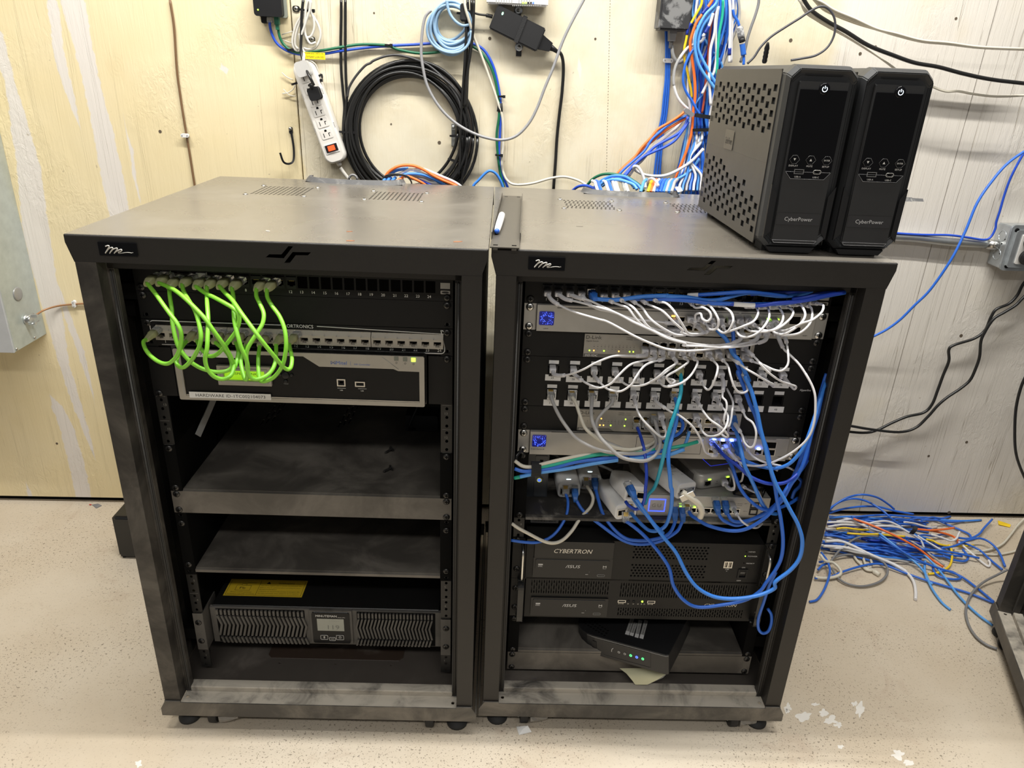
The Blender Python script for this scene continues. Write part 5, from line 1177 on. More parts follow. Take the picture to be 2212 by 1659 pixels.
def cable(label, P, r=2.6, m=BLU, a=None, b=None, F=RR, y0=-14, y1=-14, B=30, group=None, name='patch_cable', boot=28, am=None, bm=None, ad=(0,-1,-.15), bd=(0,-1,-.15), n=6, cat='cable', wrap=None):
    W = [pl(px,py,F,1,y) for px,py,y in depth(P,y0,y1,B)]
    t = thing(name, label, cat, F, W[0], group)
    if a: 
        e = plug(t, W[0]+Vector((0,0,0))-Vector(ad).normalized()*(9 if a=='slim' else 24 if a!='clear' else 12), ad, a, m=am)
    if b: e = plug(t, W[-1]-Vector(bd).normalized()*(9 if b=='slim' else 24 if b!='clear' else 12), bd, b, m=bm)
    C = catmull(W, n)
    q = MB(); q.tube(C, r, 8); q.build('cable_jacket', m, t)
    def bt(C):
        L = 0; Q = [C[0]]
        for i in range(1,len(C)):
            L += (C[i]-C[i-1]).length; Q.append(C[i])
            if L > boot: break
        q = MB(); k = len(Q); q.tube(Q, [3.5-.35*i/max(1,k-1) for i in range(k)], 10); q.build('strain_relief', am or SLB, t)
    if a == 'slim': bt(C)
    if b == 'slim': bt(C[::-1])
    if wrap:
        for i0,i1,wm,wr in wrap:
            q = MB(); q.tube(C[int(i0*len(C)):max(int(i1*len(C)),int(i0*len(C))+2)], wr, 10); q.build('cable_label', wm, t)
    return t
# ---- lime cables of the left rack (traced over the close-up starting at 280,580)
G = zc(280,580,400)
ORD = ('zeroth first second third fourth fifth sixth seventh eighth ninth tenth eleventh twelfth thirteenth fourteenth '+'fifteenth sixteenth seventeenth eighteenth nineteenth twentieth twenty-first twenty-second twenty-third twenty-fourth').split()
def lime(i, n1, n2, P, B, y1=-34):
    cable(label='lime green cable from %s top port%s' % (ORD[n1], n2), P=G(*P), r=3.05, m=GRN, a='hood', b='ribbed', F=LR, y0=-36, y1=y1, B=38+B*.75, group='lime green patch cables of the left rack', ad=(-.35,-1,-.25), bd=(-.3,-1,-.35))
lime(1,1,' at its far left end',[(205,172),(300,290),(400,430),(480,540),(570,660),(618,780),(605,930),(560,1050),(460,1135),(340,1110),(230,1020),(175,930),(168,870),(210,845)],40)
lime(2,2,', crossing behind the display',[(345,170),(430,205),(540,260),(660,355),(790,480),(900,600),(1000,740),(1100,880),(1185,1010),(1235,1120),(1255,1180),(1285,1090),(1300,990),(1285,920),(1262,880)],52)
lime(3,3,', reaching furthest under the others',[(472,205),(480,330),(505,500),(510,640),(540,800),(580,930),(640,1020),(730,1115),(850,1190),(1000,1232),(1140,1228),(1215,1180),(1205,1080),(1150,990),(1070,920),(1012,875)],22)
lime(4,4,', making a tall narrow loop',[(625,190),(650,280),(710,385),(780,500),(825,640),(852,800),(840,910),(800,1000),(740,1095),(650,1178),(590,1172),(560,1115),(590,1010),(640,915),(685,862)],62)
lime(5,5,', curving back left at the bottom',[(785,210),(900,290),(1010,345),(1130,410),(1230,470),(1298,540),(1308,640),(1270,750),(1200,850),(1130,935),(1050,1020),(960,1048),(880,990),(830,920),(803,850)],34)
lime(6,6,', hanging straight down before its loop',[(922,212),(925,400),(938,600),(932,800),(925,950),(902,1080),(930,1200),(1010,1290),(1110,1320),(1200,1285),(1240,1200),(1235,1110),(1180,1010),(1150,930),(1142,885)],74)
lime(7,7,', the long diagonal one to the last plug',[(1070,208),(1140,290),(1235,390),(1340,540),(1450,690),(1560,840),(1680,990),(1770,1100),(1860,1195),(1920,1190),(1940,1080),(1918,960),(1905,895)],66)
lime(8,8,', ending in a narrow hairpin',[(1220,228),(1238,330),(1245,450),(1245,560),(1262,680),(1300,830),(1335,950),(1385,1060),(1412,1180),(1402,1310),(1375,1315),(1345,1210),(1330,1100),(1360,1000),(1400,910)],50)
lime(9,10,', left of the last pair',[(1515,240),(1515,330),(1560,430),(1602,540),(1590,650),(1540,745),(1470,850),(1415,945),(1395,1030),(1400,1110),(1410,1220),(1450,1300),(1530,1322),(1650,1270),(1720,1180),(1748,1060),(1750,895)],46)
lime(10,11,', the rightmost one at the top',[(1640,243),(1645,340),(1705,450),(1790,570),(1850,720),(1870,880),(1860,1020),(1820,1170),(1720,1300),(1600,1350),(1555,1320),(1538,1200),(1538,1050),(1556,910)],38)
# ---- white slim cables of the right rack
A = zc(1080,530,400); Bz = zc(1440,530,400); Cz = zc(1080,780,400); Dz = zc(1440,780,400); E = zc(1080,960,400); F_ = zc(1440,960,400); Gz = zc(1040,1100,700); K = zc(1400,880,360)
GW = 'white slim patch cables of the right rack'
def slim(label, P, B=30, **k):
    k.setdefault('y0',-18); k.setdefault('y1',-18)
    cable(label, P, r=1.75, m=WHC, a=k.pop('a','slim'), b=k.pop('b','slim'), B=B+34, group=GW, **k)
TP = 'white slim cable from %s port of the right top panel'
slim(TP%ORD[1]+', longest sweep right', A((570,580),(620,655),(740,730),(900,800),(1170,880),(1300,920),(1600,1080),(1800,1170),(2000,1240),(2212,1260))+Bz((200,1262),(400,1252),(650,1220),(880,1180),(1000,1155),(1075,1120),(1092,1060)),58)
slim(TP%ORD[2]+', just above the longest one', A((700,585),(780,640),(910,670),(1100,720),(1370,800),(1600,920),(1800,1010),(2000,1110),(2212,1172))+Bz((200,1195),(400,1205),(650,1222),(900,1205),(1100,1165),(1185,1125),(1196,1062)),48)
slim(TP%ORD[3]+', reaching mid switch', A((840,588),(930,625),(1050,652),(1200,720),(1370,800),(1580,905),(1790,1005),(1950,1075))+Bz((0,1090),(150,1140),(350,1180),(560,1195),(720,1180),(860,1140),(900,1085)),40,b='slim')
slim(TP%ORD[4]+', passing behind others', A((978,590),(1050,690),(1170,760),(1350,800),(1600,880),(1800,900),(1910,915),(2040,930),(2110,925)),14)
slim(TP%ORD[6]+', left of the rest', A((1245,612),(1330,672),(1440,715),(1530,750),(1620,870),(1700,950),(1850,1000),(1950,1015),(2050,1035)),26)
slim(TP%ORD[7]+', second of four', A((1380,602),(1480,675),(1590,740),(1680,850),(1760,960),(1880,1040),(2000,1065),(2110,1040)),34)
slim(TP%ORD[8]+', third of four', A((1518,602),(1620,690),(1700,745),(1780,860),(1900,960),(2080,1060),(2212,1075))+Bz((100,1078),(200,1030)),30)
slim(TP%ORD[9]+', last steep one', A((1650,607),(1740,690),(1830,730),(1950,790),(2080,920),(2180,1010))+Bz((180,1042),(300,1075),(430,1050),(360,960)),40)
slim(TP%ORD[10]+', bending sharply down', A((1785,612),(1880,670),(1980,690),(2060,760),(2120,850),(2200,980))+Bz((260,1050),(380,1058),(470,1040),(520,980)),46)
for n,P,Bq in ((13,[(255,655),(300,700),(345,745),(430,742),(510,790),(530,860),(490,905),(430,880),(405,815),(345,830),(340,920),(290,900)],30),
 (14,[(390,685),(440,705),(500,712),(570,790),(620,900),(600,990),(520,1005),(470,940),(410,890)],34),
 (15,[(585,708),(640,722),(690,740),(770,800),(795,900),(745,1010),(680,1045),(620,1010),(570,950),(530,900)],44),
 (17,[(975,728),(1030,735),(1075,748),(1092,815),(1040,905),(930,960),(800,1010),(720,1030),(685,985),(650,900)],38),
 (18,[(1130,738),(1175,742),(1212,752),(1226,850),(1170,960),(1080,1050),(980,1095),(900,1090),(845,1045),(780,920)],46),
 (19,[(1260,740),(1305,742),(1348,752),(1392,840),(1370,930),(1290,1000),(1180,1030),(1060,1030),(975,1010),(880,905)],34),
 (20,[(1385,730),(1425,736),(1462,745),(1512,795),(1480,870),(1380,960),(1280,1012),(1170,1015),(1085,978),(985,900)],42),
 (22,[(1500,705),(1560,712),(1612,724),(1656,820),(1620,910),(1520,1000),(1400,1060),(1310,1050),(1240,1000),(1170,930)],50),
 (23,[(1630,695),(1680,720),(1728,752),(1738,850),(1700,950),(1600,1040),(1480,1072),(1370,1070),(1310,1030),(1250,950)],38),
 (24,[(1745,685),(1810,700),(1872,720),(1850,800),(1740,890),(1620,930),(1520,980),(1400,1020),(1340,1000),(1300,930)],58)):
    slim(TP%ORD[n]+', curling into the switch', Bz(*P), Bq, y1=-20, boot=24)
slim('long white cable arcing down the right side past the maker name to the silver gateway', Bz((1320,1060),(1340,1110),(1362,1165),(1405,1245),(1465,1300),(1590,1430),(1700,1600))+Dz((1660,150),(1745,310),(1778,470),(1760,740),(1680,930),(1500,1090),(1300,1195),(1130,1250),(960,1243),(870,1205),(790,1130),(730,1060)),64,y1=-18)
slim('white cable dropping in a hook from the silver switch to the upper steel switch', Bz((1405,1070),(1432,1160),(1452,1300),(1448,1420),(1380,1495),(1280,1485),(1160,1430),(1040,1390),(940,1330)),44)
DL = 'white slim cable from steel switch to label %s'
slim(DL%25+', far left', A((1735,1275),(1745,1310),(1650,1320),(1530,1320),(1350,1325),(1150,1400),(1000,1480),(850,1535),(740,1555),(650,1545),(632,1500)),26,boot=34)
slim(DL%26+', second from left', A((1832,1280),(1850,1345),(1690,1385),(1550,1430),(1400,1570))+Cz((1330,265),(1200,318),(1085,290),(980,230),(880,150),(880,130)),38,boot=34)
slim(DL%27+', forming a low loop', A((1935,1280),(1950,1355),(1830,1390),(1720,1445),(1620,1580))+Cz((1580,270),(1480,345),(1400,362),(1280,330),(1190,250),(1130,180),(1128,135)),48,boot=34)
slim(DL%28+', fourth plug of that row', A((2045,1290),(2075,1350),(2105,1400))+Cz((2010,110),(1850,220),(1700,290),(1540,292),(1450,240),(1390,180),(1380,145)),32,boot=30)
slim(DL%29+', fifth plug of that row', Bz((65,1290),(85,1350),(115,1405))+Dz((0,100))+Cz((1900,180),(1800,250),(1700,285),(1655,220),(1630,165)),42,boot=28)
slim(DL%30+', sixth plug of that row', Bz((190,1292),(220,1350),(255,1395))+Dz((130,105),(0,190))+Cz((2060,295),(1960,300),(1900,240),(1885,175)),50,boot=28)
slim('white slim cable passing in front of the teal plug at label 31', Bz((300,1300),(330,1355),(370,1400))+Dz((300,155),(180,260),(10,308))+Cz((2090,240),(1980,200),(1900,190)),58,boot=28)
slim(DL%32+', a short tight curve', Bz((505,1310),(545,1365),(600,1425))+Dz((610,90),(590,180),(540,300),(490,342),(440,290),(395,180)),40,boot=28)
slim(DL%34+', mostly behind the blue pair', Bz((625,1315),(670,1370),(715,1415))+Dz((740,80),(765,180),(810,310),(880,380),(965,350),(930,240),(890,190)),36,boot=28)
slim(DL%36+', longest diagonal to the far right plug', Bz((935,1235),(1000,1290),(1065,1350),(1130,1420),(1240,1500))+Dz((1110,20),(1210,130),(1350,230),(1480,280),(1545,305),(1520,335),(1450,260),(1400,190)),50,boot=30)
slim(DL%35+', diagonal below the blue pair', Bz((770,1320),(800,1360))+Dz((930,80),(1050,150),(1200,240),(1290,285),(1270,305),(1190,230),(1140,180)),28,boot=30)
slim('thick white boot hanging from label 33 down to the lower steel switch', Dz((655,175),(680,260),(672,360),(668,430),(710,480),(718,560),(690,660),(690,740),(740,780),(770,690),(782,600),(790,480),(720,330)),40,boot=44,b=None)
cable('grey network cable hanging from label 37 in a wide arc', Cz((610,415),(620,460),(680,600),(770,750),(900,910),(1080,1020),(1280,1085),(1500,1105),(1700,1098),(1830,1040),(1868,950),(1820,850),(1740,770)), 3.0, GRYC, 'clear','clear', B=58, y0=-16,y1=-16, group='grey network cables of the lower label row')
cable('cream network cable hanging from label 38', Cz((865,430),(910,510),(960,660),(1020,800),(1130,900),(1250,980),(1400,1040),(1560,1058),(1700,1030),(1835,970),(1858,890),(1800,800),(1740,760)), 3.0, CRM, 'clear','clear', B=44, y0=-16,y1=-16)
cable('grey network cable from the third jack of the lower label row, hanging lowest', Cz((1100,430),(1095,510),(1090,620),(1110,740),(1190,900),(1290,1010),(1420,1130),(1560,1180),(1740,1190),(1860,1120),(1912,1000),(1890,850),(1845,700)), 3.0, GRYC, 'clear','clear', B=72, y0=-16,y1=-16, group='grey network cables of the lower label row')
cable('grey network cable from the fourth jack of the lower label row, first bending left', Cz((1350,440),(1330,510),(1230,610),(1162,700),(1150,780),(1180,880),(1260,960),(1400,1020),(1560,1080),(1720,1085),(1840,1010),(1880,900),(1850,720)), 2.9, DGR if False else GRYC, 'clear','clear', B=34, y0=-16,y1=-16, group='grey network cables of the lower label row')
slim('white slim cable from label 41 to the lower steel switch', Cz((1600,425),(1620,510),(1642,590),(1690,680),(1800,800),(1900,890),(1962,910),(1982,850),(1955,770),(1930,680)),36,boot=34)
slim('white slim cable from label 42 running down to the glowing gateway', Cz((1845,440),(1880,500),(1970,560),(2070,620))+Dz((160,655),(300,770),(390,900),(430,1000),(460,1085),(520,1120),(590,1125),(560,1040)),38,boot=40)
slim('white slim cable from label 44, crossing diagonally', Dz((350,450),(395,530),(445,610),(520,700),(620,770),(700,840),(735,895),(700,905),(640,850),(600,720)),46,boot=34)
slim('white slim cable from label 45, making a round loop', Dz((590,450),(650,530),(705,605),(735,680),(700,800),(620,880),(500,895),(435,850),(400,780),(362,700)),54,boot=34)
slim('white slim cable from label 46, looping out to the right', Dz((862,475),(905,570),(945,670),(1030,740),(1070,860),(1045,1000),(990,1030),(930,970),(905,890),(850,800),(800,730)),44,boot=36)
# ---- blue and other cables of the right rack
GB = 'blue network cables of the right rack'
def blue(label, P, m=BLU, r=3.0, B=30, **k): cable(label, P, r, m, k.pop('a',None), k.pop('b',None), B=B+(18 if B>25 else 0), group=GB, **k)
blue('blue cable plugged into port 5 of the top panel, running right along it', A((1130,630),(1200,645),(1400,650),(1700,612),(2000,600))+Bz((0,605),(250,622),(450,655),(620,650),(800,600),(1000,565),(1200,590),(1420,605),(1640,575),(1740,540)), BL2, 3.3, 18, a='boot', am=JK('blue_boot2',(.03,.15,.55)), ad=(.1,-1,-.1), y0=-34, y1=-20)
blue('blue cable along the top panel reaching furthest right', A((1560,640),(1850,640))+Bz((0,645),(300,662),(500,690),(750,697),(1000,706),(1250,700),(1500,680),(1750,640),(1980,590),(2130,563)), BLU, 3.3, 20, y0=-30, y1=-46)
blue('blue cable with a white paper label near the top panel middle', Bz((250,598),(450,588),(700,570),(950,556),(1200,578),(1440,602)), BLU, 3.1, 14, y0=-36,y1=-36, wrap=[(.0,.17,LABEL,3.5)])
blue('blue cable with two barcode labels, lowest of the bunch at the top panel', Bz((480,690),(650,695),(800,702),(1100,718),(1300,692),(1600,665),(1850,610),(2120,556)), BLD, 3.2, 16, y0=-48,y1=-48, wrap=[(.0,.12,LABEL,3.6),(.30,.42,LABEL,3.6)])
blue('dark blue cable at the top of the bunch at the top panel, half in shadow', Bz((1000,585),(1200,565),(1400,560),(1600,545),(1720,538)), BLD, 3.1, 8, y0=-22,y1=-22)
blue('dark blue cable rising towards the right post, at the top panel', Bz((1500,640),(1650,620),(1800,585),(1950,565),(2060,550)), BLD, 3.1, 8, y0=-30,y1=-38)
blue('bright blue cable falling from the silver switch into the widest loop at the right', Bz((600,1000),(640,1050),(700,1110),(755,1205),(790,1290),(870,1380),(930,1500),(985,1620))+Dz((940,190),(1010,350),(1080,600),(1120,800),(1170,1000),(1230,1250))+F_((1310,480),(1400,640),(1480,790),(1570,960),(1620,1150),(1590,1350),(1480,1500),(1300,1640))+Gz((2000,540),(1900,585),(1750,610),(1600,600),(1480,540),(1400,440),(1330,300),(1250,200))+E((1840,960),(1750,840),(1660,740),(1590,640)), BL2, 3.3, 62, a='clear', y0=-14,y1=-60)
blue('bright blue cable beside the widest loop, ending in the hanging white injector', Bz((790,1020),(798,1110),(798,1220),(830,1380),(880,1520))+Dz((850,130),(920,300),(990,500),(1060,650),(1110,830),(1180,1000),(1220,1150),(1255,1350))+F_((1290,480),(1325,700),(1365,900),(1390,1150),(1370,1350),(1300,1500),(1190,1650))+Gz((1900,560),(1800,620),(1650,652),(1480,668),(1380,620),(1310,520),(1280,400),(1200,280),(1100,170),(1020,105))+E((1500,915)), BLU, 3.1, 54, a='clear', b='clear', bd=(0,-.5,-.8), y0=-14,y1=-46)
blue('blue cable with a narrow hanging loop at the lower right of the rack', Gz((2010,430),(1965,520),(1925,640),(1892,740),(1890,810),(1915,845),(1955,835),(1978,780),(1978,720),(1955,680)), BLU, 2.8, 6, y0=-58,y1=-40)
blue('blue cable in the deep right hand bunch, running to the desktop switch', Dz((1910,150),(1870,280),(1815,480),(1780,680),(1700,930),(1620,1120),(1560,1280))+F_((1480,450),(1400,600),(1320,700),(1200,800),(1000,905),(850,965),(720,930),(650,880),(612,800)), BLU, 3.1, 24, b='boot', bd=(0,-1,-.5), y0=-20,y1=-24)
blue('second blue cable in the deep right hand bunch, to the desktop switch', Dz((1890,260),(1840,470),(1800,650),(1735,850))+F_((1650,180),(1570,360),(1490,470),(1420,600),(1350,700),(1200,815),(1020,895),(880,925),(780,905),(715,800)), BLU, 3.1, 36, b='boot', bd=(0,-1,-.5), y0=-24,y1=-24)
blue('blue cable curving low under the desktop switch from its clear plug', F_((262,800),(300,850),(360,890),(500,970),(750,1030),(950,1010),(1150,895),(1300,745),(1420,550),(1520,400),(1610,300),(1680,190)), BLU, 3.1, 40, a='clear', y0=-20,y1=-40)
blue('deep blue cable from a glowing gateway port, curving right to the post', Dz((560,980),(620,1050),(700,1140),(860,1260),(1000,1380),(1200,1460),(1400,1455),(1540,1370),(1650,1220),(1700,1060)), BLD, 3.0, 44, a='clear', y0=-16,y1=-40)
blue('blue cable from the gateway falling behind the pair to the desktop switch side', Dz((690,1120),(780,1260),(830,1400),(880,1520),(960,1630))+F_((1080,740),(1200,785),(1350,755),(1480,700),(1570,640)), BLU, 2.9, 34, a='clear', y0=-16,y1=-20)
blue('blue cable with a blue boot, dropping from the gateway across the router', Dz((810,790),(850,900),(890,1060),(930,1240),(985,1360),(1050,1500),(1100,1620))+F_((1160,740),(1240,815),(1310,830)), BL2, 3.3, 40, a='boot', ad=(.1,-.8,-.7), y0=-28,y1=-30)
blue('blue cable with a blue boot, swinging right under the long white arc', Dz((850,1090),(930,1180),(1040,1235),(1150,1265),(1300,1282),(1450,1235),(1560,1135),(1640,1020),(1710,850),(1790,600),(1850,400),(1915,200)), BL2, 3.0, 46, a='boot', ad=(.2,-.9,-.4), y0=-28,y1=-20)
slim('white cable with a clear boot in the gateway, passing under the long white arc', Dz((930,970),(980,1080),(1060,1160),(1180,1210),(1330,1245),(1450,1270),(1560,1330)),30,a='slim',b=None)
blue('short blue loop deep in the right corner of the device shelf', F_((1500,640),(1530,560),(1590,500),(1610,440),(1560,400),(1500,430)), BLU, 3.1, 8, y0=0,y1=10)
GC = 'blue cables between injectors and desktop switch'
cable('blue cable from the nearer left injector, lowest arc to the desktop switch', E((2185,890),(2160,960),(2100,1050),(1900,1160),(1650,1192),(1450,1135),(1200,960),(1000,800),(900,650)), 3.1, BLU, 'boot','boot', B=26, y0=-24,y1=28, ad=(0,-1,-.8), bd=(0,-1,-.4), group=GC)
cable('blue cable from the rear left injector, upper arc to the desktop switch', E((2090,880),(2080,960),(2000,1080),(1800,1142),(1600,1145),(1480,1110),(1350,1000),(1230,830),(1170,640),(1140,520)), 3.1, BLU, 'boot','boot', B=40, y0=-24,y1=52, ad=(0,-1,-.8), bd=(0,-1,-.4), group=GC)
cable('thin blue cable from the nearer left injector, curving left behind the post', E((785,590),(812,680),(795,840),(710,1000),(600,1110),(450,1168),(300,1168),(130,1145)), 2.7, BLU, 'clear', None, B=20, y0=34,y1=-36, ad=(0,-1,-.5))
cable('cream white cable from the rear left injector, sagging left over the server top', E((1032,490),(1085,570),(1112,650),(1080,750),(960,880),(860,1030),(750,1140),(640,1178),(520,1155),(350,1070),(220,1000),(140,945)), 3.1, CRM, 'clear', None, B=34, y0=60,y1=-40, ad=(0,-1,-.5))
cable('deep blue cable from label 43 falling in front, turning up to the hanging injector', Cz((2090,440),(2112,520),(2110,700),(2065,880),(2020,1050),(2012,1200),(2028,1350),(2040,1500))+E((2055,560),(2045,760),(1990,950),(1900,1025),(1790,1030),(1700,965),(1610,870),(1560,810)), 3.2, BL2, 'clear','clear', B=70, y0=-16,y1=-20, bd=(0,-1,-.4))
cable('teal cable from label 31 hanging down to the tilted injectors', Cz((2160,150),(2165,290),(2155,400),(2110,560),(2050,740),(2000,920),(1960,1100),(1915,1300),(1850,1500),(1770,1600))+E((1735,705)), 3.1, TEAL, 'hood', None, B=60, y0=-34,y1=-30, am=mat('smoky_green_boot',(.16,.26,.24),.3,trans=.2))
cable('blue cable from the lower steel switch, falling and hooking left under the tilted injector', Cz((1640,790),(1680,900),(1720,1050),(1745,1250),(1750,1400),(1735,1560))+E((1740,500),(1730,640),(1690,740),(1620,775),(1540,730),(1500,680)), 2.8, BLD, 'clear', None, B=44, y0=-18,y1=-50)
cable('short blue cable with its boot in the tilted injector', E((1600,620),(1650,690),(1720,790),(1850,960),(1950,1060)), 3.0, BL2, 'boot', None, B=4, y0=-74,y1=-68, ad=(.35,-.8,-.5))
cable('black cable at the lower steel switch, slanting left', Dz((270,740),(240,820),(180,880),(90,940),(0,980))+Cz((1900,960),(1790,1010)), 2.6, BKC, None, None, B=14, y0=-10,y1=-30)
cable('short blue cable curling under the lower steel switch', Dz((165,690),(195,760),(170,840),(110,890))+Cz((2050,900),(1960,960),(1850,980)), 2.8, BLU, None, None, B=20, y0=-8,y1=-26)
cable('light blue cable rising from the bundle to the lower steel switch', Dz((10,1105),(110,1085),(200,1030),(245,930),(268,840)), 2.8, BL3, None, None, B=6, y0=-30,y1=-18)
for k_,(px,py,l_) in enumerate(((1548,958,'at the first glowing port'),(1563,972,'below the first glowing port'),(1580,962,'between the glowing ports'),(1604,955,'at the last glowing port'))):
    t = thing('clear_plug', 'clear network plug catching blue light %s of the gateway' % l_, 'plug', RR, pl(px,py,RR,1,-30), 'clear plugs in the glowing gateway'); plug(t, pl(px,py,RR,1,-14), (.1*(k_-1),-1,-.35), 'clear')
# strapped bundle entering from the left
GS = 'cables strapped together across the shelf front'
VE = [('cream white cable of the strapped bundle, top strand at the left post', [(175,195),(270,258),(380,268),(500,238),(700,188),(1000,130),(1300,112),(1560,95),(1700,70)], CRM),
 ('sea green cable of the strapped bundle', [(172,402),(300,372),(400,310),(480,278),(700,228),(1000,152),(1250,112),(1380,128),(1600,110),(1850,60)], GRN2),
 ('medium blue cable of the strapped bundle', [(175,290),(270,320),(390,318),(600,288),(900,212),(1200,172),(1380,152),(1550,130),(1750,112),(2000,62)], BLU),
 ('light blue cable of the strapped bundle, lowest strand', [(240,385),(320,370),(480,335),(800,290),(1100,232),(1390,190),(1700,160),(1960,140),(2200,60)], BL3)]
for k,(l,P,m) in enumerate(VE): cable(l, E(*P), 3.2, m, None, None, B=8, y0=-46-2*k, y1=-50-2*k, group=GS)
cable('sea green cable with a white boot leading right to the gateway', Dz((0,1040),(60,1035),(200,1010),(330,975),(380,960),(430,930)), 3.0, GRN2, None, None, B=8, y0=-50,y1=-34, wrap=[(.72,.98,WPL,4.2)])
def band(label, px, py, y, rx, rz, F=RR, tail=True, w=16, name='strap'):
    c = pl(px,py,F,1,y); t = thing(name, label, 'strap', F, c); q = MB()
    n=16; rings=[]
    for k in range(n+1):
        a=2*pi*k/n; rings.append(c+Vector((0, rx*cos(a), rz*sin(a))))
    q.ribbon(rings, w, 2.2, up=(0,1,0)) if False else None
    vs=[];fs=[]
    for k in range(n):
        a=2*pi*k/n
        for rr in (1,1.18):
            for dx in (-w/2,w/2): vs.append(c+Vector((dx, rx*rr*cos(a), rz*rr*sin(a))))
    for k in range(n):
        i=4*k; j=4*((k+1)%n); fs += [(i+2,i+3,j+3,j+2),(i,j,j+1,i+1),(i,i+2,j+2,j),(i+1,j+1,j+3,i+3)]
    q.add(vs,fs,None,False); q.build('strap_loop', mat('black_velcro',(.012,.012,.013),.85,grain=1,gscale=500), t)
    if tail: q = MB(); q.add([c+Vector((w*.3,-rx,-rz*.6)),c+Vector((w*.6,-rx,-rz*.7)),c+Vector((w*.85,-rx+2,-rz*1.3)),c+Vector((w*.5,-rx+2,-rz*1.3))],[(0,1,2,3)]); q.build('strap_tail', mat('black_velcro',(.012,.012,.013)), t)
    return t
band('black fabric strap round the bundle, near the left post of the right rack', *E((430,290))[0], -50, 12, 10)
band('black fabric strap round the bundle, near the middle of the shelf', *E((1465,150))[0], -52, 12, 8, tail=False, w=18)
cable('black cord bending behind the left post beside the gateway ear', E((190,180),(200,130),(240,90),(270,100),(262,150)), 3.2, BKC, None, None, B=2, y0=-24,y1=-6)
slim('white slim cable from a gateway port down to the router, short', Dz((870,1200),(890,1260),(915,1330),(900,1420),(880,1440)),14,y0=-40,y1=-14,a=None,b=None)
slim('white slim cable in the router left port, its boot hooked upward', Dz((745,1280),(790,1380),(812,1490),(790,1530),(740,1520),(700,1470)),6,a=None,b='slim',y0=0,y1=4,boot=40)
slim('white slim cable from the router right port, falling behind the blue cables', Dz((880,1470),(950,1520),(1060,1570))+F_((1090,560),(1140,660),(1190,750)),20,a='slim',b=None,y0=24,y1=-10,boot=34)
slim('white slim cable from the last desktop switch port, looping below the shelf', F_((800,770),(850,850),(900,920),(990,980),(1080,995),(1150,940)),20,a='slim',b=None,y0=-10,y1=0,boot=30)
t = cable('cream cable with a metal plug, bending out of the grey printed injector', F_((185,570),(250,610),(320,660),(385,720),(420,800),(400,870)), 5.2, CRM, None, None, B=6, y0=-90, y1=-84)
q = MB(Matrix.Translation(pl(*F_((245,600))[0],RR,1,-90)) @ Matrix.Rotation(-.55,4,'Y')); q.box(-13,12,-6,6,-6,6); q.build('metal_plug', STEEL, t, bevel=.8)
cable('grey white cable with a printed white label, at the shelf right end', F_((1280,265),(1340,300),(1420,330),(1500,350)), 4.2, WPL, None, None, B=2, y0=20,y1=16, wrap=[(.2,.95,LABEL,4.8)])
# ================================================================ things on the wall
def wcable(label, P, r=3, m=BLU, d=8, name='wall_cable', group=None, n=6, wrap=None, parts=None, dd=None):
    W = []
    for p in P: W.append(Wp(p[0],p[1], p[2] if len(p)>2 else d))
    t = thing(name, label, 'cable', LR, W[0], group); C = catmull(W,n); q = MB(); q.tube(C, r, 8); q.build('cable_jacket', m, t)
    if wrap:
        for i0,i1,wm,wr in wrap: q = MB(); q.tube(C[int(i0*len(C)):max(int(i1*len(C)),int(i0*len(C))+2)], wr, 10); q.build('cable_label', wm, t)
    return t
P4 = zc(700,0,800); P1 = zc(0,0,800); PD = zc(880,0,380); SS = zc(540,0,260,1078); B1 = zc(1400,0,250,1481); B2 = zc(1220,220,320); R3 = zc(1412,0,800); CC = zc(720,280,320); J4 = zc(2040,440,172,1427); RV = zc(1700,400,512,1699)
def wl(px,py,d=0): return WF.inverted() @ Wp(px,py,d)
def screw_disc(name,label,px,py,d,r=5,m=STEEL,washer=0,t=None):
    p = wl(px,py); q = MB()
    if washer: q.lathe((p.x,-d,p.z),(0,-1,0),[(0,washer),(1.2,washer),(1.3,washer*.6)],18,ZINC)
    q.lathe((p.x,-d,p.z),(0,-1,0),[(0,r),(1.4,r*.95),(2.6,r*.5),(2.7,.1)],14,m); q.box(p.x-r*.6,p.x+r*.6,-d-2.9,-d-2.4,p.z-.5,p.z+.5,DARK); q.box(p.x-.5,p.x+.5,-d-2.9,-d-2.4,p.z-r*.6,p.z+r*.6,DARK)
    return q, p
# brown wire with clip at the left
wcable('thin brown wire running down the wall left of the racks to behind the rack', [(367,0,3),(376,60,4),(382,150,4),(390,210,3),(396,250,4),(403,292,4),(411,340,3),(418,385,4),(424,420,4)], 2.6, mat('brown_jacket',(.17,.095,.045),.5))
def clip(label, px, py, w=18, hh=9, m=WPL, F=WF, horizontal=True):
    p = wl(px,py); t = thing('cable_clip', label, 'clip', WF, (p.x,0,p.z)); q = MB()
    if horizontal: q.prism(rounded(p.x-w/2,p.x+w/2,p.z-hh/2,p.z+hh/2,hh*.45),-12,-7)
    else: q.prism(rounded(p.x-hh/2,p.x+hh/2,p.z-w/2,p.z+w/2,hh*.45),-9,-2)
    q.build('clip_body', m, t, bevel=.6)
    for s in (-1,1):
        a = (p.x+s*w*.34, p.z) if horizontal else (p.x, p.z+s*w*.3); q = MB(); q.cyl((a[0],-12.8,a[1]),(a[0],-1,a[1]),1.5,8); q.build('clip_nail', GREY, t)
clip('white clip holding the brown wire on the wall left of the racks', 403, 292, 17, 7)
clip('white clip holding the copper wire beside the left rack post', 163, 655, 17, 8, horizontal=False)
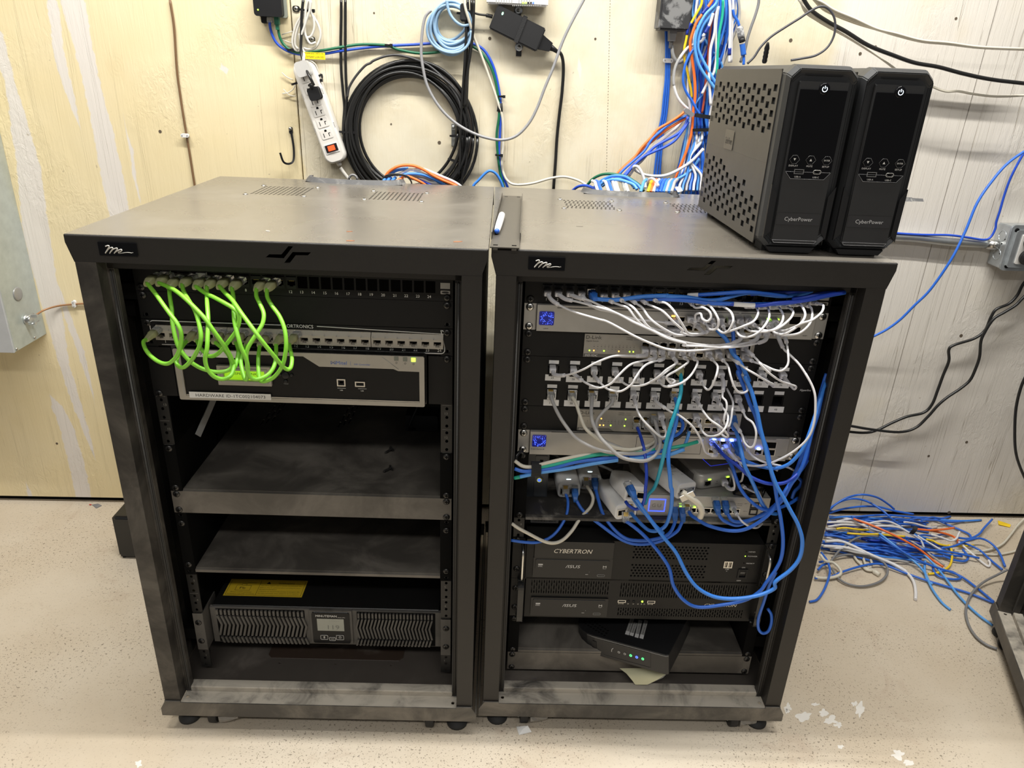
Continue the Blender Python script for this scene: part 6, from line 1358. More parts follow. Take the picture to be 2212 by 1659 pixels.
wcable('twisted copper brown wire from the grey electrical box to the left rack', [(58,689,70),(75,682,50),(95,670,20),(125,661,6),(163,657,5),(185,656,5),(240,657,6)], 2.4, mat('copper_brown_wire',(.33,.17,.08),.4,.3))
# grey electrical box
EBM = mat('galvanised_pale', (.46,.50,.47), .42, .35, var=.12); t = thing('electrical_box', 'tall grey galvanised electrical box on the wall at the left edge', 'electrical box', WF, (-900,0,417))
x1_ = wl(101,721).x; zb_ = wl(101,721).z
q = MB(); q.box(x1_-170,x1_,-132,0,zb_,1120); q.build('cabinet', EBM, t, bevel=1.2)
q = MB(); q.box(x1_-175,x1_-.5,-136,-131,zb_-1,1122); q.build('cover', mat('grey_enamel',(.42,.43,.44),.35), t, bevel=1.2)
def ebx(px,py): return pl(px,py,WF,0,x1_+.3)
c = ebx(38,635); q = MB(); q.lathe((x1_,c.y,c.z),(1,0,0),[(0,17),(1.6,16.4),(2.4,13),(2.4,.1)],26); q.build('knockout_plug', mat('grey_cap',(.36,.36,.36),.32,.5), t)
c = ebx(56,690); q = MB(); q.lathe((x1_,c.y,c.z),(1,0,0),[(0,12),(4,12),(4.2,9.5),(14,9.5)],18,ZINC); q.box(x1_+9,x1_+26,c.y-9,c.y-4,c.z-11,c.z-4,ZINC); q.box(x1_+9,x1_+26,c.y+4,c.y+9,c.z+4,c.z+11,ZINC); q.cyl((x1_+12,c.y-16,c.z+9),(x1_+12,c.y+14,c.z+11),2,8,ZINC); q.cyl((x1_+20,c.y-14,c.z-7),(x1_+20,c.y+16,c.z-8),2,8,ZINC); q.build('cable_clamp', ZINC, t)
for px,py in ((75,729),(36,754)):
    c = ebx(px,py); q = MB(); q.lathe((x1_,c.y,c.z),(1,0,0),[(0,4),(2,3.6),(2.6,.1)],10); q.build('screw', STEEL, t)
# black box on the floor behind the left rack
q0 = Fp(257,1207); yb = q0.y; tz = Yp(246,1120,yb).z; t = thing('floor_box', 'black rounded box on the floor, partly hidden behind the left rack', 'box', LR, (q0.x+60,yb+80,FZ))
q = MB(); q.box(q0.x,q0.x+120,yb,yb+125,FZ+1,tz+4); q.build('case', mat('glossy_black_case',(.012,.012,.012),.22), t, bevel=7, seg=3)
for (a_,b_) in ((10,10),(110,10),(10,115),(110,115)): q = MB(); q.cyl((q0.x+a_,yb+b_,FZ),(q0.x+a_,yb+b_,FZ+2),5,10); q.build('foot', RUB, t)
# small black network box top left
t = thing('network_adapter', 'small black adapter with a green light at the top of the wall', 'adapter', WF, (-200,0,1174))
a,b_ = wl(551,32,34), wl(608,36,34); zt=1240
q = MB(); q.prism(rounded(a.x,b_.x,a.z,zt,5),-34,-6); q.build('case', BLK, t, bevel=2); q = MB(); q.prism(rounded(a.x+6,b_.x+6,a.z-2,zt,4),-8,-.5); q.build('back_plate', mat('grey_green_plate',(.30,.32,.27),.5), t)
p = wl(557,21,35); q = MB(); q.lathe((p.x,-34,p.z),(0,-1,0),[(0,1.7),(1,1.5),(1.2,.1)],10); q.build('status_light', LEDG, t)
p = wl(571,43,8); q = MB(); q.prism(rounded(p.x-6,p.x+6,p.z-7,p.z+9,4),-12,-2); q.build('mounting_lug', BLK, t)
GT = 'blue and green pair across the wall'
wb_ = [(583,44,14),(583,56,14),(588,75,12),(597,92,10),(612,105,9),(632,114,9),(660,118,10),(700,116,9),(736,110,12),(790,103,8),(840,99,7),(900,96,7),(960,92,8),(1010,92,10),(1042,105,10),(1062,135,10),(1073,170,9),(1080,210,9),(1082,240,10),(1080,290,8),(1078,330,8),(1084,375,8),(1096,403,8),(1106,440,10)]
wg_ = [(601,58,16),(603,75,15),(610,92,13),(624,106,12),(646,114,12),(690,110,12),(730,103,15),(780,96,10),(835,98,9),(860,107,8),(905,115,8),(950,112,8),(980,103,10),(1010,98,11),(1036,110,12),(1058,140,12),(1070,175,11),(1077,215,11),(1078,250,12),(1073,290,10),(1075,330,10),(1080,370,10),(1088,403,10),(1094,440,10)]
wcable('bright blue cable strung along the wall from the small adapter', wb_, 3, JK('royal_blue_jacket',(.02,.08,.55)), group=GT)
wcable('dark green cable strung along the wall from the small adapter', wg_, 3, DGN, group=GT)
t = [o for o in COL.objects if o.get('label','')=='dark green cable strung along the wall from the small adapter'][0]
a=Wp(598,38,18); q=MB(); q.box(a.x-5,a.x+5,a.y-5,a.y+5,a.z-14,a.z+1); q.box(a.x-3.5,a.x+3.5,a.y-4,a.y+4,a.z-24,a.z-14); q.build('boot', JK('green_boot',(.01,.10,.055)), t)
t = [o for o in COL.objects if o.get('label','')=='bright blue cable strung along the wall from the small adapter'][0]
a=Wp(583,40,14); q=MB(); q.box(a.x-5.5,a.x+5.5,a.y-5,a.y+5,a.z-8,a.z+2); q.build('connector', CLR, t)
def tie(label, px, py, d, rx, rz, ang=0, w=4, F=None):
    c = WF.inverted() @ Wp(px,py,0); R = Matrix.Rotation(ang,4,'Y'); t = thing('cable_tie', label, 'cable tie', WF, (c.x,-d,c.z)); vs=[];fs=[];n=14
    for k in range(n):
        a=2*pi*k/n
        for rr in (1,1.2):
            for dz in (-w/2,w/2):
                v = R @ Vector((rx*rr*cos(a), rx*.62*rr*sin(a) if False else 7*rr*sin(a), dz)); vs.append((c.x+v.x,-d+v.y,c.z+v.z))
    for k in range(n):
        i=4*k; j=4*((k+1)%n); fs += [(i+2,i+3,j+3,j+2),(i,j,j+1,i+1),(i,i+2,j+2,j),(i+1,j+1,j+3,i+3)]
    q = MB(); q.add(vs,fs); q.build('tie_band', BLK, t); q = MB(); q.box(c.x+rx-1,c.x+rx+5,-d-9,-d-3,c.z-3,c.z+3); q.build('tie_head', BLK, t)
tie('small black tie on the green and blue pair, under the adapter', 629,108,11,5,5)
tie('small black tie on the green and blue pair, left of the pale blue coil', 839,98,9,6,6)
tie('thin black tie on the falling pair, above the tape band', 1081,208,10,6,6)
tie('thin black tie on the falling pair, below the crossing grey cable', 1076,334,9,6,6)
t = thing('tape_band', 'black tape band joining the falling pair and the cream cable', 'tape', WF, tuple(wl(1080,232,12)))
p = wl(1080,232,12); q = MB(); q.loft([[(p.x+r*cos(a),-12+r*.7*sin(a),p.z+z) for a in [k*pi/6 for k in range(12)]] for z,r in ((-9,7),(0,6.4),(9,5.4))]); q.build('band', RUB, t)
# hanging white cord bundle, power strip, its plug and label
WCD = JK('ivory_cord',(.62,.60,.55))
for k,P in enumerate(([(530,0),(510,60),(470,130),(420,210),(390,300),(380,380),(400,440),(440,450),(455,400),(440,300)],[(545,0),(525,70),(480,140),(440,220),(410,320),(405,400),(430,440)],[(520,0),(530,80),(570,150),(610,220),(632,300),(620,370),(580,430),(520,442),(480,430)],[(535,0),(540,90),(570,170),(575,250),(550,320),(510,335),(480,300),(485,220),(515,140)],[(515,0),(500,80),(495,160),(490,250),(500,320),(540,390),(590,380)],[(548,10),(535,90),(505,180),(480,260),(455,330),(462,420),(485,470),(490,520)])):
    wcable('ivory cord loop of the tied bundle above the power strip' , SS(*[(x,y) for x,y in P]), 2.6, WCD, d=16+3*k, name='bundled_cord', group='ivory cord loops tied above the power strip')
tie('black tie with a screw holding the ivory cord bundle', 665,24,16,15,5,.12,4)
q,p = screw_disc('s','',640,19,2,5,STEEL); t = thing('wall_screw','steel screw with black lug left of the ivory cord bundle','screw',WF,(p.x,0,p.z)); q.prism(rounded(p.x-8,p.x+8,p.z-6,p.z+6,5),-2,0,mat=BLK); q.build('screw_head', None, t)
q,p = screw_disc('s','',675,85,4,5,STEEL); t = thing('wall_screw','steel screw with black lug just below the ivory cord bundle','screw',WF,(p.x,0,p.z)); q.prism(rounded(p.x-14,p.x+6,p.z-4,p.z+5,3),-4,0,mat=BLK); q.build('screw_head', None, t)
A_ = wl(650,133,34); B_ = wl(728,352,34); ax = (B_-A_); Ls = ax.length; ax.normalize(); ang = math.atan2(ax.x,-ax.z)
MS = WF @ Matrix.Translation((A_.x,0,A_.z)) @ Matrix.Rotation(-ang,4,'Y')      # local -z runs down the strip
t = thing('power_strip', 'white six outlet power strip with a lit red switch, slanting on the wall', 'power strip', MS, (0,0,0))
PSW = mat('ivory_white_plastic',(.74,.71,.66),.32); w=25.5
q = MB(); q.loft([[(a*k,-y,b*k2-Ls/2) for a,b in rounded(-w,w,-Ls/2,Ls/2,17,6)] for y,k,k2 in ((2,.97,.995),(8,1,1),(26,1,1),(32,.93,.985),(34,.8,.96))], PSW); q.build('housing', PSW, t)
fr_ = [.20,.36+.02,.44+.02,.56,.67,.785]
for k,f_ in enumerate((.145,.255,.375,.475,.585,.70)):
    z = -Ls*f_; q = MB(); q.prism(rounded(-13,13,z-11,z+10,3),-35,-33.5,mat=PSW); q.box(-7.5,-6,-35.3,-34.8,z-7,z+2,DARK); q.box(4.5,6,-35.3,-34.8,z-6.5,z+1,DARK); q.box(6,9,-35.3,-34.8,z-.5,z+.8,DARK); q.prism([(-2.6+0,z+4.6),(2.6,z+4.6),(2.6,z+8),(0,z+9.4),(-2.6,z+8)],-35.3,-34.8,mat=DARK); q.build('outlet', None, t)
q = MB()
for zz in (.29,.62):
    for k in range(4):
        for s in (-1,1): q.box(*sorted([s*24.8,s*13.5]),-33.2,-32.6,-Ls*zz-k*3,-Ls*zz-k*3+1)
q.build('grip_ribs', GREY, t)
z = -Ls*.845; q = MB(); q.prism(rounded(-16,16,z-11,z+10,1),-35.2,-33.5,mat=WPL); q.prism(rounded(-14,14,z-8,z+8,1),-36,-35,mat=BLK); q.build('switch_frame', None, t); q = MB(); q.add([(-8,-36.2,z-5.5),(8,-36.2,z-5.5),(8,-36.2,z+5.5),(-8,-36.2,z+5.5),(-8,-38.6,z-5.5),(8,-38.6,z-5.5),(8,-36.6,z+5.5),(-8,-36.6,z+5.5)],[(0,1,2,3),(4,5,6,7),(0,1,5,4),(1,2,6,5),(2,3,7,6),(3,0,4,7)]); q.build('rocker', mat('lit_red_rocker',(.75,.06,.02),.3,emit=(1,.07,.01),es=1.1), t)
q = MB(); q.loft([[(r*cos(a),-16+r*sin(a),zz) for a in [k*pi/5 for k in range(10)]] for zz,r in ((-Ls+4,7),(-Ls-5,6),(-Ls-9,4.4))], PSW); q.build('cord_sleeve', PSW, t)
wcable('ivory mains cord leaving the bottom of the power strip', [(735,362,18),(742,372,18),(752,385,16),(765,400,14),(780,420,20)], 4.3, WCD, name='mains_cord')
wcable('black cord hanging from the top into the power strip plug', [(655,0,26),(652,30,28),(651,70,30),(650,105,34),(653,125,40),(661,148,52),(670,168,66),(678,184,62)], 3.2, BKC, name='mains_cord')
p = Wp(678,200,52); t = thing('power_plug', 'black right angle plug seated in the second outlet of the power strip', 'plug', MS, tuple(MS.inverted() @ p)); pc = MS.inverted() @ p
q = MB(); q.prism(rounded(pc.x-11,pc.x+11,pc.z-14,pc.z+9,4),-56,-35.5); q.build('plug_body', BLK, t, bevel=2); q = MB(); q.lathe((pc.x,-50,pc.z+6),(0,-.4,1),[(0,6),(8,5),(14,4)],12); q.build('cord_relief', BLK, t)
p = Wp(655,148,48); pc = MS.inverted() @ p; t = thing('power_plug', 'translucent white plug in the top outlet of the power strip', 'plug', MS, tuple(pc)); q = MB(); q.prism(rounded(pc.x-12,pc.x+12,pc.z-13,pc.z+12,4),-58,-35.5); q.build('plug_body', mat('greyish_white',(.52,.51,.49),.3), t, bevel=3, seg=2)
wcable('ivory cord from the bundle into the top outlet plug', [(657,112,30),(656,125,40),(655,140,52)], 3.4, WCD, name='mains_cord')
tie('black tie with a screw strapping the power strip to the wall', 668,172,22,31,6,-.32,4)
q,p = screw_disc('s','',690,165,4,5,STEEL); t = thing('wall_screw','steel screw and black lug right of the power strip','screw',WF,(p.x,0,p.z)); q.prism(rounded(p.x-9,p.x+8,p.z-6,p.z+6,5),-4,0,mat=BLK); q.build('screw_head', None, t)
t = thing('warning_tag', 'yellow tag with upside down black print on the black cord, above the power strip', 'tag', WF, tuple(wl(678,120,36)))
a = wl(655,112,34); b_ = wl(703,129,34); q = MB(); q.box(a.x,b_.x,-35,-34.2,b_.z,a.z); q.build('tag_sheet', mat('tag_yellow',(.85,.66,.01),.45), t)
q = MB(); tx1=text_mesh('DO NOT UNPLUG !'); 
for (s_,zz,hh) in (('DO NOT UNPLUG !',b_.z+6.2,3.4),('for router / WiFi backup',b_.z+12.5,2.4)):
    tx=text_mesh(s_); k_=(b_.x-a.x-8)/(tx[3]-tx[2]); q.add([(b_.x-4-(v.x-tx[2])*k_, -35.2, zz-v.y*hh/.7) for v in tx[0]], tx[1])
q.build('tag_print', INK, t)
# black strap hook
t = thing('strap_hook', 'loose black cable tie with a screw hanging as a hook left of the power strip', 'cable tie', WF, tuple(wl(629,280)))
q = MB(); q.ribbon(catmull([wl(629,277,2),wl(630,290,4),wl(634,315,5),(wl(635,337,6)),wl(632,350,10),wl(622,354,16),wl(612,349,20),wl(605,330,22)],5), 4.5, 1.4, up=(0,-1,.01)); q.build('strap', BLK, t); p=wl(629,280); q = MB(); q.prism(rounded(p.x-4,p.x+4,p.z-9,p.z+6,3),-5,0); q.build('lug', BLK, t); q,p=screw_disc('','',628,278,5,4,STEEL); q.build('screw', None, t)
# loose thin white ties sticking out left of the power strip
WT_=mat('white_thread',(.66,.63,.56),.5)
for k,P in enumerate(([(300,800),(350,850),(410,862)],[(290,838),(340,830),(385,800),(405,760)],[(285,650),(330,690),(385,715)],[(285,310),(380,280)],[(290,355),(380,390)])):
    wcable('clear zip tie tail sticking out beside the power strip, %s' % ('lower of the crossing two','upper of the crossing two','beside its upper end','above the green cable','just at the green cable')[k], SS(*P), 1.1, WT_, d=6, name='zip_tail')
# two black cables down to the big coil, and the coil
for k,(P,l) in enumerate((([(737,0),(737,40),(736,90),(737,150),(741,200),(744,232),(742,262),(741,290)],'left'),([(746,0),(746,40),(746,100),(747,160),(749,210),(747,245),(749,290)],'right'))):
    wcable('black cable hanging straight down to the big black coil, %s one of two' % l, P, 3.2, BKC, d=9+5*k)
cx_,cz_ = 86.5,938.0
def coilring(label, cx, cz, rx, rz, d, r, m, ph=0, a0=0, a1=2*pi, nm_='coiled_cable', grp=None, wob=2.5, tilt=0):
    n = 60; P = []
    for k in range(n+1):
        a = a0+(a1-a0)*k/n; w_ = wob*sin(2*a+ph)+wob*.6*sin(3*a+2*ph)
        P.append(WF @ Vector((cx+(rx+w_)*cos(a), -(d+3*sin(a+ph)+3), cz+(rz+w_)*sin(a)+tilt*cos(a))))
    t = thing(nm_, label, 'cable', LR, P[0], grp); q = MB(); q.tube(P, r, 8); q.build('cable_jacket', m, t); return t
for k,(dx,dz,rr,d) in enumerate(((0,0,113,8),(1,-3,118,14),(-1,-1,123,9),(2,-5,128,15),(1,-2,133,8),(3,-7,138,14),(2,-3,143,10),(4,-6,131,21),(0,-6,121,21),(6,-8,147,16),(2,-4,136,20),(5,-9,151,10))):
    coilring('turn of the big black cable coil on the wall above the left rack', cx_+6+dx, 948+dz, rr, rr*1.06, d, 3.6, BKC if k!=5 else JK('worn_black_jacket',(.05,.04,.035),.3), ph=k*1.3, grp='turns of the big black coil', wob=3)
wcable('thin black cable arching above the big coil', SS((872,870),(890,780),(950,680),(1030,590),(1078,565))+P4((300,360),(370,335),(450,330),(560,360),(650,410),(740,500),(800,590),(825,680)), 2.6, JK('dark_grey_jacket',(.045,.045,.047),.35), d=26)
for px,py,l in ((764,285,'left'),(979,290,'right')):
    p = wl(px,py); t = thing('wall_bracket', 'small metal bracket behind the black coil at its %s side' % l, 'bracket', WF, (p.x,0,p.z)); q = MB(); q.box(p.x-4,p.x+5,-4,0,p.z-26,p.z+24); q.box(p.x-4,p.x+5,-12,-4,p.z+10,p.z+24); q.build('plate', mat('dull_galvanised',(.30,.31,.30),.4,.7), t, bevel=.6); q=MB(); q.lathe((p.x+.5,-12,p.z+17),(0,-1,0),[(0,4),(1.5,3),(1.6,.1)],10); q.build('screw', ZINC, t)
tie('black tie across the left side of the big coil', 752,284,16,17,6)
tie('black tie across the right side of the big coil, upper', 993,293,16,19,6)
tie('black tie across the right side of the big coil, lower', 988,348,16,19,6,.3)
# pale blue coil
for k,(dx,dz,rx,rz,d) in enumerate(((0,0,32,34,8),(2,-3,36,38,13),(-2,-5,40,42,9),(3,-6,43,44,15),(-1,-9,45,47,20),(1,-12,47,50,12),(4,-4,38,40,19),(-3,-14,46,49,24))):
    coilring('turn of the pale blue cable coil on the wall at the top', 189+dx, 1177+dz, rx, rz, d, 3.1, LBL, ph=k*1.1+.5, grp='turns of the pale blue coil', wob=2.2)
wcable('pale blue cable end falling in front of its coil', PD((495,0),(510,100),(550,200),(620,280),(700,320),(780,310)), 3.1, LBL, d=30)
tie('black tie round the pale blue coil near the black cables', 1001,30,16,12,8)
GBK = 'black cables falling right of the big coil'
for k,P in enumerate(([(1010,0),(1012,40),(1010,80),(1008,120),(1005,180),(1003,240),(1000,300),(998,360),(997,403),(996,440)],[(1018,0),(1019,50),(1016,100),(1011,150),(1008,220),(1006,300),(1008,340),(1002,370),(994,403),(990,440)],[(1003,10),(1007,60),(1006,100),(1003,150),(998,220),(995,280),(994,340),(990,380)],[(1024,0),(1022,60),(1017,110),(1008,170),(1004,230)])):
    wcable('black cable falling right of the big coil, %s strand' % ('longest','outermost','innermost','short upper')[k], P, 3.0, BKC, d=20+4*k, group=GBK)
# black velcro gathers at top
t = thing('strap', 'black strap gathering the cables right of the pale blue coil', 'strap', WF, tuple(wl(1003,28,34))); p = wl(1003,30,34); q = MB(); q.box(p.x-9,p.x+7,-37,-8,p.z-14,p.z+20); q.build('strap_band', mat('black_velcro',(.012,.012,.013)), t, bevel=3)
# long grey catenary cable
wcable('long grey cable drooping in a wide arc across the wall', P4((640,60),(605,100),(588,180),(580,300),(590,400),(620,520),(690,640),(780,730),(880,790),(980,825),(1070,835),(1150,810),(1220,740),(1270,650),(1320,520),(1370,400),(1420,260),(1470,150),(1550,0),(1580,-60)), 3.2, JK('mid_grey_cable',(.30,.30,.31)), d=46)
wcable('cream printed cable falling to the tape band, then drooping to the right rack opening', [(1002,-5,40),(1006,20,40),(1015,50,34),(1022,75,26),(1040,120,18),(1058,170,14),(1072,210,13),(1080,235,14),(1086,260,12),(1087,310,10),(1084,350,10),(1088,375,12),(1098,392,16),(1115,399,20),(1150,396,24),(1190,385,26),(1220,382,24),(1250,390,30),(1270,402,60),(1285,413,100)], 2.9, CRM)
# white router box with black hook strap, black power supply
t = thing('wall_router', 'white slotted router at the top of the wall with tiny status lights', 'router', WF, (330,0,1214))
a,b_ = wl(1051,7,38),wl(1184,14,38); q = MB(); q.add([(a.x,-38,a.z),(b_.x,-38,b_.z),(b_.x,-38,1300),(a.x,-38,1300),(a.x,-3,a.z),(b_.x,-3,b_.z),(b_.x,-3,1300),(a.x,-3,1300)],[(0,1,2,3),(7,6,5,4),(0,4,5,1),(1,5,6,2),(2,6,7,3),(3,7,4,0)]); q.build('case', WPL, t, bevel=3, seg=2)
q = MB()
for k in range(12):
    p = wl(1072+k*5.6+(10 if k>6 else 0),4,38.4); q.box(p.x-.8,p.x+.8,-38.8,-38,p.z-3,p.z+7)
for k in range(16):
    p = wl(1108+k*4,12.2,38.4); q.box(p.x-.9,p.x+.9,-38.8,-38,p.z-1,p.z+1.6)
q.build('vent_slots', GREY, t)
for k,(px,m) in enumerate(((1130,LEDG),(1136,LEDG),(1141,BLK),(1147,BLK),(1152,LEDB))):
    p = wl(px,6,38.4); q = MB(); q.box(p.x-1.7,p.x+1.7,-39.2,-38,p.z-1.7,p.z+1.7); q.build('status_light', m, t)
C4 = [wl(px,py,36) for px,py in PD((1140,55),(1745,360),(1630,645),(1020,350))]
ux_ = (C4[1]-C4[0]).normalized(); an = math.atan2(-ux_.z,ux_.x); Lx = (C4[1]-C4[0]).length; Hz = (C4[3]-C4[0]).length
MP = WF @ Matrix.Translation((C4[0].x,0,C4[0].z)) @ Matrix.Rotation(an,4,'Y')
t = thing('power_brick', 'black power brick with a green light strapped aslant to the wall', 'power supply', MP, (0,0,0))
q = MB(); q.box(0,Lx,-36,-2,-Hz,0); q.build('case', mat('satin_black',(.016,.016,.017),.4,grain=.1), t, bevel=2.4, seg=2)
q = MB(); q.prism([(16+1.9*cos(a),-12+3.2*sin(a)) for a in [k*pi/6 for k in range(12)]],-36.6,-35.8); q.build('status_light', mat('mint_led',(.4,1,.6),.4,emit=(.25,1,.45),es=3), t)
q = MB(); q.prism([(Lx*.52,3),(Lx*.60,3),(Lx*.605,-Hz-2),(Lx*.525,-Hz-2)],-38.6,-36); q.box(Lx*.52,Lx*.60,-38.6,-1,2,4); q.build('strap', mat('black_velcro',(.012,.012,.013)), t)
q = MB(); q.prism([(Lx,-Hz*.30),(Lx+7,-Hz*.34),(Lx+24,-Hz*.42),(Lx+24,-Hz*.72),(Lx+7,-Hz*.80),(Lx,-Hz*.84)],-30,-8); q.build('mains_plug', BLK, t, bevel=2)
q = MB(); q.tube([(Lx+22,-19,-Hz*.57),(Lx+34,-19,-Hz*.58),(Lx+46,-19,-Hz*.62)],[8,5.4,3.6],10); q.build('cord_relief', BLK, t)
for px,py,l in ((1119.5,22.5,'above'),(1121,101.5,'below')):
    q,p = screw_disc('s','',px,py,5,4.2,STEEL,9); t = thing('wall_screw','steel screw with a wide washer %s the slanted power brick'%l,'screw',WF,(p.x,0,p.z)); q.box(p.x-6,p.x+6,-5,0,p.z-19,p.z+18,BLK); q.build('screw_head', None, t)
wcable('black mains cord from the slanted power brick down behind the right rack', [(1205,108,18),(1214,122,14),(1217,150,10),(1214,200,8),(1208,250,8),(1203,300,7),(1200,350,7),(1196,403,8),(1194,440,8)], 3.7, BKC, name='mains_cord')
wcable('thin black lead into the left end of the slanted power brick', [(1005,20,26),(1022,27,22),(1035,31,20),(1050,33,19),(1064,36,18)], 2.3, BKC, name='mains_cord', wrap=[(.72,1,BKC,4)])
# dusty second power supply
t = thing('power_brick', 'dusty black power brick on the wall beside the thick cable bunch', 'power supply', WF, (668,0,1184))
a,b_ = wl(1422,64,56), wl(1489,64,56); DB = mat('scuffed_black',(.03,.03,.032),.45,dust=.8,dscale=26,dlo=.5,dhi=.6,dcol=(.22,.22,.22))
q = MB(); q.box(a.x,b_.x+2,-56,-6,a.z,1300); q.build('case', DB, t, bevel=4, seg=2)
p = wl(1452,74,30); q = MB(); q.prism([(p.x-9,p.z+10),(p.x+9,p.z+10),(p.x+6,p.z-14),(p.x-6,p.z-14)],-40,-20); q.tube([(p.x,-30,p.z-12),(p.x,-30,p.z-28)],[5,4.4],10); q.build('mains_plug', DGR, t)
wcable('grey mains cord hooking out of the dusty power brick', [(1452,98,30),(1453,115,30),(1458,128,30),(1466,135,28),(1478,128,24),(1484,118,20)], 4, JK('grey_cord',(.25,.25,.25)), name='mains_cord')
# three blue cables clipped at the bunch's left
for k in range(3):
    o = k*4.6
    wcable('blue cable of the clipped trio left of the thick bunch, %s one' % ('left','middle','right')[k], [(1438+o*.9,60,6),(1439+o*.8,95,6),(1439+o*.8,130,7),(1438+o*.8,170,7),(1434+o,210,7),(1430+o,250,8),(1424+o,280,8),(1420+o,320,9),(1413+o*1.3,380,10),(1408+o*1.6,420,10)], 2.6, BLU, group='clipped blue trio on the wall')
clip('white clip holding the blue trio left of the thick bunch', 1441, 131, 21, 8)
# ---------------------------------------------------------------- upper right: bunch of cables on the wall
rnd = random.Random(11)
GBN = 'network cables of the thick bunch on the wall'
def bunch(l, P, m, d, r=3.0, wrap=None): wcable(l, P, r, m, d=d, group=GBN, wrap=wrap, n=5)
TAPE = JK('navy_tape',(.01,.03,.25))
B1p = lambda *P: B1(*P)
bunch('white cable with black print looping out left of the thick bunch', B1((720,470),(680,530),(600,560),(500,620),(400,750),(345,870),(325,1000),(335,1120),(380,1250),(450,1340),(520,1400)), WHC, 58, 3.2, wrap=[(.38,.70,JK('printed_white',(.30,.30,.30)),3.25)])
bunch('orange cable with black print crossing the top of the thick bunch', B1((840,-40),(800,40),(740,120),(680,200),(630,270),(590,360),(560,450),(540,540),(545,640),(570,800),(590,950),(600,1100),(600,1250),(580,1400),(570,1560),(560,1659))+B2((1880,520),(1800,780),(1700,1020),(1600,1290)), ORG, 64, 3.2, wrap=[(.09,.16,JK('navy_tape',(.01,.03,.25)),3.9)])
bunch('yellow cable with navy tape at the left side of the thick bunch', B1((690,-30),(680,60),(610,190),(560,280),(510,370),(490,500),(465,620),(465,760),(500,900),(520,1010),(550,1150),(560,1250)), YEL, 52, 2.8, wrap=[(.30,.44,TAPE,3.4)])
bunch('bright blue cable crossing forward to the left battery tower, outer of two', B1((900,-40),(860,60),(740,180),(660,320),(610,460),(600,620),(640,800),(700,920),(780,1030),(860,1140)), BL3, 74, 3.3)
bunch('bright blue cable crossing forward to the left battery tower, inner of two', B1((880,60),(800,190),(700,330),(650,480),(640,620),(690,750),(760,880),(840,1020),(900,1100)), BL3, 70, 3.2)
bunch('blue cable leaving the thick bunch leftward then dropping back', B1((620,600),(560,660),(490,790),(455,930),(450,1060),(490,1180),(560,1290),(620,1400),(660,1460)), BLU, 66, 3.0)
bunch('white cable rising straight through the middle of the thick bunch', B1((890,90),(860,260),(850,420),(800,620),(790,800),(780,980),(790,1150),(800,1350)), WHC, 70, 3.1)
bunch('white cable right of the middle of the thick bunch', B1((900,80),(870,300),(865,500),(875,700),(850,900),(800,1000),(740,1100),(690,1200)), WHC, 64, 3.1)
bunch('sea green cable standing out in the thick bunch', B1((960,-20),(950,200),(910,430),(890,640),(885,800),(880,960)), GRN2, 66, 3.1)
bunch('reddish brown cable in the thick bunch', B1((850,60),(830,200),(800,380),(775,600),(765,800),(740,1000),(720,1250),(690,1450)), JK('brick_jacket',(.42,.08,.04)), 54, 2.6)
bunch('white cable with navy tape near the top of the thick bunch', B1((830,170),(800,280),(760,370),(700,470)), WHC, 72, 3.3, wrap=[(.55,.9,TAPE,4.2)])
bunch('white cable at the right of the thick bunch with a navy tape ring', B1((1040,-30),(1050,150),(1050,350),(1045,560),(1040,680),(1040,800)), WHC, 60, 3.2, wrap=[(.68,.86,TAPE,3.9)])
bunch('second white cable at the right of the thick bunch', B1((1090,-30),(1080,150),(1075,350),(1065,560),(1062,800)), WHC, 54, 3.0)
cols = [BLU,BLU,BL2,BLU,BL3,BLD,WHC,BLU,BL2,WHC,BLU,GRYC]
k = 0
for row,(dd,cnt) in enumerate(((20,13),(34,13),(46,12))):
    for i in range(cnt):
        u = (i+.5)/cnt; x0 = 1494+ (1598-1494)*u+rnd.uniform(-3,3); x1 = 1480+(1560-1480)*((u*1.0+rnd.uniform(-.08,.08))%1.0); x2 = 1487+48*min(1,max(0,u+rnd.uniform(-.1,.1)))
        if u>.7 and row==2: x1=min(x1,1556)
        m = cols[(k*5+row*3)%len(cols)]; k += 1
        side = ['back','middle','front'][row]
        P = [(x0,-12,dd),(x0-2+rnd.uniform(-4,4),40,dd+rnd.uniform(-3,3)),((x0+x1)/2+rnd.uniform(-5,5),100,dd+4),(x1+rnd.uniform(-4,4),150,dd+rnd.uniform(-3,5)),((x1+x2)/2+rnd.uniform(-3,3),200,dd),(x2,245,dd),(x2+rnd.uniform(-2,2),262,dd)]
        # below the ties: fan out to the opening of the right rack or down behind it
        e = 1478+ (u-.15)*90+rnd.uniform(-14,14)
        P += [((x2*2+e)/3+rnd.uniform(-3,3),300,dd+4),((x2+e*2)/3,350,dd+12),(e,395,dd+20),(e+rnd.uniform(-5,5),430,dd+20)]
        bunch('%s cable in the %s layer of the thick bunch' % ({BLU:'blue',BL2:'bright blue',BL3:'sky blue',BLD:'deep blue',WHC:'white',GRYC:'grey'}[m], side), P, m, dd, rnd.choice((2.8,3.0,3.1)))
tie('heavy black tie round the thick bunch, upper of two', 1512,249,70,26,8,.10,8)
tie('thinner black tie round the thick bunch, lower', 1508,276,66,26,7,-.05,6)
p = wl(1488,243,76); t = thing('tie_anchor', 'grey tie anchor at the left end of the heavy bunch tie', 'clip', WF, tuple(p)); q = MB(Matrix.Translation(p) @ Matrix.Rotation(.5,4,'Y')); q.prism(rounded(-12,12,-4,4,3.5),-3,3); q.build('anchor_body', DGR, t, bevel=.8)
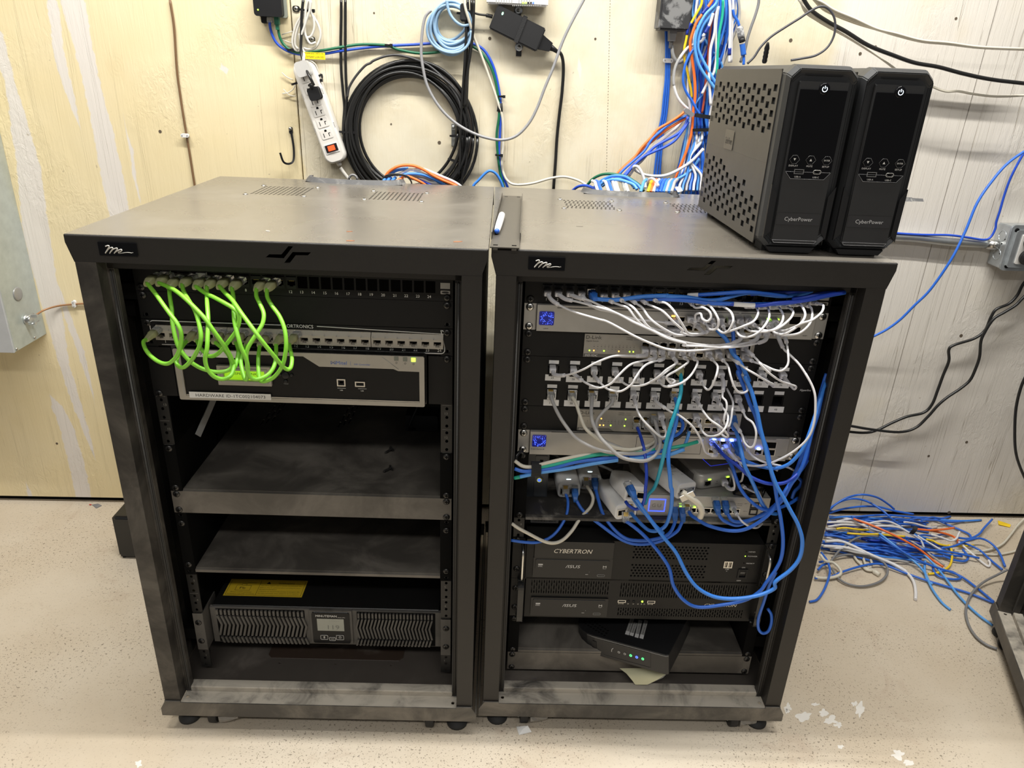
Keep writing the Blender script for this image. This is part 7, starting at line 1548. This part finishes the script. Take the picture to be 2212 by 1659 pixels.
# fan of cables from the bunch to the left, down to the rack opening
GF = 'cables fanning out to the right rack lid opening'
def fan(l, P, m, d0=60, d1=95, r=3.0):
    n=len(P); wcable(l, [(x,y,d0+(d1-d0)*i/(n-1)) for i,(x,y) in enumerate(P)], r, m, group=GF, n=5)
fan('orange cable fanning out, leftmost and highest', B2((1810,110),(1740,190),(1560,310),(1390,410),(1290,530),(1150,680),(1040,830),(900,960),(770,1080),(700,1160)), ORG)
fan('orange cable fanning out, just under its twin', B2((1830,230),(1680,320),(1500,430),(1340,560),(1220,660),(1100,770),(980,880),(880,970),(790,1060)), ORG, 56, 88)
fan('blue cable fanning out between the two orange ones', B2((1810,210),(1640,290),(1500,380),(1420,450),(1300,560),(1190,730),(1040,870),(900,990),(810,1085)), BLU)
fan('royal blue cable fanning out with a low sag', B2((1840,230),(1790,360),(1680,480),(1480,590),(1330,680),(1180,830),(1040,930),(960,1010),(880,1100)), JK('royal_blue_jacket',(.02,.08,.55)))
fan('royal blue cable fanning out, lowest of the blues', B2((1850,300),(1760,430),(1640,580),(1480,680),(1340,740),(1190,810),(1080,900),(980,1010),(900,1110)), JK('royal_blue_jacket',(.02,.08,.55)), 64, 100)
fan('grey cable fanning out behind the blue ones', B2((1790,240),(1680,360),(1560,470),(1380,600),(1280,720),(1150,880),(1060,960),(950,1100)), GRYC, 40, 70)
fan('white cable fanning out under the blue ones', B2((1780,250),(1660,400),(1480,540),(1300,700),(1190,800),(1050,980),(960,1110)), WHC, 44, 80)
fan('white cable curving left low then hooking down into the opening', B2((2070,700),(1900,880),(1740,990),(1560,1080),(1400,1110),(1220,1095),(1100,1050),(1035,1000),(1040,965),(1090,970),(1150,1060),(1190,1180),(1205,1290)), WHC, 70, 120, 3.4)
fan('sky blue cable swinging low from the bunch to the opening right end', B2((2010,850),(1900,1000),(1760,1110),(1600,1180),(1460,1210),(1380,1240),(1360,1300)), BL3, 60, 110)
for i in range(9):
    x0 = 1840+i*22; m=[BLU,WHC,BL2,WHC,BLU,WHC,BL3,WHC,BLU][i]
    fan('%s cable dropping from the bunch behind the left tower, %s' % ('white' if m==WHC else 'blue', ('furthest left','second','third','fourth','central','sixth','seventh','eighth','furthest right')[i]), B2((x0+60,400),(x0+60-i*3,600),(x0+10-i*20,850),(x0-90+i*18,1080),(x0-170+i*30,1230),(x0-190+i*32,1330)), m, 40+4*(i%4), 80+8*(i%3))
# arcs coming out of the right rack opening
GO = 'cable ends arching over the right rack collar'
def oz(x,y,h=0): return pl(x,y,LR,2,LZ+h)
def arcz(l, P, m, r=3.1, y0=520, y1=500, grp=GO):
    n=len(P); W=[Yp(x,y,y0+(y1-y0)*i/(n-1)) for i,(x,y) in enumerate(P)]
    t = thing('network_cable', l, 'cable', LR, W[0], grp); q = MB(); q.tube(catmull(W,6), r, 8); q.build('cable_jacket', m, t)
arcz('dark green cable arching widest over the opening', B2((250,1360),(330,1250),(420,1150),(540,1090),(660,1075),(800,1090),(920,1120),(1040,1190),(1130,1260),(1180,1330)), DGN, 3.1, 600,520)
arcz('blue cable arching just inside the green one', B2((420,1300),(520,1200),(640,1130),(760,1105),(900,1120),(1000,1180),(1090,1240),(1140,1300)), BL2, 3.4, 570,515)
arcz('bright blue cable arching low over the opening', B2((480,1290),(580,1200),(700,1160),(820,1165),(930,1195),(1030,1240),(1080,1310)), BL3, 3.4, 560,512)
arcz('sky blue cable with the smallest arch at the opening', B2((560,1260),(660,1180),(780,1150),(900,1160),(980,1210),(1040,1290)), BL3, 3.2, 580,520)
arcz('blue cable hooking left over the lid edge', B2((110,1330),(190,1270),(280,1250),(370,1265),(450,1300),(520,1340)), JK('royal_blue_jacket',(.02,.08,.55)), 3.2, 600,540)
for i,(x,m) in enumerate(((450,WHC),(500,BLU),(610,WHC),(660,BLU),(720,WHC),(760,WHC),(860,CLR),(900,WHC),(1180,BL3),(1290,YEL),(1330,ORG),(1370,WHC),(1420,BLU),(1470,BLU),(1520,BL2),(1560,GRYC),(1600,BL2),(1640,GRYC))):
    s_ = -1 if x < 1100 else 1
    nmn = 'stub' 
    arcz('%s cable dipping into the opening, %s' % ({WHC:'white',BLU:'blue',CLR:'clear sleeved',BL3:'sky blue',YEL:'yellow',ORG:'orange',BL2:'bright blue',GRYC:'grey'}[m], ('first from left','second from left','third from left','fourth from left','fifth from left','sixth from left','seventh, crumpled','eighth','at the centre','beside the orange','beside the yellow','ringed by a loop','right group first','right group second','right group third','right group grey','right group fifth','rightmost')[i]), B2((x-40*s_*-1,1180 if s_<0 else 1160),(x,1200),(x+20*-s_,1260),(x+50*-s_,1350)), m, 3.5, 560,500)
arcz('pinkish white loop round the yellow and orange cables', B2((1250,1290),(1245,1200),(1270,1150),(1320,1150),(1370,1200),(1400,1260)), JK('pinkish_white',(.70,.60,.56)), 3.0, 540,505)
t = thing('paper_flag', 'white folded paper flag on a cable at the right end of the opening', 'paper', LR, Yp(1465,410,520)); q = MB(); P_=[Yp(*B2((x,y))[0],y2) for x,y,y2 in ((1640,1270,530),(1730,1265,520),(1765,1330,510),(1690,1350,505))]; q.add(P_+[p+Vector((0,2,0)) for p in P_],[(0,1,2,3),(7,6,5,4),(0,4,5,1),(1,5,6,2),(2,6,7,3),(3,7,4,0)]); q.build('paper_sheet', LABEL, t)
q = MB()           # split collar upstand of the right opening: flaps
c0x = 593.8-1.5
for k,(a_,b_,h_) in enumerate(((700,830,205),(830,965,195),(975,1115,190),(1115,1250,195),(1255,1390,210))):
    A_=Zp(1180+a_*.1718,370+h_*.1718+8,LZ); z0=LZ
    p0=Yp(1180+a_*.1718,370+250*.1718,505); p1=Yp(1180+b_*.1718,370+255*.1718,505); tt=Yp(1180+a_*.1718,370+h_*.1718,512); tt2=Yp(1180+b_*.1718,370+(h_+8)*.1718,512)
    q.add([p0,p1,tt2,tt,p0+Vector((0,2,0)),p1+Vector((0,2,0)),tt2+Vector((0,2,0)),tt+Vector((0,2,0))],[(0,1,2,3),(7,6,5,4),(0,4,5,1),(1,5,6,2),(2,6,7,3),(3,7,4,0)])
q.build('collar_flaps', mat('dusty_grommet',(.085,.085,.088)), RACKR)
# left rack opening arcs
GL = 'cables arching out of the left rack opening'
def arcl(l,P,m,r=3.0,y0=545,y1=560): arcz(l, CC(*P), m, r, y0, y1, GL)
arcl('orange cable arching highest behind the left rack lid', [(770,720),(820,640),(900,580),(1000,540),(1120,530),(1240,550),(1370,610),(1500,690),(1620,750),(1740,800),(1850,850)], ORG, 3.2)
arcl('white cable sliding down right beside the orange arch', [(1180,600),(1340,590),(1480,640),(1620,700),(1740,750),(1840,800),(1920,860)], WHC, 3.0,555,565)
arcl('blue cable arching just below the orange one', [(800,730),(860,660),(940,610),(1040,590),(1120,580)], BL2, 3.4,550,560)
arcl('blue cable in the middle of the arch, going right', [(1000,720),(1080,670),(1200,660),(1340,675),(1460,720),(1560,770),(1680,840)], BL2, 3.4,550,562)
arcl('white cable crossing under the orange arch', [(940,680),(1040,640),(1150,595),(1260,620),(1400,680),(1500,700)], WHC, 3.0,555,560)
arcl('grey cable in the middle of the arch', [(1100,700),(1220,700),(1360,720),(1460,760),(1540,810)], GRYC, 2.8,565,570)
arcl('second white cable in the middle of the arch', [(1120,720),(1220,740),(1330,745),(1440,790),(1560,810),(1700,850)], WHC, 2.8,560,566)
arcl('lower orange cable slanting right', [(1060,700),(1120,700),(1220,740),(1320,790),(1390,840)], ORG, 3.0,545,555)
arcl('short orange cable standing up at the collar', [(1040,710),(980,750),(950,790),(920,840)], ORG, 3.2,540,520)
arcl('dark navy cable low in the arch', [(1250,740),(1340,770),(1420,810),(1500,850)], BLD, 2.8,560,562)
for i,x in enumerate((740,800,870)): arcl('short blue cable at the left end of the arch, %s' % ('left one','middle one','right one')[i], [(x+60,715),(x+30,740),(x+6,780),(x-6,820)], BL2, 3.4,540,520)
for i in range(3): arcl('thin black cable arch over the blue ends, %s' % ('lowest','middle','highest')[i], [(720,790-12*i),(780,720-14*i),(860,690-12*i),(960,680-8*i),(1060,690-6*i),(1120,720-8*i),(1160,770),(1175,830)], BKC, 1.6,532,536)
t = thing('cable_tie', 'small grey ring holding the power strip cord at the left collar', 'ring', LR, Yp(763,390,520)); q=MB(); c=Yp(763,388,520); q.tube([c+Vector((9*cos(a),0,10*sin(a))) for a in [k*pi/8 for k in range(9)]], 2.6, 6); q.build('ring_loop', DGR, t)
wcable('blue cable hump between the racks, near the wall', [(1018,430,40),(1022,403,40),(1035,388,40),(1050,373,40),(1060,369,40),(1072,376,38),(1082,392,36),(1088,410,34),(1092,430,34)], 3.1, BL2)
# grey cable right of the bunch, coupler, thin cords
wcable('grey cable curving down right of the thick bunch', B1((1420,-40),(1410,60),(1370,200),(1320,340),(1270,500),(1240,640),(1180,800)), 3.2, DGR, d=30)
p0 = Wp(1596,62,60); t = thing('cable_coupler', 'mottled grey coupler joining blue cables right of the thick bunch', 'coupler', LR, p0)
pA = Wp(1597,57,60); pB=Wp(1604,93,60); dv=(pB-pA).normalized(); q=MB(); q.lathe(pA, dv, [(0,4),(3,7.5),(18,7.5),(24,7)], 12); q.build('coupler_body', mat('mottled_grey',(.16,.16,.17),.5,dust=.9,dscale=120,dlo=.45,dhi=.55,dcol=(.5,.5,.5)), t); q=MB(); q.lathe(pA+dv*24, dv, [(0,7),(8,7),(9,5)],10); q.build('coupler_socket', BLK, t)
wcable('blue cable falling into the mottled coupler', B1((1085,120),(1100,200),(1140,260),(1165,330)), 3, BLU, d=58)
wcable('blue cable with a moulded boot under the mottled coupler', B1((1205,560),(1215,640),(1225,740),(1222,830)), 3.0, BLU, d=58, wrap=[(0,.6,JK('blue_boot3',(.03,.14,.55)),6)])
wcable('thin dark cord arching to the tower, with a ribbed plug', R3((560,380),(600,340),(640,280),(700,220),(790,160),(870,110),(930,70),(990,40),(1040,50),(1080,110),(1080,200),(1040,280),(970,330),(880,350),(820,360)), 2.4, JK('dark_violet_grey',(.05,.05,.06)), d=120)
t=thing('power_plug','small black ribbed cord plug standing behind the left tower','plug',LR,Wp(1655,115,140)); a_=Wp(1651,135,130); b_=Wp(1659,92,150); q=MB(); q.tube([a_+(b_-a_)*i/10 for i in range(11)],[5.5 if i%2 else 4.6 for i in range(9)]+[3.5,2.4],10); q.build('plug_body', BLK, t)
GRW = 'cables swooping along the wall above the towers'
wcable('thick black cable swooping right above the towers', R3((880,-30),(940,60),(1040,130),(1150,190),(1280,270),(1430,330),(1560,375),(1700,400),(1850,440),(2020,475),(2230,500)), 4.2, BKC, d=90, group=GRW)
for k in range(4): wcable('cream cable swooping right, %s strand of the bundle' % ('top','second','third','bottom')[k], R3((930+k*8-40,-30-8*k),(1000,10+12*k),(1080,60+10*k),(1200,110+9*k),(1330,170+8*k-k*6),(1450,200+4*k),(1600,240+3*k),(1760,255+3*k),(1950,280+2*k),(2230,292+2*k)), 2.4, CRM, d=84-5*k, group=GRW)
for k in range(4): wcable('cream cable swooping steeply behind the towers, %s strand' % ('top','second','third','bottom')[k], R3((840+k*10,-40),(900,40+8*k),(970,100+6*k),(1050,150+5*k),(1150,210+3*k),(1260,280+2*k),(1360,350),(1480,440)), 2.4, CRM, d=76-5*k, group=GRW)
wcable('single cream cable running right from behind the right tower', R3((1560,460),(1650,510),(1740,545),(1820,545),(1900,560),(2020,575),(2130,575),(2230,568)), 2.6, CRM, d=70)
# conduit, junction box and its plugs
t = thing('conduit', 'silver metal conduit running along the wall to the junction box', 'conduit', WF, (1430,0,740))
Pc = [wl(x,y,16) for x,y in ((1880,508),(1930,511),(1980,514),(2040,521),(2080,524),(2135,527))]
q = MB(); q.tube(catmull(Pc,5), 10.5, 16); q.build('conduit_tube', ZINC, t); q = MB(); c0,c1=Pc[-1],wl(2156,531,20); q.tube([c0-(c1-c0).normalized()*4,c0+(c1-c0)*.5,c1],[12.5,12.5,12],16); q.lathe(wl(2150,529,32),(0,-1,0),[(0,5),(3,4.5),(3.3,.1)],10); q.build('connector_sleeve', STEEL, t)
wcable('blue cable lying on the conduit, tied at its end', [(1880,495,24),(1930,503,24),(1990,507,24),(2050,508,24),(2090,513,26),(2125,518,28),(2140,512,28),(2150,494,28),(2152,480,28),(2160,455,30),(2170,420,30),(2185,380,32),(2212,330,34),(2230,310,34)], 2.8, JK('royal_blue_jacket',(.02,.08,.55)), wrap=None)
tie('thin black tie at the right end of the conduit', 2131,526,18,5,12,0,3)
wcable('blue cable hanging free across the conduit down behind the right rack', [(2240,310,60),(2180,350,66),(2140,395,70),(2110,440,76),(2085,500,84),(2055,560,90),(2010,625,80),(1975,660,70),(1945,690,60),(1915,712,50),(1880,730,40)], 3.1, BLU)
JZ = wl(2140,585).z; x0_=wl(2145,520).x; x1_ = x0_+160; zt_=wl(2150,480).z
t = thing('junction_box', 'galvanised junction box with black plugs at the right edge of the wall', 'junction box', WF, ((x0_+x1_)/2,0,JZ))
GALV = mat('bright_galvanised', (.52,.55,.57), .33, .75, var=.15)
q = MB(); q.box(x0_,x1_,-52,0,zt_-104,zt_); q.build('box_body', GALV, t, bevel=2.5, seg=2)
q = MB(); q.prism(rounded(x0_-2,x1_,zt_-106,zt_+3,9),-58,-52); q.prism(rounded(x0_+8,x1_,zt_-96,zt_-8,4),-66,-58); q.build('cover', GALV, t, bevel=1.5, seg=2)
q = MB(); q.prism(rounded(x0_+22,x1_-20,zt_-88,zt_-16,3),-69,-66); q.build('outlet_face', mat('pale_outlet',(.62,.60,.57),.4), t)
for a_,b_ in ((8,-10),(10,-98)):
    q = MB(); q.lathe((x0_+a_+2,-58,zt_+b_+2),(0,-1,0),[(0,5.5),(2,5),(3,2.5),(3,.1)],12); q.box(x0_+a_-2,x0_+a_+6,-61.5,-61,zt_+b_+1.4,zt_+b_+2.6,DARK); q.build('cover_screw', STEEL, t)
for b_ in (-28,-74):
    q = MB(); q.tube([(x0_-.4,-28+13*cos(a),zt_+b_+13*sin(a)) for a in [k*pi/10 for k in range(21)]],.7,5); q.build('knockout_ring', GALV, t)
for y_,z_ in ((-40,-34),(-34,-46),(-38,-70)): q = MB(); q.cyl((x0_-.5,y_,zt_+z_),(x0_+.5,y_,zt_+z_),2.2,8); q.build('drilled_hole', DARK, t)
for k,z_ in enumerate((-30,-68)):
    pt = thing('power_plug', 'round black plug in the junction box, %s one' % ('upper','lower')[k], 'plug', WF, (x0_+52,-80,zt_+z_)); q = MB(); q.lathe((x0_+42,-69,zt_+z_),(.15,-1,-.12),[(0,17),(6,19),(16,19),(22,16),(34,13),(40,8),(52,6)],20); q.build('plug_body', BLK, pt); q = MB(); q.lathe((x0_+42.6,-72,zt_+z_),(.15,-1,-.12),[(3,19.6),(5,19.6)],20); q.build('grip_ring', RUB, pt)
wcable('black mains cord swinging down left to behind the right rack, outer', RV((1790,620),(1700,700),(1650,790),(1590,850),(1500,890),(1460,950),(1420,1040),(1340,1100),(1200,1145),(1160,1180),(1160,1260),(1120,1360),(1080,1470),(1040,1570),(980,1630),(860,1659),(760,1700),(600,1770),(420,1765),(250,1740)), 3.8, BKC, d=30, name='mains_cord')
wcable('black mains cord swinging down left to behind the right rack, inner', RV((1800,720),(1700,800),(1640,860),(1560,910),(1480,960),(1420,1050),(1390,1120),(1380,1230),(1350,1320),(1310,1400),(1240,1460),(1150,1520),(1080,1580),(1010,1659),(920,1740),(800,1770),(600,1750),(420,1720),(250,1700)), 3.8, BKC, d=42, name='mains_cord')
wcable('black cord hanging at the right edge above the third cabinet', [(2222,800,50),(2206,835,48),(2195,880,46),(2192,930,44),(2194,975,44),(2204,1010,46),(2222,1050,50)], 3.8, BKC, name='mains_cord')
# ---------------------------------------------------------------- pile of cables on the floor
Q2 = zc(1700,1050,512)
def fcable(l, P, r=3.0, m=BLU, grp=None, n=6, h0=4):
    W = [Fp(p[0],p[1],(p[2] if len(p)>2 else h0)+r) for p in P]
    t = thing('network_cable', l, 'cable', LR, W[0], grp); q = MB(); q.tube(catmull(W,n), r, 7); q.build('cable_jacket', m, t)
GP_ = 'cables of the heap on the floor'
F1 = lambda *P: [((1700+p[0]*.23146, 1050+p[1]*.23146)+tuple(p[2:])) for p in P]
fl = [
('blue cable standing highest out of the floor heap', ((380,230,60),(440,180,70),(560,110,90),(700,80,110),(840,105,90),(940,165,60),(1000,215,40)), BLU),
('blue cable arching second highest over the floor heap', ((380,240,50),(470,160,60),(600,118,80),(740,140,70),(880,220,60),(960,290,50),(1060,370,30)), BLU),
('blue cable along the back of the floor heap', ((370,260,40),(520,215,45),(700,190,50),(860,195,50),(1000,230,40),(1180,262,30)), BLU),
('blue cable running right along the skirting gap to a wavy end', ((600,290,30),(900,270,30),(1200,290,20),(1350,300,10),(1500,360,5),(1620,410,4),(1700,450,4),(1720,490,2)), BLU),
('orange cable lying diagonally across the front of the floor heap', ((620,305,70),(800,370,66),(960,440,60),(1100,510,50),(1250,600,30),(1360,690,14),(1460,755,8)), ORG),
('orange cable end curving at the right of the floor heap', ((1180,400,36),(1300,410,34),(1440,435,24),(1540,465,12),(1590,500,8),(1595,525,6)), ORG),
('orange cable end pointing right at the floor heap', ((1200,400,40),(1320,412,38),(1450,405,34),(1560,390,30)), ORG),
('yellow cable curling round the right end of the floor heap', ((1300,495,30),(1360,510,28),(1430,545,24),(1520,560,16),(1620,560,10),(1740,552,8)), YEL),
('yellow cable bending down in short knots at the floor heap', ((1510,545,22),(1535,600,14),(1540,670,10),(1520,740,6),(1470,780,4),(1400,810,4),(1320,820,2)), YEL),
('yellow cable peeking out in the left of the floor heap', ((460,400,40),(540,390,44),(660,405,44),(760,410,40)), YEL),
('yellow cable peeking out in the middle of the floor heap', ((560,440,40),(700,450,44),(850,450,44),(1000,465,40),(1100,470,36)), YEL),
('white cable thickest across the front of the floor heap, ending on the floor', ((360,515,30),(500,515,30),(620,560,26),(760,630,20),(900,690,14),(1010,740,8),(1120,810,4),(1180,890,2),(1200,980,1),(1200,1058,1)), WHC),
('white cable beside the thickest one, ending sooner', ((340,560,24),(520,570,24),(680,610,20),(850,670,14),(1000,730,8),(1120,800,6)), WHC),
('white cable bowing high in the left of the heap', ((370,340,50),(500,335,56),(640,345,56),(780,395,46),(880,430,36)), WHC),
('white cable bowing across the heap middle', ((380,380,44),(520,360,50),(680,365,50),(860,330,56),(960,335,50),(1060,380,40)), WHC),
('white cable bending down through the heap beside the black strap', ((760,380,60),(900,372,64),(1040,385,60),(1130,430,50),(1200,470,40),(1250,510,30),(1280,580,14)), WHC),
('white cable end curling over at the right of the heap', ((1340,450,30),(1440,480,26),(1530,510,22),(1580,490,24),(1600,450,30),(1612,425,36)), WHC),
('white flat cable end near the third cabinet, with a kinked tip', ((1600,520,16),(1680,590,8),(1750,650,4),(1820,710,3),(1880,750,2),(1895,720,3),(1880,690,6)), WHC),
('cream cable pair running to the right wall, upper strand', ((1560,600,6),(1760,610,5),(1900,590,6),(2010,540,8),(2090,450,10),(2150,370,12),(2230,290,14)), CRM),
('cream cable pair running to the right wall, lower strand', ((1600,620,5),(1800,630,4),(1950,640,3),(2080,620,3),(2180,590,3)), CRM),
('grey cable making a wide loop on the floor left of centre', ((410,700,10),(500,590,20),(640,490,34),(760,465,40),(850,470,40)), DGR),
('grey cable loop lying open on the bare floor', ((420,670,10),(560,640,10),(720,650,10),(860,690,12),(930,750,14),(930,830,10),(850,900,6),(700,935,4),(560,910,4),(470,850,6),(420,770,10)), DGR),
('grey cable swinging round in front of the third cabinet', ((2060,780,40),(1960,830,24),(1830,900,14),(1720,1010,8),(1670,1150,4),(1690,1280,3),(1760,1400,3),(1860,1480,3),(1960,1520,3)), DGR),
('blue cable curling out at the far left beside the rack foot', ((320,620,20),(370,690,20),(400,780,16),(385,870,12),(340,980,6),(280,1060,3),(210,1080,2)), BLU),
('blue cable small loop at the far left beside the rack', ((290,780,10),(330,740,12),(380,720,14),(360,700,14),(300,710,12)), BLU),
('blue cable hump crossing the grey floor loop', ((260,860,6),(400,850,6),(520,800,8),(700,745,10),(850,725,10),(950,750,8),(1100,810,5),(1300,880,4),(1500,940,3),(1700,1000,3),(1930,1090,3)), BLU),
('long blue cable running diagonally to the third cabinet, upper one', ((860,470,50),(1000,560,40),(1200,680,24),(1400,760,12),(1600,830,6),(1760,940,4),(1930,1080,3)), BLU),
('long blue cable running diagonally to the third cabinet, lower one', ((1280,640,20),(1380,740,10),(1480,860,6),(1600,1020,4),(1760,1180,3),(1920,1300,3)), BL3),
('long blue cable slanting down to a cut end on the bare floor', ((860,440,50),(1000,550,36),(1160,680,20),(1280,800,8),(1350,950,4),(1440,1080,2),(1525,1155,1)), BL3),
('short blue cable just before the long slanting one', ((1290,700,14),(1285,780,8),(1310,880,4),(1360,915,3)), BL3),
('blue cable loop reaching right to the third cabinet top', ((1440,580,20),(1560,560,20),(1680,510,24),(1800,488,24),(1900,530,20),(1980,620,12),(2035,750,6)), BLU),
('blue cable crossing to the third cabinet below the loop', ((1600,520,16),(1700,550,12),(1800,600,8),(1900,690,5),(2010,780,4)), BLU),
('blue cable end rising off the floor near the wall', ((1580,480,10),(1700,490,8),(1790,450,12),(1840,390,16),(1915,310,20)), BLU),
('blue cable looped below the heap, tied end', ((1360,760,6),(1380,810,5),(1440,850,4),(1560,870,4),(1620,855,5),(1540,800,6),(1430,790,7)), BLU),
('blue cable loop hanging right of the yellow knots', ((1640,590,10),(1690,660,6),(1660,700,5),(1560,690,6),(1450,650,10)), BLU),
]
for l,P,m in fl: fcable(l, F1(*P), 4.0 if 'thickest' in l else 3.0, m, GP_)
rnd = random.Random(5)
WORD = {id(BLU):'blue',id(BL2):'bright blue',id(BLD):'deep blue',id(WHC):'white',id(BL3):'sky blue',id(GRYC):'pale grey'}
for k in range(46):                      # the mass of the heap, mostly lying left to right
    m = [BLU,BLU,BLD,BLU,WHC,BL2,BLU,BLU,WHC,BLU,GRYC][k%11]
    y = rnd.uniform(265,600); x0 = 330+(420-330)*(1-(y-265)/335)-20; L = rnd.uniform(500,1050); h = rnd.uniform(4,48)*(1-abs(y-430)/330)
    P=[]; n=7; sl = rnd.uniform(-.05,.10)+ (.06 if y<400 else .12)
    if m is WHC and y>560: y-=80
    start = x0 + (0 if k%3 else rnd.uniform(50,500))
    for i in range(n):
        u=i/(n-1); P.append((start+L*u, y+sl*L*u+rnd.uniform(-16,16), max(0,h*(1-u*.5)*(.6+.4*sin(pi*u))+rnd.uniform(-2,3))))
    where = 'back' if y<370 else 'middle' if y<480 else 'front'
    fcable('%s cable among many crossing the %s of the floor heap' % (WORD[id(m)], where), F1(*P), rnd.choice((2.8,3.0)), m, GP_, n=4)
for k in range(14):                      # ends spraying to the right
    m = [BLU,BLU,WHC,BLU,BL2,GRYC,BLU][k%7]; x=rnd.uniform(1000,1300); y=rnd.uniform(300,560); a=rnd.uniform(-.1,.75); L=rnd.uniform(250,480)
    P=[(x+L*u*cos(a)+10*sin(7*u+k), y+L*u*sin(a)*.8+rnd.uniform(-10,10), 34*(1-u)+2) for u in (0,.2,.4,.6,.8,1)]
    fcable('%s cable end spraying right out of the floor heap' % WORD[id(m)], F1(*P), 2.8, m, GP_, n=4)
GK = 'knotted white cord on the floor'
t = thing('knotted_cord', 'cream knotted cord with a small plug on the floor below the heap', 'cord', LR, Fp(*F1((700,700))[0],4)); q=MB()
for P in (((620,640),(650,690),(700,740),(740,780),(790,790)),((640,620),(700,640),(720,700),(740,750)),((780,680),(790,730),(760,770),(730,760))): q.tube(catmull([Fp(*F1(p)[0],7) for p in P],5),3.4,7)
q.build('cord_jacket', CRM, t); q=MB(); a_,b_=Fp(*F1((770,770))[0],6),Fp(*F1((865,830))[0],6); q.tube([a_,a_+(b_-a_)*.4,a_+(b_-a_)*.5,b_],[5,5,7,6],8); q.build('plug_end', CRM, t)
t = thing('cable_coil', 'cream and grey cord loops on the floor beside the right rack post', 'cord', LR, Fp(*F1((400,780))[0],4)); q=MB(); q.tube(catmull([Fp(*F1((x,y))[0],8+h) for x,y,h in ((310,640,30),(360,700,20),(430,715,12),(490,770,6),(500,820,4),(440,850,2),(340,860,2),(260,850,2))],5),4,7); q.build('cord_jacket', CRM, t)
t = thing('strap', 'short black strap stuck on top of the floor heap', 'strap', LR, Fp(*F1((1185,420))[0],80)); q=MB(); q.ribbon(catmull([Fp(*F1((1205,375))[0],84),Fp(*F1((1190,410))[0],76),Fp(*F1((1160,445))[0],60)],5),11,2,up=(0,-.6,.8)); q.build('strap_band', RUB, t)
t = thing('paper_scrap', 'small torn yellow scrap on the floor against the wall', 'scrap', LR, Fp(2168,1132)); q=MB(); P_=[Fp(*F1(p)[0],1.5+h) for p,h in (((1968,320),0),((1975,358),2),((2080,385),0),((2090,360),5),((2040,342),2))]; q.add(P_+[p-Vector((0,0,1)) for p in P_],[(0,1,2,3,4),(9,8,7,6,5)]); q.build('scrap_sheet', YEL, t)
t = thing('plastic_scrap', 'dark scrap with a red tip on the floor at the left wall', 'scrap', LR, Fp(207,1093)); q=MB(); P_=[Fp(x,y,h) for x,y,h in ((198,1090,1),(208,1098,1),(220,1092,1),(212,1088,5))]; q.add(P_+[p-Vector((0,0,1)) for p in P_],[(0,1,2,3),(7,6,5,4)]); q.build('scrap_sheet', DGR, t); q=MB(); a_=Fp(198,1090,2); q.box(a_.x-6,a_.x,a_.y-2,a_.y,a_.z,a_.z+1.5); q.build('red_tip', mat('red_mark',(.62,.03,.03)), t)
t = thing('paper_scrap', 'crumpled white paper scrap on the floor under the right rack front', 'scrap', LR, Fp(1132,1575)); q=MB(); z5=lambda x,y,h: Fp(900+x/7.373,1400+y/7.373,h)
P_=[z5(1590,1250,1),z5(1630,1380,1),z5(1830,1330,1),z5(1770,1235,9),z5(1690,1290,5)]; q.add(P_+[p-Vector((0,0,1)) for p in P_],[(0,1,4),(1,2,4),(2,3,4),(3,0,4),(6,5,9),(7,6,9),(8,7,9),(5,8,9)]); q.build('crumpled_sheet', LABEL, t)
# bubble-wrapped caster covers poking out under both racks
for k,(F,x,l) in enumerate(((LR,-206,'wrapped clear plastic round the left rack front left wheel'),(RR,-206,'wrapped clear plastic round the right rack front left wheel'),(RR,206,'wrapped clear plastic round the right rack front right wheel'))):
    t = thing('plastic_wrap', l, 'wrap', F, (x+24,-50,FZ)); q = MB(); rr=random.Random(k); rings=[]
    for i in range(6):
        u=i/5; rings.append([(x+12+u*34, -46+ (20-6*u)*cos(a)*(1+rr.uniform(-.12,.12)), FZ+17+(15-7*u)*sin(a)*(1+rr.uniform(-.12,.12))) for a in [j*pi/6 for j in range(12)]])
    q.loft(rings, None, True, False); q.build('wrap_sheet', mat('cloudy_wrap',(.50,.47,.42),.2,trans=.55), t)
